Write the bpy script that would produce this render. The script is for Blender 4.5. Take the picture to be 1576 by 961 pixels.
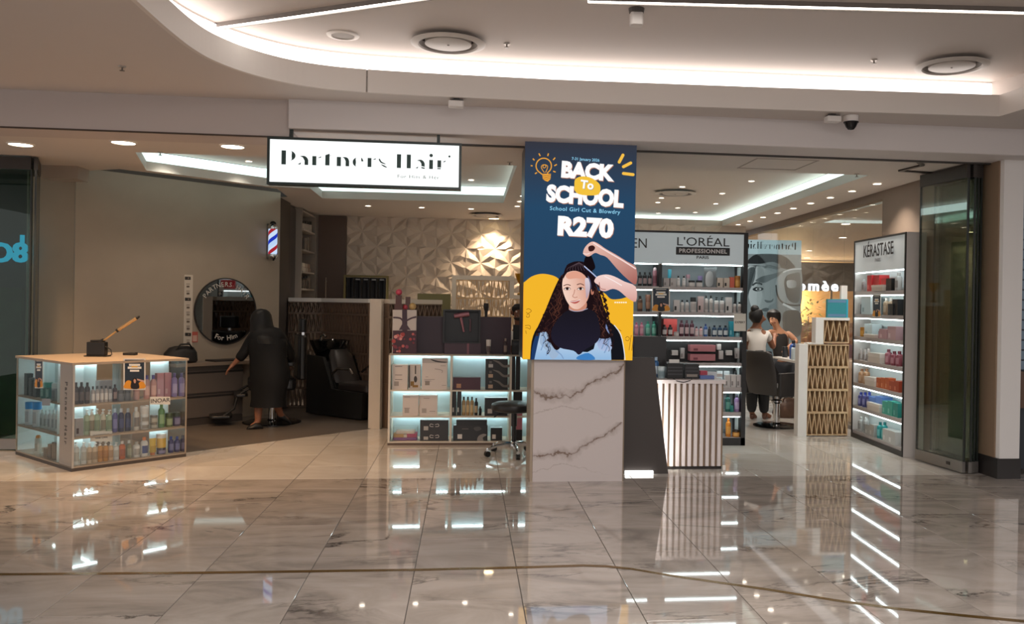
import bpy, math, random
from mathutils import Matrix, Vector
random.seed(7)
for _o in list(bpy.data.objects):
    bpy.data.objects.remove(_o)
SC = bpy.context.scene
COL = SC.collection
PI = math.pi

# ------------------------------------------------------------------ camera
FPX, CX, CY = 1335.453, 870.95, 470.907            # focal length and principal point, pixels of 1576x961
YAW, PITCH, ROLL, EYE = -.1129, -.0033, -.016, 1.5895
CAM_R = Matrix.Rotation(YAW, 3, 'Z') @ Matrix.Rotation(PITCH, 3, 'X') @ Matrix.Rotation(ROLL, 3, 'Y')
cam_data = bpy.data.cameras.new('camera')
cam = bpy.data.objects.new('camera', cam_data)
COL.objects.link(cam)
cam_data.sensor_width = 36.0
cam_data.lens = 36.0 * FPX / 1576.0
cam_data.shift_x = (788 - CX) / 1576.0
cam_data.shift_y = (CY - 480.5) / 1576.0
cam_data.clip_end = 200
cam.matrix_world = Matrix.Translation((0, 0, EYE)) @ (CAM_R @ Matrix.Rotation(PI / 2, 3, 'X')).to_4x4()
SC.camera = cam

# ------------------------------------------------------------------ world, exposure
wd = bpy.data.worlds.new('world')
SC.world = wd
wd.use_nodes = True
wd.node_tree.nodes['Background'].inputs[0].default_value = (1.0, .945, .92, 1)
wd.node_tree.nodes['Background'].inputs[1].default_value = .85
SC.view_settings.view_transform = 'Standard'
SC.view_settings.look = 'None'
SC.view_settings.exposure = 0.0
SC.view_settings.gamma = 1.0
SC.view_settings.use_curve_mapping = False
SC.cycles.use_denoising = True
SC.cycles.sample_clamp_indirect = 4.0
SC.cycles.max_bounces = 8
SC.cycles.transparent_max_bounces = 16

# strengths of the lamps of the place
K_COVE_MALL = 4.0      # glowing cove of the mall ceiling
K_LINE = 9.0           # LED lines in the mall ceiling
K_COVE = 2.8           # coves of the salon ceiling
K_DOWN = 72.0          # watts of one salon downlight
K_DOWNBIG = 150.0
K_SHELF = 11.0          # LED strips in the display units
K_SCREEN = 1.0
K_SIGN = 1.35


def ray(x, y):
    return CAM_R @ Vector(((x - CX) / FPX, 1, -(y - CY) / FPX))


def on(x, y, p, n):
    """point of the plane through p with normal n that the photograph shows at x, y"""
    d = ray(x, y)
    c = Vector((0, 0, EYE))
    n = Vector(n)
    return c + d * ((Vector(p) - c).dot(n) / d.dot(n))


def aty(x, y, Y):
    return on(x, y, (0, Y, 0), (0, 1, 0))


def atx(x, y, X):
    return on(x, y, (X, 0, 0), (1, 0, 0))


def atz(x, y, Z=0.0):
    return on(x, y, (0, 0, Z), (0, 0, 1))


# ------------------------------------------------------------------ materials
def lin(c):
    return tuple((v / 12.92 if v <= .04045 else ((v + .055) / 1.055) ** 2.4) for v in c)


def hx(s):
    s = s.lstrip('#')
    return lin(tuple(int(s[i:i + 2], 16) / 255 for i in (0, 2, 4)))


MATS = {}


def mat(col, rough=.5, metal=0.0, emit=0.0, trans=0.0, alpha=1.0, spec=.5, noise=0.0, nscale=8.0, coat=0.0):
    key = (col, rough, metal, emit, trans, alpha, spec, noise, nscale, coat)
    if key in MATS:
        return MATS[key]
    m = bpy.data.materials.new('paint_' + col.strip('#'))
    m.use_nodes = True
    nt = m.node_tree
    b = nt.nodes['Principled BSDF']
    c = hx(col)
    b.inputs['Base Color'].default_value = (*c, 1)
    b.inputs['Roughness'].default_value = rough
    b.inputs['Metallic'].default_value = metal
    b.inputs['Specular IOR Level'].default_value = spec
    b.inputs['Coat Weight'].default_value = coat
    b.inputs['Transmission Weight'].default_value = trans
    b.inputs['Alpha'].default_value = alpha
    if emit:
        b.inputs['Emission Color'].default_value = (*c, 1)
        b.inputs['Emission Strength'].default_value = emit
    if noise:
        tc = nt.nodes.new('ShaderNodeTexCoord')
        nz = nt.nodes.new('ShaderNodeTexNoise')
        nz.inputs['Scale'].default_value = nscale
        nz.inputs['Detail'].default_value = 6
        nt.links.new(tc.outputs['Object'], nz.inputs['Vector'])
        r = nt.nodes.new('ShaderNodeValToRGB')
        r.color_ramp.elements[0].position = .3
        r.color_ramp.elements[1].position = .7
        r.color_ramp.elements[0].color = (*[v * (1 - noise) for v in c], 1)
        r.color_ramp.elements[1].color = (*[min(1, v * (1 + noise)) for v in c], 1)
        nt.links.new(nz.outputs[0], r.inputs[0])
        nt.links.new(r.outputs[0], b.inputs['Base Color'])
    MATS[key] = m
    return m


def glow(col, s):
    """a surface that gives off light"""
    key = ('glow', col, s)
    if key in MATS:
        return MATS[key]
    m = bpy.data.materials.new('light_' + col.strip('#'))
    m.use_nodes = True
    nt = m.node_tree
    nt.nodes.remove(nt.nodes['Principled BSDF'])
    e = nt.nodes.new('ShaderNodeEmission')
    e.inputs[0].default_value = (*hx(col), 1)
    e.inputs[1].default_value = s
    nt.links.new(e.outputs[0], nt.nodes['Material Output'].inputs[0])
    MATS[key] = m
    return m


def attr_mat(name, emit):
    """colour read from the mesh: printed pictures (emit 0) and the picture of a lit screen"""
    m = bpy.data.materials.new(name)
    m.use_nodes = True
    nt = m.node_tree
    a = nt.nodes.new('ShaderNodeVertexColor')
    a.layer_name = 'Col'
    b = nt.nodes['Principled BSDF']
    if emit:
        nt.nodes.remove(b)
        e = nt.nodes.new('ShaderNodeEmission')
        e.inputs[1].default_value = emit
        nt.links.new(a.outputs[0], e.inputs[0])
        nt.links.new(e.outputs[0], nt.nodes['Material Output'].inputs[0])
    else:
        b.inputs['Roughness'].default_value = .45
        nt.links.new(a.outputs[0], b.inputs['Base Color'])
    return m


def glass_mat(name, tint, trans, refl=.045):
    """thin architectural glass: see-through with a real mirror reflection on top"""
    m = bpy.data.materials.new(name)
    m.use_nodes = True
    nt = m.node_tree
    nt.nodes.remove(nt.nodes['Principled BSDF'])
    t = nt.nodes.new('ShaderNodeBsdfTransparent')
    t.inputs[0].default_value = (*[v * trans for v in tint], 1)
    g = nt.nodes.new('ShaderNodeBsdfGlossy')
    g.inputs['Roughness'].default_value = 0.0
    lw = nt.nodes.new('ShaderNodeLayerWeight')
    lw.inputs[0].default_value = .5
    pw = nt.nodes.new('ShaderNodeMath')
    pw.operation = 'POWER'
    nt.links.new(lw.outputs['Facing'], pw.inputs[0])
    pw.inputs[1].default_value = 5.0
    f = nt.nodes.new('ShaderNodeMath')
    f.operation = 'MULTIPLY_ADD'
    nt.links.new(pw.outputs[0], f.inputs[0])
    f.inputs[1].default_value = .90
    f.inputs[2].default_value = refl
    mx = nt.nodes.new('ShaderNodeMixShader')
    nt.links.new(f.outputs[0], mx.inputs[0])
    nt.links.new(t.outputs[0], mx.inputs[1])
    nt.links.new(g.outputs[0], mx.inputs[2])
    nt.links.new(mx.outputs[0], nt.nodes['Material Output'].inputs[0])
    return m


def marble(name, base, dark, light, vein, scale, rough, veinw, vstr, aniso=(1, 1, 1), coat=0.0):
    m = bpy.data.materials.new(name)
    m.use_nodes = True
    nt = m.node_tree
    L = nt.links.new
    b = nt.nodes['Principled BSDF']
    b.inputs['Roughness'].default_value = rough
    b.inputs['Specular IOR Level'].default_value = .62
    b.inputs['Coat Weight'].default_value = coat
    b.inputs['Coat Roughness'].default_value = .03
    geo = nt.nodes.new('ShaderNodeNewGeometry')
    inf = nt.nodes.new('ShaderNodeObjectInfo')
    mul = nt.nodes.new('ShaderNodeVectorMath')
    mul.operation = 'SCALE'
    L(inf.outputs['Location'], mul.inputs[0])
    mul.inputs['Scale'].default_value = 7.31
    add = nt.nodes.new('ShaderNodeVectorMath')
    L(geo.outputs['Position'], add.inputs[0])
    L(mul.outputs[0], add.inputs[1])
    mp = nt.nodes.new('ShaderNodeMapping')
    mp.inputs['Scale'].default_value = aniso
    mp.inputs['Rotation'].default_value = (0, 0, .5)
    L(add.outputs[0], mp.inputs[0])
    n1 = nt.nodes.new('ShaderNodeTexNoise')
    n1.inputs['Scale'].default_value = scale
    n1.inputs['Detail'].default_value = 7
    n1.inputs['Roughness'].default_value = .6
    n1.inputs['Distortion'].default_value = 1.6
    L(mp.outputs[0], n1.inputs['Vector'])
    r1 = nt.nodes.new('ShaderNodeValToRGB')
    r1.color_ramp.elements[0].position = .3
    r1.color_ramp.elements[0].color = (*hx(dark), 1)
    r1.color_ramp.elements[1].position = .68
    r1.color_ramp.elements[1].color = (*hx(light), 1)
    e = r1.color_ramp.elements.new(.5)
    e.color = (*hx(base), 1)
    L(n1.outputs[0], r1.inputs[0])
    n2 = nt.nodes.new('ShaderNodeTexNoise')
    n2.inputs['Scale'].default_value = scale * .55
    n2.inputs['Detail'].default_value = 9
    n2.inputs['Roughness'].default_value = .62
    n2.inputs['Distortion'].default_value = 2.4
    L(mp.outputs[0], n2.inputs['Vector'])
    s = nt.nodes.new('ShaderNodeMath')
    s.operation = 'SUBTRACT'
    L(n2.outputs[0], s.inputs[0])
    s.inputs[1].default_value = .5
    ab = nt.nodes.new('ShaderNodeMath')
    ab.operation = 'ABSOLUTE'
    L(s.outputs[0], ab.inputs[0])
    rv = nt.nodes.new('ShaderNodeValToRGB')
    rv.color_ramp.elements[0].position = 0
    rv.color_ramp.elements[0].color = (1, 1, 1, 1)
    rv.color_ramp.elements[1].position = veinw
    rv.color_ramp.elements[1].color = (0, 0, 0, 1)
    L(ab.outputs[0], rv.inputs[0])
    n3 = nt.nodes.new('ShaderNodeTexNoise')
    n3.inputs['Scale'].default_value = scale * .8
    L(mp.outputs[0], n3.inputs['Vector'])
    r3 = nt.nodes.new('ShaderNodeValToRGB')
    r3.color_ramp.elements[0].position = .5
    r3.color_ramp.elements[1].position = .66
    L(n3.outputs[0], r3.inputs[0])
    mm = nt.nodes.new('ShaderNodeMath')
    mm.operation = 'MULTIPLY'
    L(rv.outputs[0], mm.inputs[0])
    L(r3.outputs[0], mm.inputs[1])
    m2 = nt.nodes.new('ShaderNodeMath')
    m2.operation = 'MULTIPLY'
    L(mm.outputs[0], m2.inputs[0])
    m2.inputs[1].default_value = vstr
    mix = nt.nodes.new('ShaderNodeMix')
    mix.data_type = 'RGBA'
    L(m2.outputs[0], mix.inputs[0])
    L(r1.outputs[0], mix.inputs[6])
    mix.inputs[7].default_value = (*hx(vein), 1)
    L(mix.outputs[2], b.inputs['Base Color'])
    return m


# ------------------------------------------------------------------ mesh builder
class MB:
    def __init__(self, M=None):
        self.v = []
        self.f = []
        self.M = M

    def add(self, vs, fs):
        n = len(self.v)
        for p in vs:
            p = Vector(p)
            self.v.append(self.M @ p if self.M else p)
        self.f += [tuple(i + n for i in f) for f in fs]
        return self

    def box(self, x0, x1, y0, y1, z0, z1, ch=0.0):
        x0, x1 = min(x0, x1), max(x0, x1)
        y0, y1 = min(y0, y1), max(y0, y1)
        z0, z1 = min(z0, z1), max(z0, z1)
        if ch:                                   # vertical edges chamfered
            p = [(x0 + ch, y0), (x1 - ch, y0), (x1, y0 + ch), (x1, y1 - ch), (x1 - ch, y1), (x0 + ch, y1), (x0, y1 - ch), (x0, y0 + ch)]
            return self.prism(p, z0, z1)
        vs = [(x0, y0, z0), (x1, y0, z0), (x1, y1, z0), (x0, y1, z0), (x0, y0, z1), (x1, y0, z1), (x1, y1, z1), (x0, y1, z1)]
        return self.add(vs, [(0, 3, 2, 1), (4, 5, 6, 7), (0, 1, 5, 4), (1, 2, 6, 5), (2, 3, 7, 6), (3, 0, 4, 7)])

    def prism(self, poly, z0, z1):
        n = len(poly)
        a = sum(poly[i][0] * poly[(i + 1) % n][1] - poly[(i + 1) % n][0] * poly[i][1] for i in range(n))
        if a < 0:
            poly = poly[::-1]
        vs = [(x, y, z0) for x, y in poly] + [(x, y, z1) for x, y in poly]
        fs = [tuple(range(n - 1, -1, -1)), tuple(range(n, 2 * n))]
        fs += [(i, (i + 1) % n, n + (i + 1) % n, n + i) for i in range(n)]
        return self.add(vs, fs)

    def prismY(self, poly, y0, y1):
        """poly in x, z; extruded from y0 to y1"""
        n = len(poly)
        a = sum(poly[i][0] * poly[(i + 1) % n][1] - poly[(i + 1) % n][0] * poly[i][1] for i in range(n))
        if a < 0:
            poly = poly[::-1]
        vs = [(x, y0, z) for x, z in poly] + [(x, y1, z) for x, z in poly]
        fs = [tuple(range(n)), tuple(range(2 * n - 1, n - 1, -1))]
        fs += [(i, n + i, n + (i + 1) % n, (i + 1) % n) for i in range(n)]
        return self.add(vs, fs)

    def lathe(self, prof, seg=12, c=(0, 0), sy=1.0, cap=True):
        vs, fs = [], []
        for r, z in prof:
            for k in range(seg):
                a = 2 * PI * k / seg
                vs.append((c[0] + r * math.cos(a), c[1] + r * math.sin(a) * sy, z))
        for i in range(len(prof) - 1):
            for k in range(seg):
                k2 = (k + 1) % seg
                fs.append((i * seg + k, i * seg + k2, (i + 1) * seg + k2, (i + 1) * seg + k))
        if cap:
            fs.append(tuple(range(seg - 1, -1, -1)))
            fs.append(tuple(range((len(prof) - 1) * seg, len(prof) * seg)))
        return self.add(vs, fs)

    def loft(self, rings, seg=20):
        """rings: (cx, cy, z, rx, ry[, tilt])"""
        vs, fs = [], []
        for rg in rings:
            cx, cy, z, rx, ry = rg[:5]
            tl = rg[5] if len(rg) > 5 else 0.0
            for k in range(seg):
                a = 2 * PI * k / seg
                dx, dy = rx * math.cos(a), ry * math.sin(a)
                vs.append((cx + dx, cy + dy, z + tl * dy))
        for i in range(len(rings) - 1):
            for k in range(seg):
                k2 = (k + 1) % seg
                fs.append((i * seg + k, i * seg + k2, (i + 1) * seg + k2, (i + 1) * seg + k))
        fs.append(tuple(range(seg - 1, -1, -1)))
        fs.append(tuple(range((len(rings) - 1) * seg, len(rings) * seg)))
        return self.add(vs, fs)

    def tube(self, pts, r, seg=8, r2=None):
        pts = [Vector(p) for p in pts]
        vs, fs = [], []
        n = len(pts)
        up = None
        for i, p in enumerate(pts):
            d = (pts[min(i + 1, n - 1)] - pts[max(i - 1, 0)]).normalized()
            if up is None:
                up = Vector((0, 0, 1)) if abs(d.z) < .9 else Vector((1, 0, 0))
            a = d.cross(up).normalized()
            b = a.cross(d).normalized()
            up = b
            rr = r if r2 is None else r + (r2 - r) * i / (n - 1)
            for k in range(seg):
                t = 2 * PI * k / seg
                vs.append(p + a * (rr * math.cos(t)) + b * (rr * math.sin(t)))
        for i in range(n - 1):
            for k in range(seg):
                k2 = (k + 1) % seg
                fs.append((i * seg + k, (i + 1) * seg + k, (i + 1) * seg + k2, i * seg + k2))
        fs.append(tuple(range(seg)))
        fs.append(tuple(range(n * seg - 1, (n - 1) * seg - 1, -1)))
        return self.add(vs, fs)

    def ball(self, c, r, seg=12, rings=8, sz=1.0):
        prof = []
        for i in range(rings + 1):
            a = -PI / 2 + PI * i / rings
            prof.append((max(1e-4, r * math.cos(a)), c[2] + r * sz * math.sin(a)))
        return self.lathe(prof, seg, (c[0], c[1]))


INV = {}


def mesh_of(name, mb, m, smooth=False, off=(0, 0, 0)):
    me = bpy.data.meshes.new(name)
    off = Vector(off)
    me.from_pydata([v - off for v in mb.v], [], mb.f)
    me.update()
    if m:
        me.materials.append(m)
    if smooth:
        me.polygons.foreach_set('use_smooth', [True] * len(me.polygons))
    return me


def obj(name, mb, m, parent=None, smooth=False, bevel=0.0, local=False):
    """one mesh object; coordinates of the builder are world coordinates unless local"""
    if parent is None and not local:
        xs = [v.x for v in mb.v]
        ys = [v.y for v in mb.v]
        zs = [v.z for v in mb.v]
        off = Vector(((min(xs) + max(xs)) / 2, (min(ys) + max(ys)) / 2, min(zs)))
    elif parent is not None and not local:
        xs = [v.x for v in mb.v]
        ys = [v.y for v in mb.v]
        zs = [v.z for v in mb.v]
        off = Vector(((min(xs) + max(xs)) / 2, (min(ys) + max(ys)) / 2, (min(zs) + max(zs)) / 2))
    else:
        off = Vector((0, 0, 0))
    o = bpy.data.objects.new(name, mesh_of(name, mb, m, smooth, off))
    COL.objects.link(o)
    o.location = off
    INV[o] = Matrix.Translation(-off)
    if parent is not None:
        o.parent = parent
        if not local:
            o.matrix_parent_inverse = INV[parent]
            INV[o] = Matrix.Translation(-off)
    if bevel:
        bv = o.modifiers.new('bevel', 'BEVEL')
        bv.width = bevel
        bv.segments = 2
        bv.limit_method = 'ANGLE'
    if smooth:
        try:
            o.data.set_sharp_from_angle(angle=math.radians(40))
        except Exception:
            pass
    return o


def tag(o, label=None, cat=None, group=None, kind=None):
    if label:
        o['label'] = label
    if cat:
        o['category'] = cat
    if group:
        o['group'] = group
    if kind:
        o['kind'] = kind
    return o


def thing(name, label, cat, loc=(0, 0, 0), group=None, rz=0.0):
    o = bpy.data.objects.new(name, None)
    o.empty_display_size = .1
    COL.objects.link(o)
    o.location = loc
    o.rotation_euler = (0, 0, rz)
    INV[o] = Matrix.Translation(-Vector(loc))
    return tag(o, label, cat, group)


def struct(name, mb, m, parent=None, smooth=False, bevel=0.0):
    o = obj(name, mb, m, parent, smooth, bevel)
    if parent is None:
        o['kind'] = 'structure'
    return o


def dup(root, loc, rz=0.0, scale=None, parent=None):
    r = root.copy()
    COL.objects.link(r)
    r.location = loc
    r.rotation_euler = (0, 0, rz)
    if scale:
        r.scale = scale
    if parent is not None:
        r.parent = parent
        r.matrix_parent_inverse = INV[parent]
    for ch in list(root.children):
        c = ch.copy()
        COL.objects.link(c)
        c.parent = r
        for g in list(ch.children):
            d = g.copy()
            COL.objects.link(d)
            d.parent = c
    return r


def text(name, s, size, loc, m, parent, rz=0.0, rx=PI / 2, align='CENTER', sx=1.0, bold=0.0, ext=.001, space=1.0, ry=0.0, mirror=False, fitw=None):
    cu = bpy.data.curves.new(name, 'FONT')
    cu.body = s
    cu.size = size
    cu.align_x = align
    cu.align_y = 'CENTER'
    cu.extrude = ext
    cu.offset = bold
    cu.space_character = space
    cu.resolution_u = 3
    cu.materials.append(m)
    tmp = bpy.data.objects.new(name, cu)
    me = bpy.data.meshes.new_from_object(tmp)
    bpy.data.objects.remove(tmp)
    bpy.data.curves.remove(cu)
    if not me.materials:
        me.materials.append(m)
    if fitw:
        xs_ = [v.co.x for v in me.vertices]
        sx = fitw / (max(xs_) - min(xs_))
    o = bpy.data.objects.new(name, me)
    COL.objects.link(o)
    o.location = loc
    o.rotation_euler = (rx, ry, rz)
    o.scale = (-sx if mirror else sx, 1, 1)
    if parent is not None:
        o.parent = parent
        o.matrix_parent_inverse = INV[parent]
    return o


def lamp(name, typ, energy, loc, parent=None, size=.1, col=(1, .9, .8), rot=(0, 0, 0), spot=1.6, blend=.6):
    d = bpy.data.lights.new(name, typ)
    d.energy = energy
    d.color = col
    if typ == 'SPOT':
        d.spot_size = spot
        d.spot_blend = blend
        d.shadow_soft_size = size
    elif typ == 'AREA':
        d.size = size
    else:
        d.shadow_soft_size = size
    o = bpy.data.objects.new(name, d)
    COL.objects.link(o)
    o.location = loc
    o.rotation_euler = rot
    if parent is not None:
        o.parent = parent
        o.matrix_parent_inverse = INV[parent]
    return o


def smooth_poly(pts, n=4, closed=True):
    """Catmull-Rom through the points"""
    out = []
    m = len(pts)
    rng = range(m) if closed else range(m - 1)
    for i in rng:
        g = lambda k: Vector(pts[k % m] if closed else pts[min(max(k, 0), m - 1)])
        p0, p1, p2, p3 = g(i - 1), g(i), g(i + 1), g(i + 2)
        for k in range(n):
            t = k / n
            out.append(tuple(.5 * ((2 * p1) + (p2 - p0) * t + (2 * p0 - 5 * p1 + 4 * p2 - p3) * t * t + (3 * p1 - p0 - 3 * p2 + p3) * t ** 3)))
    if not closed:
        out.append(tuple(pts[-1]))
    return out


class Canvas:
    """a flat picture (print or screen): coloured shapes laid on a plane, each a hair in front of the last"""

    def __init__(self, place, out, step=.0004):
        self.place = place
        self.out = Vector(out)
        self.step = step
        self.k = 0
        self.v, self.f, self.c = [], [], []

    def poly(self, pts, col, col2=None, sm=0, grad=(0, 1)):
        """col2: colour at the far end of direction grad (printed gradient)"""
        if sm:
            pts = smooth_poly(pts, sm)
        n = len(self.v)
        self.k += 1
        off = self.out * (self.step * self.k)
        pr = [p[0] * grad[0] + p[1] * grad[1] for p in pts]
        lo, hi = min(pr), max(pr)
        c1 = hx(col)
        c2 = hx(col2) if col2 else c1
        cs = []
        for p, t in zip(pts, pr):
            self.v.append(self.place(*p) + off)
            w = (t - lo) / (hi - lo) if hi > lo else 0
            cs.append(tuple(a + (b - a) * w for a, b in zip(c1, c2)))
        self.f.append(tuple(range(n, n + len(pts))))
        self.c.append(cs)

    def line(self, pts, w, col, sm=0, w2=None):
        if sm:
            pts = smooth_poly(pts, sm, closed=False)
        L, R = [], []
        n = len(pts)
        for i, p in enumerate(pts):
            a, b = pts[max(i - 1, 0)], pts[min(i + 1, n - 1)]
            d = Vector((b[0] - a[0], b[1] - a[1]))
            d = d.normalized() if d.length else Vector((1, 0))
            ww = w if w2 is None else w + (w2 - w) * i / (n - 1)
            L.append((p[0] - d.y * ww / 2, p[1] + d.x * ww / 2))
            R.append((p[0] + d.y * ww / 2, p[1] - d.x * ww / 2))
        self.poly(L + R[::-1], col)

    def disc(self, x, y, r, col, ry=None, seg=18):
        ry = ry or r
        self.poly([(x + r * math.cos(2 * PI * k / seg), y + ry * math.sin(2 * PI * k / seg)) for k in range(seg)], col)

    def build(self, name, m, parent):
        mb = MB()
        mb.v, mb.f = self.v, self.f
        o = obj(name, mb, m, parent)
        at = o.data.color_attributes.new('Col', 'FLOAT_COLOR', 'CORNER')
        k = 0
        flat = [c for cs in self.c for c in cs]
        for i, lp in enumerate(o.data.loops):
            c = flat[lp.vertex_index]
            at.data[i].color = (*c, 1)
        return o


PRINT = attr_mat('printed_picture', 0)
SCREEN = attr_mat('screen_picture', K_SCREEN)
LIGHTBOX = attr_mat('lightbox_picture', .8)
GLASS = glass_mat('clear_glass', (.985, 1.0, .995), .99)
GLASS_GREEN = glass_mat('green_edge_glass', (.86, .93, .88), .90, .11)
GLASS_TEAL = glass_mat('teal_glass', (.62, .80, .74), .80)
WHITE = mat('#e9e4de', .45)
OFFWHITE = mat('#d8d0c8', .5)
BLACK = mat('#121212', .4)
MATTBLACK = mat('#1b1a1a', .6)
CHROME = mat('#c9c9c9', .12, 1.0)
GREYMETAL = mat('#8d8a86', .3, .9)
ORD = ['first', 'second', 'third', 'fourth', 'fifth', 'sixth', 'seventh', 'eighth', 'ninth', 'tenth', 'eleventh', 'twelfth', 'thirteenth', 'fourteenth']
NUM = ['no', 'one', 'two', 'three', 'four', 'five', 'six', 'seven', 'eight', 'nine', 'ten', 'eleven', 'twelve', 'thirteen', 'fourteen']
import bmesh


def hole_face(outer, holes, z):
    """flat face with holes, as a builder"""
    bm = bmesh.new()
    edges = []
    for ring in [outer] + holes:
        vs = [bm.verts.new((x, y, z)) for x, y in ring]
        edges += [bm.edges.new((vs[i], vs[(i + 1) % len(vs)])) for i in range(len(vs))]
    bmesh.ops.triangle_fill(bm, use_beauty=True, use_dissolve=False, edges=edges)
    bm.verts.index_update()
    mb = MB()
    mb.add([v.co.copy() for v in bm.verts], [tuple(v.index for v in f.verts) for f in bm.faces])
    bm.free()
    return mb


def offset(poly, d):
    """outward offset of a closed polygon"""
    n = len(poly)
    area = sum(poly[i][0] * poly[(i + 1) % n][1] - poly[(i + 1) % n][0] * poly[i][1] for i in range(n))
    s = 1 if area > 0 else -1
    out = []
    for i in range(n):
        a, b, c = Vector(poly[i - 1]), Vector(poly[i]), Vector(poly[(i + 1) % n])
        d1, d2 = (b - a).normalized(), (c - b).normalized()
        n1, n2 = Vector((d1.y, -d1.x)) * s, Vector((d2.y, -d2.x)) * s
        m = (n1 + n2)
        m = m / max(.3, m.dot(n1))
        out.append(tuple(b + m * d))
    return out


def band(mb, ring, z0, z1, closed=True):
    n = len(ring)
    for i in range(n if closed else n - 1):
        a, b = ring[i], ring[(i + 1) % n]
        mb.add([(*a, z0), (*b, z0), (*b, z1), (*a, z1)], [(0, 1, 2, 3)])
    return mb


def annulus(mb, r1, r2, z, closed=True):
    n = len(r1)
    for i in range(n if closed else n - 1):
        j = (i + 1) % n
        mb.add([(*r1[i], z), (*r1[j], z), (*r2[j], z), (*r2[i], z)], [(0, 1, 2, 3)])
    return mb


CEIL = mat('#d2c9c1', .6)
MALLCEIL = mat('#cdc4be', .6)
LIP = mat('#ddd6d0', .55)

# ------------------------------------------------------------------ floors
GROUT = mat('#4f4943', .7)
M_MALL = marble('mall_marble', '#aaa097', '#8b827b', '#b9afa7', '#33302e', 1.5, .035, .028, .9, (.6, 1.5, 1), coat=.25)
M_SHOP = marble('salon_marble', '#cdc6be', '#c3bbb1', '#d8d2cb', '#7d6654', .9, .045, .012, .55, (1, 1, 1), coat=.25)
floor = struct('floor', MB().box(-9, 16, -6, 27, -.06, -.004), GROUT)
TILE_X0 = -1.4859
joint = {4: atz(898, 782.2).y, 3: atz(850, 883).y, 2: atz(716, 924).y, 1: atz(600, 857).y, 0: atz(425, 892.6).y, 5: atz(1090, 825).y, 6: atz(1200, 801.5).y, 7: atz(1380, 848).y}
THR = 7.85
tile_mesh = {}


def tile(kx, y0, y1, m):
    key = (round(y1 - y0, 3), m.name)
    w, g = .6, .0022
    if key not in tile_mesh:
        mb = MB()
        L = y1 - y0
        c = .0012
        vs = []
        for (e, z) in ((g, -.004), (g, -c), (g + c, 0)):
            vs += [(-w / 2 + e, -L / 2 + e, z), (w / 2 - e, -L / 2 + e, z), (w / 2 - e, L / 2 - e, z), (-w / 2 + e, L / 2 - e, z)]
        fs = [(8, 9, 10, 11)]
        for b in (0, 4):
            fs += [(b + i, b + (i + 1) % 4, b + 4 + (i + 1) % 4, b + 4 + i) for i in range(4)]
        mb.add(vs, fs)
        tile_mesh[key] = mesh_of('tile', mb, m)
    o = bpy.data.objects.new('tile', tile_mesh[key])
    COL.objects.link(o)
    o.location = (TILE_X0 + .6 * kx + .3, (y0 + y1) / 2, 0)
    o.parent = floor
    o.matrix_parent_inverse = INV[floor]


for kx in range(-6, 12):
    y = joint.get(kx, 5.0 + ((kx * .47) % 1.2))
    while y > 2.2:
        y -= 1.2
    while y < THR - .01:
        tile(kx, y, min(y + 1.2, THR), M_MALL)
        y += 1.2
for kx in range(-6, 11):
    y = THR
    k = 0
    while y < 15.2:
        step = 1.2 if (k or kx % 2) else .6
        tile(kx, y, y + step, M_SHOP)
        y += step
        k += 1
# dark vinyl of the barber corner
struct('floor_vinyl', MB().prism([(-3.38, 8.67), (-1.12, 10.93), (-1.37, 12.37), (-2.1, 13.12), (-2.75, 13.12), (-2.62, 12.28), (-4.45, 10.45), (-4.5, 9.5)], -.003, .004), mat('#5f5750', .35, noise=.08, nscale=3))
# brass line let into the mall floor
gp = [(-5.5, 5.4), (-4.0, 5.31), (-2.6, 5.235), (-1.53, 5.195), (-.28, 5.175), (.4, 5.185), (.72, 5.2), (.86, 5.175), (1.0, 5.115), (1.23, 4.96), (1.69, 4.70), (2.02, 4.49), (2.28, 4.35), (2.63, 4.21), (2.85, 4.13), (3.6, 3.9), (5, 3.6)]
gm = MB()
for i in range(len(gp) - 1):
    (xa, ya), (xb, yb) = gp[i], gp[i + 1]
    gm.add([(xa, ya - .022, .0012), (xb, yb - .022, .0012), (xb, yb + .022, .0012), (xa, ya + .022, .0012)], [(0, 1, 2, 3)])
struct('floor_inlay', gm, mat('#8a6a35', .25, .75))

# ------------------------------------------------------------------ mall ceiling: flat soffit, curved lip, glowing cove, raised field
lip = [(-1.86, -6), (-1.86, 2), (-1.855, 4.6), (-1.86, 5.3), (-1.855, 5.67), (-1.835, 6.0), (-1.775, 6.29), (-1.625, 6.59), (-1.40, 6.83), (-1.139, 6.965), (-.827, 7.03), (-.4, 7.06), (.67, 7.085), (2.455, 7.03), (4.47, 6.93), (4.52, 6.4), (4.6, -6)]
ZC, ZL, ZU = 3.24, 3.42, 3.585
lips = smooth_poly(lip[2:12], 5, closed=False)
lips = lip[:2] + lips + lip[12:]
outer = [(-9, -6), (-9, 7.46), (-1.5, 7.46), (-1.5, 7.42), (9, 7.42), (9, -6)]
struct('ceiling', hole_face(outer[:5] + [(9, -6), (4.6, -6)] + lips[::-1][1:-1] + [(-1.86, -6)], [], ZC), MALLCEIL)
cut = min(range(len(lips)), key=lambda i: (lips[i][0] + .83) ** 2 + (lips[i][1] - 7.03) ** 2)
gapA = lips[cut]
gapB = (gapA[0] + .012, gapA[1] + .001)
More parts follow.
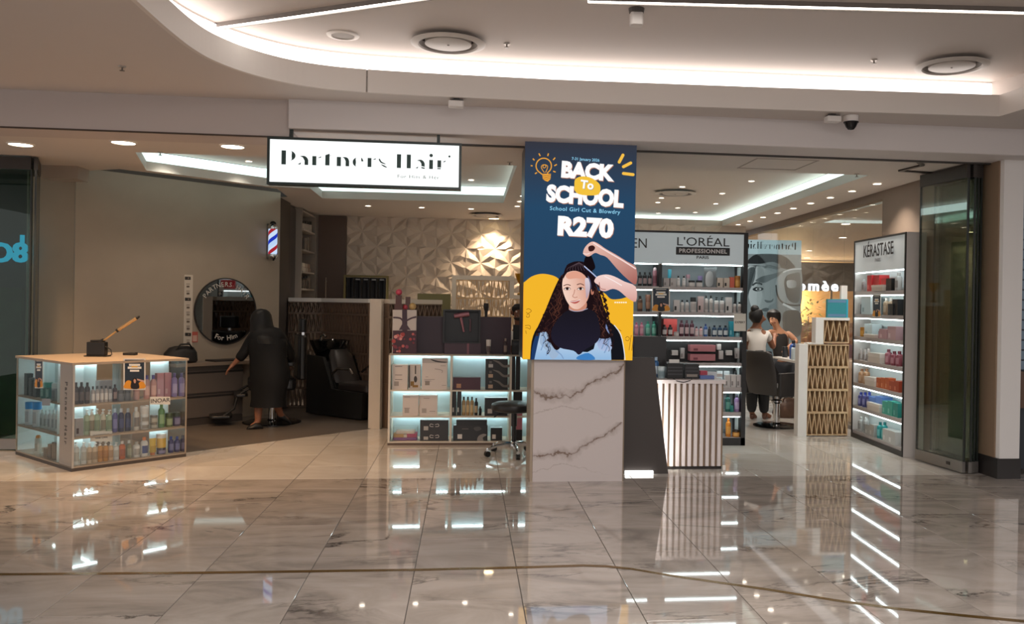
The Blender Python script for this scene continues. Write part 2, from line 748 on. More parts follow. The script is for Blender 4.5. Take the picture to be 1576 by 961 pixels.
for k, seg in enumerate((lips[:cut + 1], [gapB] + lips[cut + 1:])):
    o2 = [(a[0] * 1, a[1]) for a in seg]
    closed = seg[::-1]
    ring_out = []
    for i, p in enumerate(seg):
        a, b = Vector(seg[max(i - 1, 0)]), Vector(seg[min(i + 1, len(seg) - 1)])
        d = (b - a).normalized()
        ring_out.append((p[0] - d.y * .03, p[1] + d.x * .03))
    mb = MB()
    band(mb, seg, ZC - .002, ZL, False)
    annulus(mb, seg, ring_out, ZL, False)
    band(mb, ring_out, ZC, ZL, False)
    annulus(mb, seg, ring_out, ZC - .002, False)
    struct('trim_%d' % (k + 1), mb, LIP)
struct('seam', MB().box(gapA[0] - .02, gapB[0] + .02, gapA[1] + .012, gapA[1] + .026, ZC + .002, ZL - .002), mat('#b5aca5', .6), bpy.data.objects['trim_1'])
tro, glo = [], []
for i, p in enumerate(lips):
    a, b = Vector(lips[max(i - 1, 0)]), Vector(lips[min(i + 1, len(lips) - 1)])
    d = (b - a).normalized()
    k = .17 if i not in (len(lips) - 2, len(lips) - 3) else .23
    tro.append((p[0] - d.y * k, p[1] + d.x * k))
struct('trim_3', annulus(MB(), lips, tro, ZL - .06, False), LIP)
# the LED wall of the cove runs round the curve and along the back; the right flank stays dark
tag(obj('cove_light', band(MB(), tro[:-2], ZL - .06, ZU - .012, False), glow('#fff2ea', K_COVE_MALL)), 'bright warm white cove light curving round the raised mall ceiling', 'cove light')
struct('wall_cove', band(MB(), tro[-3:], ZL - .06, ZU, False), MALLCEIL)
struct('ceiling_field', MB().box(-2.3, 5.1, -6, 7.4, ZU, ZU + .05), MALLCEIL)
struct('ceiling_lid', MB().box(-9.2, 9.2, -6, 7.9, ZU + .06, ZU + .12), MALLCEIL)


def led_line(a, b, label):
    a, b = Vector(a), Vector(b)
    d = (b - a).normalized()
    n = Vector((-d.y, d.x))
    t = thing('linear_light', label, 'ceiling light', ((a.x + b.x) / 2, (a.y + b.y) / 2, ZU - .03))
    q = lambda w0, w1: [tuple(a + n * w0), tuple(b + n * w0), tuple(b + n * w1), tuple(a + n * w1)]
    obj('housing', MB().prism(q(-.036, -.027), ZU - .03, ZU).prism(q(.027, .036), ZU - .03, ZU), mat('#77706b', .5), t)
    obj('diffuser', MB().prism(q(-.027, .027), ZU - .022, ZU - .002), glow('#fff8ef', K_LINE), t)


led_line((-1.92, 6.64), (.45, 5.30), 'white LED line running from the curved cove into the mall ceiling')
led_line((.75, 5.62), (4.4, 5.31), 'white LED line along the top edge above the round right vent')
led_line((-1.6, 2.5), (3.9, 1.6), 'white LED line in the mall ceiling over the viewer')
led_line((-1.6, -1.5), (3.9, -2.4), 'white LED line in the mall ceiling behind the viewer')


def round_vent(x, y, z, r, label, lens=.62):
    t = thing('ceiling_vent', label, 'air vent', (x, y, z - .012))
    obj('flange', MB().lathe([(r * .78, z - .002), (r * .80, z - .016), (r * .92, z - .012), (r, z - .003), (r, z - .001)], 40, (x, y), cap=False), mat('#c9c2bc', .45), t, True)
    obj('throat', MB().lathe([(r * .79, z - .001), (r * .70, z + .03), (.001, z + .03)], 40, (x, y), cap=False), mat('#8d8681', .6), t, True)
    obj('disc', MB().lathe([(.001, z - .012), (r * lens * .9, z - .014), (r * lens, z - .008), (r * lens, z + .02)], 40, (x, y)), mat('#c4bdb7', .45), t, True)
    obj('screw', MB().lathe([(.007, z - .018), (.009, z - .012)], 10, (x, y)), mat('#8d8782', .4), t)


# the field is a slab: vents sit just under it
round_vent(-.177, 6.69, ZU - .03, .285, 'large round air vent in mall ceiling above the hanging sign')
round_vent(3.86, 6.63, ZU - .03, .285, 'large round air vent in mall ceiling near the right corner')
t = thing('ceiling_speaker', 'small round ceiling speaker with grey mesh beside the LED line', 'speaker', (-.965, 6.706, ZU - .012))
obj('rim', MB().lathe([(.085, ZU - .006), (.09, ZU - .012), (.118, ZU - .008), (.122, ZU - .001)], 32, (-.965, 6.706), cap=False), WHITE, t, True)
obj('grille', MB().lathe([(.001, ZU - .006), (.088, ZU - .005), (.088, ZU - .001)], 32, (-.965, 6.706)), mat('#a59f9a', .6), t)


def sprinkler(x, y, z, label):
    t = thing('sprinkler', label, 'sprinkler', (x, y, z - .04))
    obj('rosette', MB().lathe([(.028, z - .001), (.025, z - .008), (.008, z - .01)], 14, (x, y)), mat('#b8b0a8', .35, .6), t)
    obj('head', MB().lathe([(.006, z - .03), (.006, z - .01)], 8, (x, y)).lathe([(.018, z - .034), (.018, z - .031)], 12, (x, y)), mat('#7f7770', .35, .7), t)


sprinkler(.27, 6.715, ZU, 'ceiling sprinkler right of the large middle vent')
sprinkler(3.216, 6.663, ZU, 'ceiling sprinkler left of the right corner vent')
sprinkler(-2.492, 6.563, ZC, 'dark sprinkler on the lower left mall ceiling')


def sensor_box(x, y, z, label):
    t = thing('wireless_sensor', label, 'sensor', (x, y, z - .07))
    obj('bracket', MB().box(x - .05, x + .055, y - .03, y + .03, z - .022, z - .012).box(x - .02, x + .02, y - .02, y + .02, z - .014, z), mat('#4a4644', .5), t)
    obj('housing', MB().box(x - .062, x + .062, y - .05, y + .05, z - .07, z - .022, ch=.01), mat('#e2dcd8', .4), t, bevel=.006)


sensor_box(-.118, 7.14, ZC, 'small white sensor box on the soffit above the sign')
sensor_box(3.075, 7.12, ZC, 'small white sensor box beside the dome camera')
t = thing('access_point', 'white box hanging from the mall ceiling at the top edge', 'sensor', (1.103, 5.78, ZU - .12))
obj('mount', MB().lathe([(.05, ZU - .03), (.055, ZU - .001)], 16, (1.103, 5.78)), mat('#55504c', .5), t)
obj('housing', MB().box(1.06, 1.146, 5.74, 5.82, ZU - .115, ZU - .03, ch=.012), mat('#e2dcd8', .4), t, bevel=.006)
t = thing('dome_camera', 'white and black dome camera under the soffit', 'camera', (3.251, 7.144, ZC - .12))
obj('base', MB().lathe([(.058, ZC - .055), (.062, ZC - .045), (.062, ZC - .001)], 24, (3.251, 7.144)), mat('#e2dcd8', .4), t, True)
obj('dome', MB().lathe([(.001, ZC - .125), (.025, ZC - .12), (.042, ZC - .10), (.055, ZC - .07), (.064, ZC - .062), (.064, ZC - .055)], 24, (3.251, 7.144)), mat('#1a1a1c', .08), t, True)

# ------------------------------------------------------------------ salon front: headers, track, pillar
struct('wall_front_left', MB().box(-9, -1.5, 7.46, 7.92, 2.94, 3.6), mat('#c3b8b3', .6))
struct('wall_front', MB().box(-1.5, 9, 7.40, 7.92, 3.0, 3.6), mat('#d6cfcd', .6), bevel=.012)
struct('trim_4', MB().box(-9, -1.5, 7.455, 7.475, 2.928, 2.94), mat('#4a3a30', .5))
struct('trim_5', MB().box(-1.5, 4.98, 7.83, 7.87, 2.985, 3.0), mat('#3f3a37', .5))
pil = struct('pillar', MB().box(4.99, 5.19, 7.64, 8.6, .19, 3.0), mat('#e6e2df', .55))
struct('lining', MB().box(4.975, 4.992, 7.70, 8.6, .19, 3.0), mat('#8b745f', .5), pil)
struct('baseboard_pillar', MB().box(4.965, 5.2, 7.63, 8.6, 0, .19), mat('#2b2726', .4))
# the neighbour on the right: dark shopfront with a blue shutter
nb = struct('wall_right_front', MB().box(5.19, 9, 8.1, 8.2, 0, 3.0), mat('#3a3f46', .5))
for k in range(20):
    struct('slat', MB().box(5.2, 6.6, 8.06, 8.1, 1.0 + k * .1, 1.085 + k * .1), mat('#7e94a8', .4), nb)
struct('sill', MB().box(5.2, 6.6, 8.02, 8.1, .62, .98), mat('#6b5040', .5), nb)

# ------------------------------------------------------------------ salon shell
WALLP = mat('#a39482', .55, noise=.07, nscale=1.6)
BROWN = mat('#6f5f52', .45, noise=.06, nscale=2)
TRAY_L = [(-3.26, 8.94), (-3.6, 10.2), (-2.55, 11.28), (-2.02, 11.4), (-2.04, 12.45), (.485, 12.38), (.485, 8.97)]
TRAY_R = [(1.25, 8.85), (1.25, 15.7), (4.5, 15.8), (4.22, 8.82)]
cl = [(-9, 7.9), (-9, 10.6), (-4.7, 10.6), (-3.87, 10.16), (-2.46, 11.52), (-2.5, 12.4), (-2.8, 12.5), (-2.9, 16.3), (5.4, 16.3), (5.0, 7.9)]
ceil2 = struct('ceiling_salon', hole_face(cl, [TRAY_L, TRAY_R], 3.0), CEIL)
struct('ceiling_salon_lid', MB().box(-9, 5.6, 7.95, 16.4, 3.33, 3.38), MATTBLACK)  # unseen cover added so that no light leaks in through the ceiling slot
for k, (tr, nm) in enumerate(((TRAY_L, 'left'), (TRAY_R, 'right'))):
    off = offset(tr, .13)
    struct('trim_%d' % (6 + 2 * k), band(MB(), tr, 3.0, 3.105), mat('#cfd3cf', .55))
    struct('trim_%d' % (7 + 2 * k), annulus(MB(), tr, off, 3.06), CEIL)
    tag(obj('cove_light', band(MB(), off, 3.06, 3.24), glow('#e2fbf6', K_COVE * (.6, 1.0)[k])), 'cool white cove light around the %s recess of the salon ceiling' % nm, 'cove light')
    struct('ceiling_recess_%s' % nm, hole_face(off, [], 3.245), CEIL)

# diagonal barber wall and the wall running on to the left
d45 = Vector((1, 1, 0)).normalized()
n45 = Vector((1, -1, 0)).normalized()          # out of the barber wall into the room
W0, W1 = Vector((-4.45, 10.45, 0)), Vector((-2.58, 12.32, 0))


def slab45(a, b, z0, z1, t):
    q = [a, b, b - n45 * t, a - n45 * t]
    return MB().prism([(p.x, p.y) for p in q], z0, z1)


wl = struct('wall_left', slab45(W0, W1, 0, 3.3, .1), WALLP)
struct('band', slab45(W0 + n45 * .004, W1 + n45 * .004, 3.045, 3.3, .02), mat('#4b3a2f', .5), wl)  # dark strip painted on for the shadow gap at the ceiling edge
struct('wall_left_side', MB().box(-9, -4.98, 10.47, 10.57, 0, 3.3), mat('#22302b', .5))
struct('wall_left_pier', MB().box(-4.98, -4.45, 10.47, 10.57, 0, 3.3), WALLP)
struct('wall_left_return', MB().box(-2.72, -2.62, 12.40, 13.2, 0, 3.1), mat('#3a3430', .5))
bk = struct('wall_back', MB().box(-3.2, 4.9, 15.0, 15.1, 0, 3.1), mat('#c9bcae', .6))
# faceted star panels: every 0.5 m panel is a piece of its own
def star_panel():
    P = .5
    mb = MB()
    h = lambda k: (.0, .022, .0, .030)[k % 4]
    # centre high point surrounded by ridges and valleys, stars in the corners
    ring = []
    R = [.13, .20, .12, .22, .13, .20, .12, .22, .13, .20, .12, .22]
    for k in range(12):
        a = 2 * PI * k / 12 + .13
        z = .034 if k % 2 else .004
        ring.append((R[k] * math.cos(a), R[k] * math.sin(a), z))
    edge = []
    N = 12
    per = [(-1, -1), (-.33, -1), (.33, -1), (1, -1), (1, -.33), (1, .33), (1, 1), (.33, 1), (-.33, 1), (-1, 1), (-1, .33), (-1, -.33)]
    for k, (x, y) in enumerate(per):
        corner = abs(x) == 1 and abs(y) == 1
        edge.append((x * P / 2, y * P / 2, .0 if corner else (.030 if k % 3 == 1 else .012)))
    edge = edge[6:] + edge[:6]
    # match edge points to ring angles
    ang = lambda p: math.atan2(p[1], p[0]) % (2 * PI)
    edge = sorted(edge, key=ang)
    ring = sorted(ring, key=ang)
    vs = [(0, 0, .002)] + ring + edge
    fs = [(0, 1 + k, 1 + (k + 1) % 12) for k in range(12)]
    for k in range(12):
        k2 = (k + 1) % 12
        fs.append((1 + k, 13 + k, 1 + k2))
        fs.append((1 + k2, 13 + k, 13 + k2))
    vs = [(x, -z * 1.4, y) for x, y, z in vs]
    return mb.add(vs, fs)


pm = mesh_of('wall_panel', star_panel(), mat('#d3c5b6', .5))
for i in range(13):
    for j in range(6):
        o = bpy.data.objects.new('panel', pm)
        COL.objects.link(o)
        o.location = (-1.79 + .5 * i, 14.998, .25 + .5 * j)
        o.parent = bk
        o.matrix_parent_inverse = INV[bk]
dr = struct('door_1', MB().box(-2.5, -2.045, 14.9, 15.0, 0, 2.99), mat('#5d4a3f', .45))
struct('handle', MB().tube([(-2.36, 14.86, 1.35), (-2.36, 14.86, 1.95)], .012).box(-2.37, -2.35, 14.86, 14.9, 1.4, 1.42).box(-2.37, -2.35, 14.86, 14.9, 1.88, 1.9), mat('#a08f80', .3, .8), dr)

# right side: solid brown piece, then glass from floor to header, corridor beyond
RW = lambda y: 4.88 + (y - 8.6) * .045
wr = struct('wall_right', MB().prism([(RW(8.6), 8.6), (RW(9.95), 9.95), (RW(9.95) + .1, 9.95), (RW(8.6) + .1, 8.6)], 0, 3.02), BROWN)
struct('header', MB().prism([(RW(9.95), 9.95), (RW(16), 16), (RW(16) + .1, 16), (RW(9.95) + .1, 9.95)], 2.90, 3.02), BROWN, wr)
ww = struct('window_1', MB().prism([(RW(9.95), 9.95), (RW(15.25), 15.25), (RW(15.25) + .08, 15.25), (RW(9.95) + .08, 9.95)], 0, .05), GREYMETAL)
ys = [9.95, 11.2, 12.4, 13.6, 14.45, 15.25]
for k in range(5):
    a, b = ys[k] + .003, ys[k + 1] - .003
    struct('pane', MB().prism([(RW(a) + .03, a), (RW(b) + .03, b), (RW(b) + .042, b), (RW(a) + .042, a)], .05, 2.9), GLASS, ww)
# corridor outside the glass
struct('floor_corridor', MB().box(5.3, 16, 8.6, 28, -.003, .001), mat('#b5a697', .1))
struct('ceiling_corridor', MB().box(5.62, 16, 8.6, 28, 3.02, 3.1), CEIL)
struct('wall_corridor', MB().box(5.2, 16, 26.6, 26.7, 0, 3.02), mat('#c8a67a', .6))
struct('wall_corridor_right', MB().box(14.5, 14.6, 8.6, 26.6, 0, 3.02), mat('#a08b74', .6))
# ------------------------------------------------------------------ marble column with the LED screen
def column_marble():
    m = bpy.data.materials.new('column_marble')
    m.use_nodes = True
    nt = m.node_tree
    L = nt.links.new
    b = nt.nodes['Principled BSDF']
    b.inputs['Roughness'].default_value = .3
    geo = nt.nodes.new('ShaderNodeNewGeometry')
    sep = nt.nodes.new('ShaderNodeSeparateXYZ')
    L(geo.outputs['Position'], sep.inputs[0])
    nz = nt.nodes.new('ShaderNodeTexNoise')
    nz.inputs['Scale'].default_value = 5
    nz.inputs['Detail'].default_value = 8
    nz.inputs['Roughness'].default_value = .65
    L(geo.outputs['Position'], nz.inputs['Vector'])

    def math_(op, a, b_=None, c=None):
        n = nt.nodes.new('ShaderNodeMath')
        n.operation = op
        for i, v in enumerate((a, b_, c)):
            if v is None:
                continue
            if isinstance(v, (int, float)):
                n.inputs[i].default_value = v
            else:
                L(v, n.inputs[i])
        return n.outputs[0]

    x = sep.outputs[0]
    z = math_('FLOORED_MODULO', sep.outputs[2], .53)   # the same slab twice, one above the other
    n0 = math_('SUBTRACT', nz.outputs[0], .5)
    dx = math_('SUBTRACT', x, .9)
    # main vein: flat on the left, climbing to the right
    climb = math_('MULTIPLY', math_('MAXIMUM', dx, 0.0), .52)
    v = math_('SUBTRACT', math_('SUBTRACT', z, math_('ADD', climb, .245)), math_('MULTIPLY', n0, .26))
    core = math_('SUBTRACT', 1.0, math_('MINIMUM', math_('DIVIDE', math_('ABSOLUTE', v), .015), 1.0))
    halo = math_('SUBTRACT', 1.0, math_('MINIMUM', math_('DIVIDE', math_('ABSOLUTE', v), .06), 1.0))
    # branch falling left and right from the knot
    v2 = math_('SUBTRACT', math_('ADD', math_('SUBTRACT', z, .17), math_('MULTIPLY', math_('ABSOLUTE', math_('ADD', dx, .0)), .33)), math_('MULTIPLY', n0, .2))
    br = math_('SUBTRACT', 1.0, math_('MINIMUM', math_('DIVIDE', math_('ABSOLUTE', v2), .006), 1.0))
    n2 = nt.nodes.new('ShaderNodeTexNoise')
    n2.inputs['Scale'].default_value = 14
    n2.inputs['Detail'].default_value = 4
    L(geo.outputs['Position'], n2.inputs['Vector'])
    k = math_('MULTIPLY', n2.outputs[0], 1.35)
    left = math_('SUBTRACT', 1.0, math_('MINIMUM', math_('MAXIMUM', math_('MULTIPLY', dx, 2.2), 0.0), 1.0))
    f = math_('ADD', math_('ADD', math_('MULTIPLY', core, k), math_('MULTIPLY', math_('MULTIPLY', halo, n2.outputs[0]), .8)), math_('MULTIPLY', math_('MULTIPLY', br, left), .45))
    mix = nt.nodes.new('ShaderNodeMix')
    mix.data_type = 'RGBA'
    mix.clamp_factor = True
    L(f, mix.inputs[0])
    mix.inputs[6].default_value = (*hx('#cbc0bd'), 1)
    mix.inputs[7].default_value = (*hx('#7a6558'), 1)
    L(mix.outputs[2], b.inputs['Base Color'])
    return m


colm = struct('column', MB().box(.595, 1.40, 7.66, 8.17, 0, 3.0), column_marble())
struct('lining', MB().box(.570, .596, 7.672, 8.17, 0, 3.0), mat('#a99885', .35, .3), colm)
struct('trim', MB().box(1.40, 1.412, 7.662, 8.17, 0, 3.0), mat('#8a7866', .35, .3), colm)

SX0, SX1, SZ0, SZ1, SY = .486, 1.470, 1.088, 2.997, 7.60
scr = thing('led_screen', 'tall LED advertising screen wrapped round the marble column', 'screen', (.978, 7.9, SZ0))
obj('housing', MB().box(SX0 + .004, SX1 - .004, SY + .004, 8.2, SZ0, SZ1), mat('#25282c', .35), scr)
cv = Canvas(lambda x, y: aty(x, y, SY), (0, -1, 0))
P = lambda x, y: (800 + x / 4.93, 365 + y / 4.93)          # close view of the lower half
Q = lambda x, y: (800 + x / 5.654, 210 + y / 5.654)        # close view of the upper half
PP = lambda pts: [P(*p) for p in pts]
QQ = lambda pts: [Q(*p) for p in pts]
# background of the picture, dark grey blue to navy, yellow hill
fr = [tuple(q) for q in ((808.3, 213.6), (980.3, 218.6), (973.2, 555), (804.6, 553.2))]
cv.poly([fr[0], fr[1], (977.9, 320), (807.1, 320)], '#36363e', '#274866', grad=(0, 1))
cv.poly([(807.1, 320), (977.9, 320), fr[2], fr[3]], '#274866', '#26405f', grad=(0, 1))
cv.poly([(805.9, 435)] + smooth_poly(PP([(38, 340), (90, 300), (160, 280), (230, 287), (285, 310), (330, 360), (420, 430), (560, 410), (640, 425), (690, 470), (760, 470), (820, 455), (862, 462)]), 4, False) + [(974.5, 500), (973.2, 555), (804.6, 553.2)], '#f3b62c')
# scissors and comb doodles
for pts in ([(50, 550), (70, 545), (88, 562), (62, 580), (48, 570)], [(52, 590), (70, 585), (72, 605), (55, 610), (50, 598)], [(40, 672), (76, 672), (78, 700), (60, 690), (42, 690)], [(44, 710), (50, 735)],
            [(800, 770), (815, 755), (832, 770), (820, 788), (800, 780)], [(845, 745), (828, 860)], [(862, 750), (850, 862)], [(750, 700), (770, 715)]):
    cv.line(PP(pts), .7, '#7a4a10', sm=3)
# chair and cape behind the girl
cv.poly(smooth_poly(PP([(78, 930), (90, 790), (130, 690), (200, 640), (300, 620), (560, 610), (690, 650), (760, 740), (790, 870), (790, 934)]), 3, False), '#15161c')
cv.line(PP([(715, 668), (765, 740), (790, 860), (797, 934)]), 1.3, '#dfe6ef', sm=3)
cv.poly(smooth_poly(PP([(84, 930), (95, 830), (125, 740), (175, 700), (180, 930)]), 3, False), '#1f3a66')
# sleeves of the shirt
cv.poly(smooth_poly(PP([(110, 930), (150, 750), (190, 640), (240, 600), (330, 700), (400, 850), (560, 850), (590, 610), (640, 640), (680, 740), (694, 934)]), 3, False), '#dfeaf6', '#8fb6dc', grad=(0, 1))
cv.poly(smooth_poly(PP([(600, 620), (650, 650), (690, 780), (690, 860), (600, 850), (585, 740)]), 3), '#5d6fa8', '#aebfe0', grad=(0, 1))
cv.poly(smooth_poly(PP([(170, 700), (210, 720), (240, 800), (300, 870), (250, 930), (200, 860), (150, 800)]), 3), '#9db4cf')
cv.poly(smooth_poly(PP([(440, 905), (520, 880), (570, 930), (440, 930)]), 3), '#3f7fc0')
for a, b in (((620, 660), (600, 800)), ((650, 700), (620, 850)), ((672, 760), (640, 880)), ((180, 720), (160, 860)), ((215, 780), (200, 900)), ((270, 860), (330, 925))):
    cv.line(PP([a, ((a[0] + b[0]) / 2 + 12, (a[1] + b[1]) / 2), b]), 1.6, '#7e9cc4', sm=3)
# hair: big mass
cv.poly(smooth_poly(PP([(340, 265), (355, 215), (400, 192), (460, 190), (520, 215), (560, 290), (580, 380), (612, 440), (640, 540), (662, 600), (650, 690), (690, 760), (610, 770), (560, 720), (560, 560), (500, 480), (330, 480), (330, 560), (330, 780), (280, 860), (230, 800), (200, 720), (120, 730), (160, 630), (200, 540), (240, 440), (285, 340), (310, 300)]), 3), '#1d1114')
cv.poly(smooth_poly(PP([(330, 290), (520, 290), (570, 420), (585, 560), (560, 770), (330, 770), (280, 560), (300, 400)]), 3), '#1d1114')
for k in range(40):
    f_ = k / 39
    for xs_, sg_ in (((318, 285, 243, 203, 160, 128), -1), ((565, 605, 640, 660, 668, 690), 1)):
        q_ = f_ * 4.999
        i_ = int(q_)
        xx = xs_[i_] + (xs_[i_ + 1] - xs_[i_]) * (q_ - i_)
        cv.disc(*P(xx + 5 * math.sin(k * 2.1), 300 + 440 * f_), 2.0 + .8 * math.sin(k * 1.3), '#1f1316' if k % 3 else '#3a2420', seg=9)
rr = random.Random(3)
for k in range(70):
    sd = rr.random() < .55
    y0 = rr.uniform(360, 720)
    g_ = (y0 - 300) / 440
    x0 = rr.uniform(310 - 170 * g_, 335) if sd else rr.uniform(545, 580 + 95 * g_)
    L = rr.uniform(50, 130)
    w = rr.uniform(7, 13)
    pts = [(x0 + w * math.sin(i * 1.7 + k) + (330 - x0 if sd else 560 - x0) * (0 if i else 0) - (i * 3 if sd else -i * 2), y0 + L * i / 6) for i in range(7)]
    cv.line(PP(pts), rr.uniform(.5, 1.0), rr.choice(['#4a2a22', '#5a352a', '#3a2220', '#2b1a1c']), sm=3)
for k in range(16):
    sd = k % 2
    cx_, cy_ = (rr.uniform(165, 250), rr.uniform(540, 860)) if sd else (rr.uniform(630, 700), rr.uniform(540, 800))
    pts = [(cx_ + 13 * math.cos(a * .8 + k), cy_ + a * 9 + 9 * math.sin(a * .8 + k)) for a in range(8)]
    cv.line(PP(pts), .8, '#231518', sm=3)
# black bib
cv.poly(smooth_poly(PP([(365, 555), (430, 568), (500, 545), (560, 570), (590, 640), (600, 740), (570, 800), (490, 850), (440, 890), (400, 860), (290, 835), (235, 770), (240, 690), (300, 600)]), 3), '#1b1820', '#232030', grad=(0, 1))
# face
cv.poly(smooth_poly(PP([(365, 530), (372, 556), (430, 566), (480, 555), (500, 520), (480, 480), (380, 490)]), 3), '#c98a72')
cv.poly(smooth_poly(PP([(318, 330), (335, 285), (380, 262), (430, 262), (480, 290), (508, 340), (520, 400), (512, 460), (488, 505), (450, 540), (420, 548), (385, 535), (350, 490), (325, 430), (315, 380)]), 3), '#f6d3c2', '#d79c86', grad=(1, -.2))
cv.poly(smooth_poly(PP([(340, 290), (380, 266), (430, 265), (478, 290), (480, 320), (420, 315), (360, 320)]), 3), '#dfa189')
cv.poly(smooth_poly(PP([(486, 320), (516, 322), (524, 390), (512, 440), (496, 468), (490, 410)]), 3), '#d9cfd8', '#b59aa4', grad=(0, 1))
cv.poly(smooth_poly(PP([(505, 290), (532, 300), (540, 350), (530, 400), (522, 350)]), 3), '#6c6f96', '#3a3748', grad=(0, 1))
for ex in (352, 452):
    cv.line(PP([(ex - 28, 372 - (ex > 400) * 8), (ex, 362 - (ex > 400) * 6), (ex + 26, 370 - (ex > 400) * 2)]), 1.2, '#5b3630', sm=3)
    cv.poly(smooth_poly(PP([(ex - 30, 398), (ex, 378), (ex + 30, 396), (ex, 408)]), 3), '#c79a88')
    cv.poly(smooth_poly(PP([(ex - 24, 396), (ex, 383), (ex + 24, 394), (ex, 404)]), 3), '#efe6e2')
    cv.disc(*P(ex, 393), 2.2, '#2c1a18')
    cv.line(PP([(ex - 24, 395), (ex, 383), (ex + 24, 392)]), .8, '#3a2220', sm=3)
cv.line(PP([(408, 400), (402, 430), (392, 450), (408, 460), (428, 455)]), .8, '#a8644f', sm=3)
cv.poly(smooth_poly(PP([(368, 487), (405, 484), (448, 478), (430, 500), (400, 505)]), 3), '#b6564f')
cv.line(PP([(366, 486), (405, 491), (450, 476)]), .8, '#f4ece8', sm=3)
cv.poly(smooth_poly(PP([(530, 400), (545, 400), (552, 425), (540, 440), (530, 430)]), 3), '#b77762')
cv.line(PP([(365, 545), (400, 562), (450, 560), (505, 543)]), .9, '#a9adc8', sm=3)
# crown of hair, parting, lifted lock, comb
cv.poly(smooth_poly(PP([(322, 320), (336, 240), (385, 196), (450, 188), (510, 210), (545, 275), (560, 360), (540, 420), (525, 330), (480, 268), (420, 258), (365, 262), (335, 295)]), 3), '#1d1218')
for k in range(9):
    x = 360 + k * 18
    cv.line(PP([(440, 196), (x, 225 + abs(k - 4) * 3), (x - 10 + k * 4, 258)]), .5, '#5b4a52', sm=3)
cv.poly(smooth_poly(PP([(478, 210), (490, 150), (525, 140), (550, 190), (560, 240), (520, 260)]), 3), '#150e12')
cv.line(PP([(478, 225), (530, 270), (575, 312)]), 1.7, '#97a9d6')
cv.line(PP([(478, 222), (530, 266), (575, 308)]), .5, '#e3ecff')
# arms of the hairdresser
cv.poly(smooth_poly(PP([(470, 130), (480, 90), (510, 55), (545, 40), (590, 60), (640, 95), (720, 140), (800, 190), (868, 235), (868, 360), (800, 320), (720, 240), (650, 160), (600, 140), (560, 125), (520, 150), (495, 150)]), 3), '#e9bcae', '#a4625a', grad=(.5, 1))
cv.poly(smooth_poly(PP([(510, 80), (540, 68), (560, 85), (545, 110), (515, 112)]), 3), '#3a1c1c')
cv.line(PP([(470, 128), (495, 135), (520, 128)]), 1.6, '#f5d8d0', sm=3)
cv.line(PP([(545, 48), (640, 108), (760, 178), (866, 245)]), 2.0, '#f6dcd8', sm=3)
cv.poly(smooth_poly(PP([(555, 330), (580, 300), (640, 287), (700, 300), (780, 340), (865, 380), (866, 490), (800, 460), (740, 410), (690, 395), (640, 412), (600, 405), (590, 370), (560, 350)]), 3), '#f4d6cf', '#d79f95', grad=(0, 1))
cv.line(PP([(590, 345), (600, 390), (640, 400)]), .9, '#9c5a52', sm=3)
cv.line(PP([(630, 300), (690, 330), (760, 370)]), 1.1, '#fdf0ee', sm=3)
for i in range(6):
    cv.poly(PP([(705 + i * 16, 492), (716 + i * 16, 492), (716 + i * 16, 502), (705 + i * 16, 502)]), '#fff7e0')
# bulb doodle and sparks
OR = '#f0a63a'
bulb = [(200 + 66 * math.cos(a), 272 + 66 * math.sin(a)) for a in [PI * .66 + 2 * PI * k / 30 * .84 for k in range(31)]]
cv.line(QQ([(186, 345)] + bulb[::1] + [(236, 345)]), 1.6, OR)
cv.line(QQ([(205, 330), (180, 290), (185, 268), (205, 262), (220, 275), (205, 290), (192, 280), (205, 262), (230, 270), (232, 290), (215, 330)]), 1.0, OR, sm=3)
cv.poly(QQ([(186, 340), (262, 340), (258, 385), (235, 408), (212, 400), (192, 385)]), OR)
for y in (352, 367, 382):
    cv.line(QQ([(190, y), (225, y + 6), (260, y - 6)]), .6, '#3a3a44')
for a, b in (((88, 270), (104, 272)), ((106, 210), (120, 224)), ((158, 165), (170, 188)), ((240, 165), (234, 188)), ((298, 202), (280, 222)), ((312, 260), (290, 272)), ((302, 326), (280, 318)), ((124, 340), (142, 330))):
    cv.line(QQ([a, b]), 1.7, OR)
for a, b in (((880, 180), (848, 240)), ((946, 248), (884, 280)), ((884, 338), (966, 348))):
    cv.line(QQ([a, b]), 4.6, '#f7c04a')
    for p in (a, b):
        cv.disc(*Q(*p), 2.3, '#f7c04a')
cv.build('screen_picture', SCREEN, scr)
# lettering, rounded and fat
GW = glow('#fdfbfa', K_SCREEN * 1.05)
GWS = glow('#c98d72', K_SCREEN * .8)
GB = glow('#8fd0ef', K_SCREEN)


def stext(name, s, qx, qy, hpx, m, w=None, bold=.02, d=.006, rot=0.0, space=1.0):
    p = aty(*Q(qx, qy), SY)
    h = hpx / 5.654 * SY / FPX
    size = h / .70
    o = text(name, s, size, (p.x, p.y - d, p.z), m, scr, ry=0, bold=bold * size, ext=.0005, space=space)
    o.rotation_euler = (PI / 2, -rot, 0)
    if w:
        bpy.context.view_layer.update()
        want = w / 5.654 * SY / FPX
        o.scale.x = want / max(1e-6, o.dimensions.x)
    return o


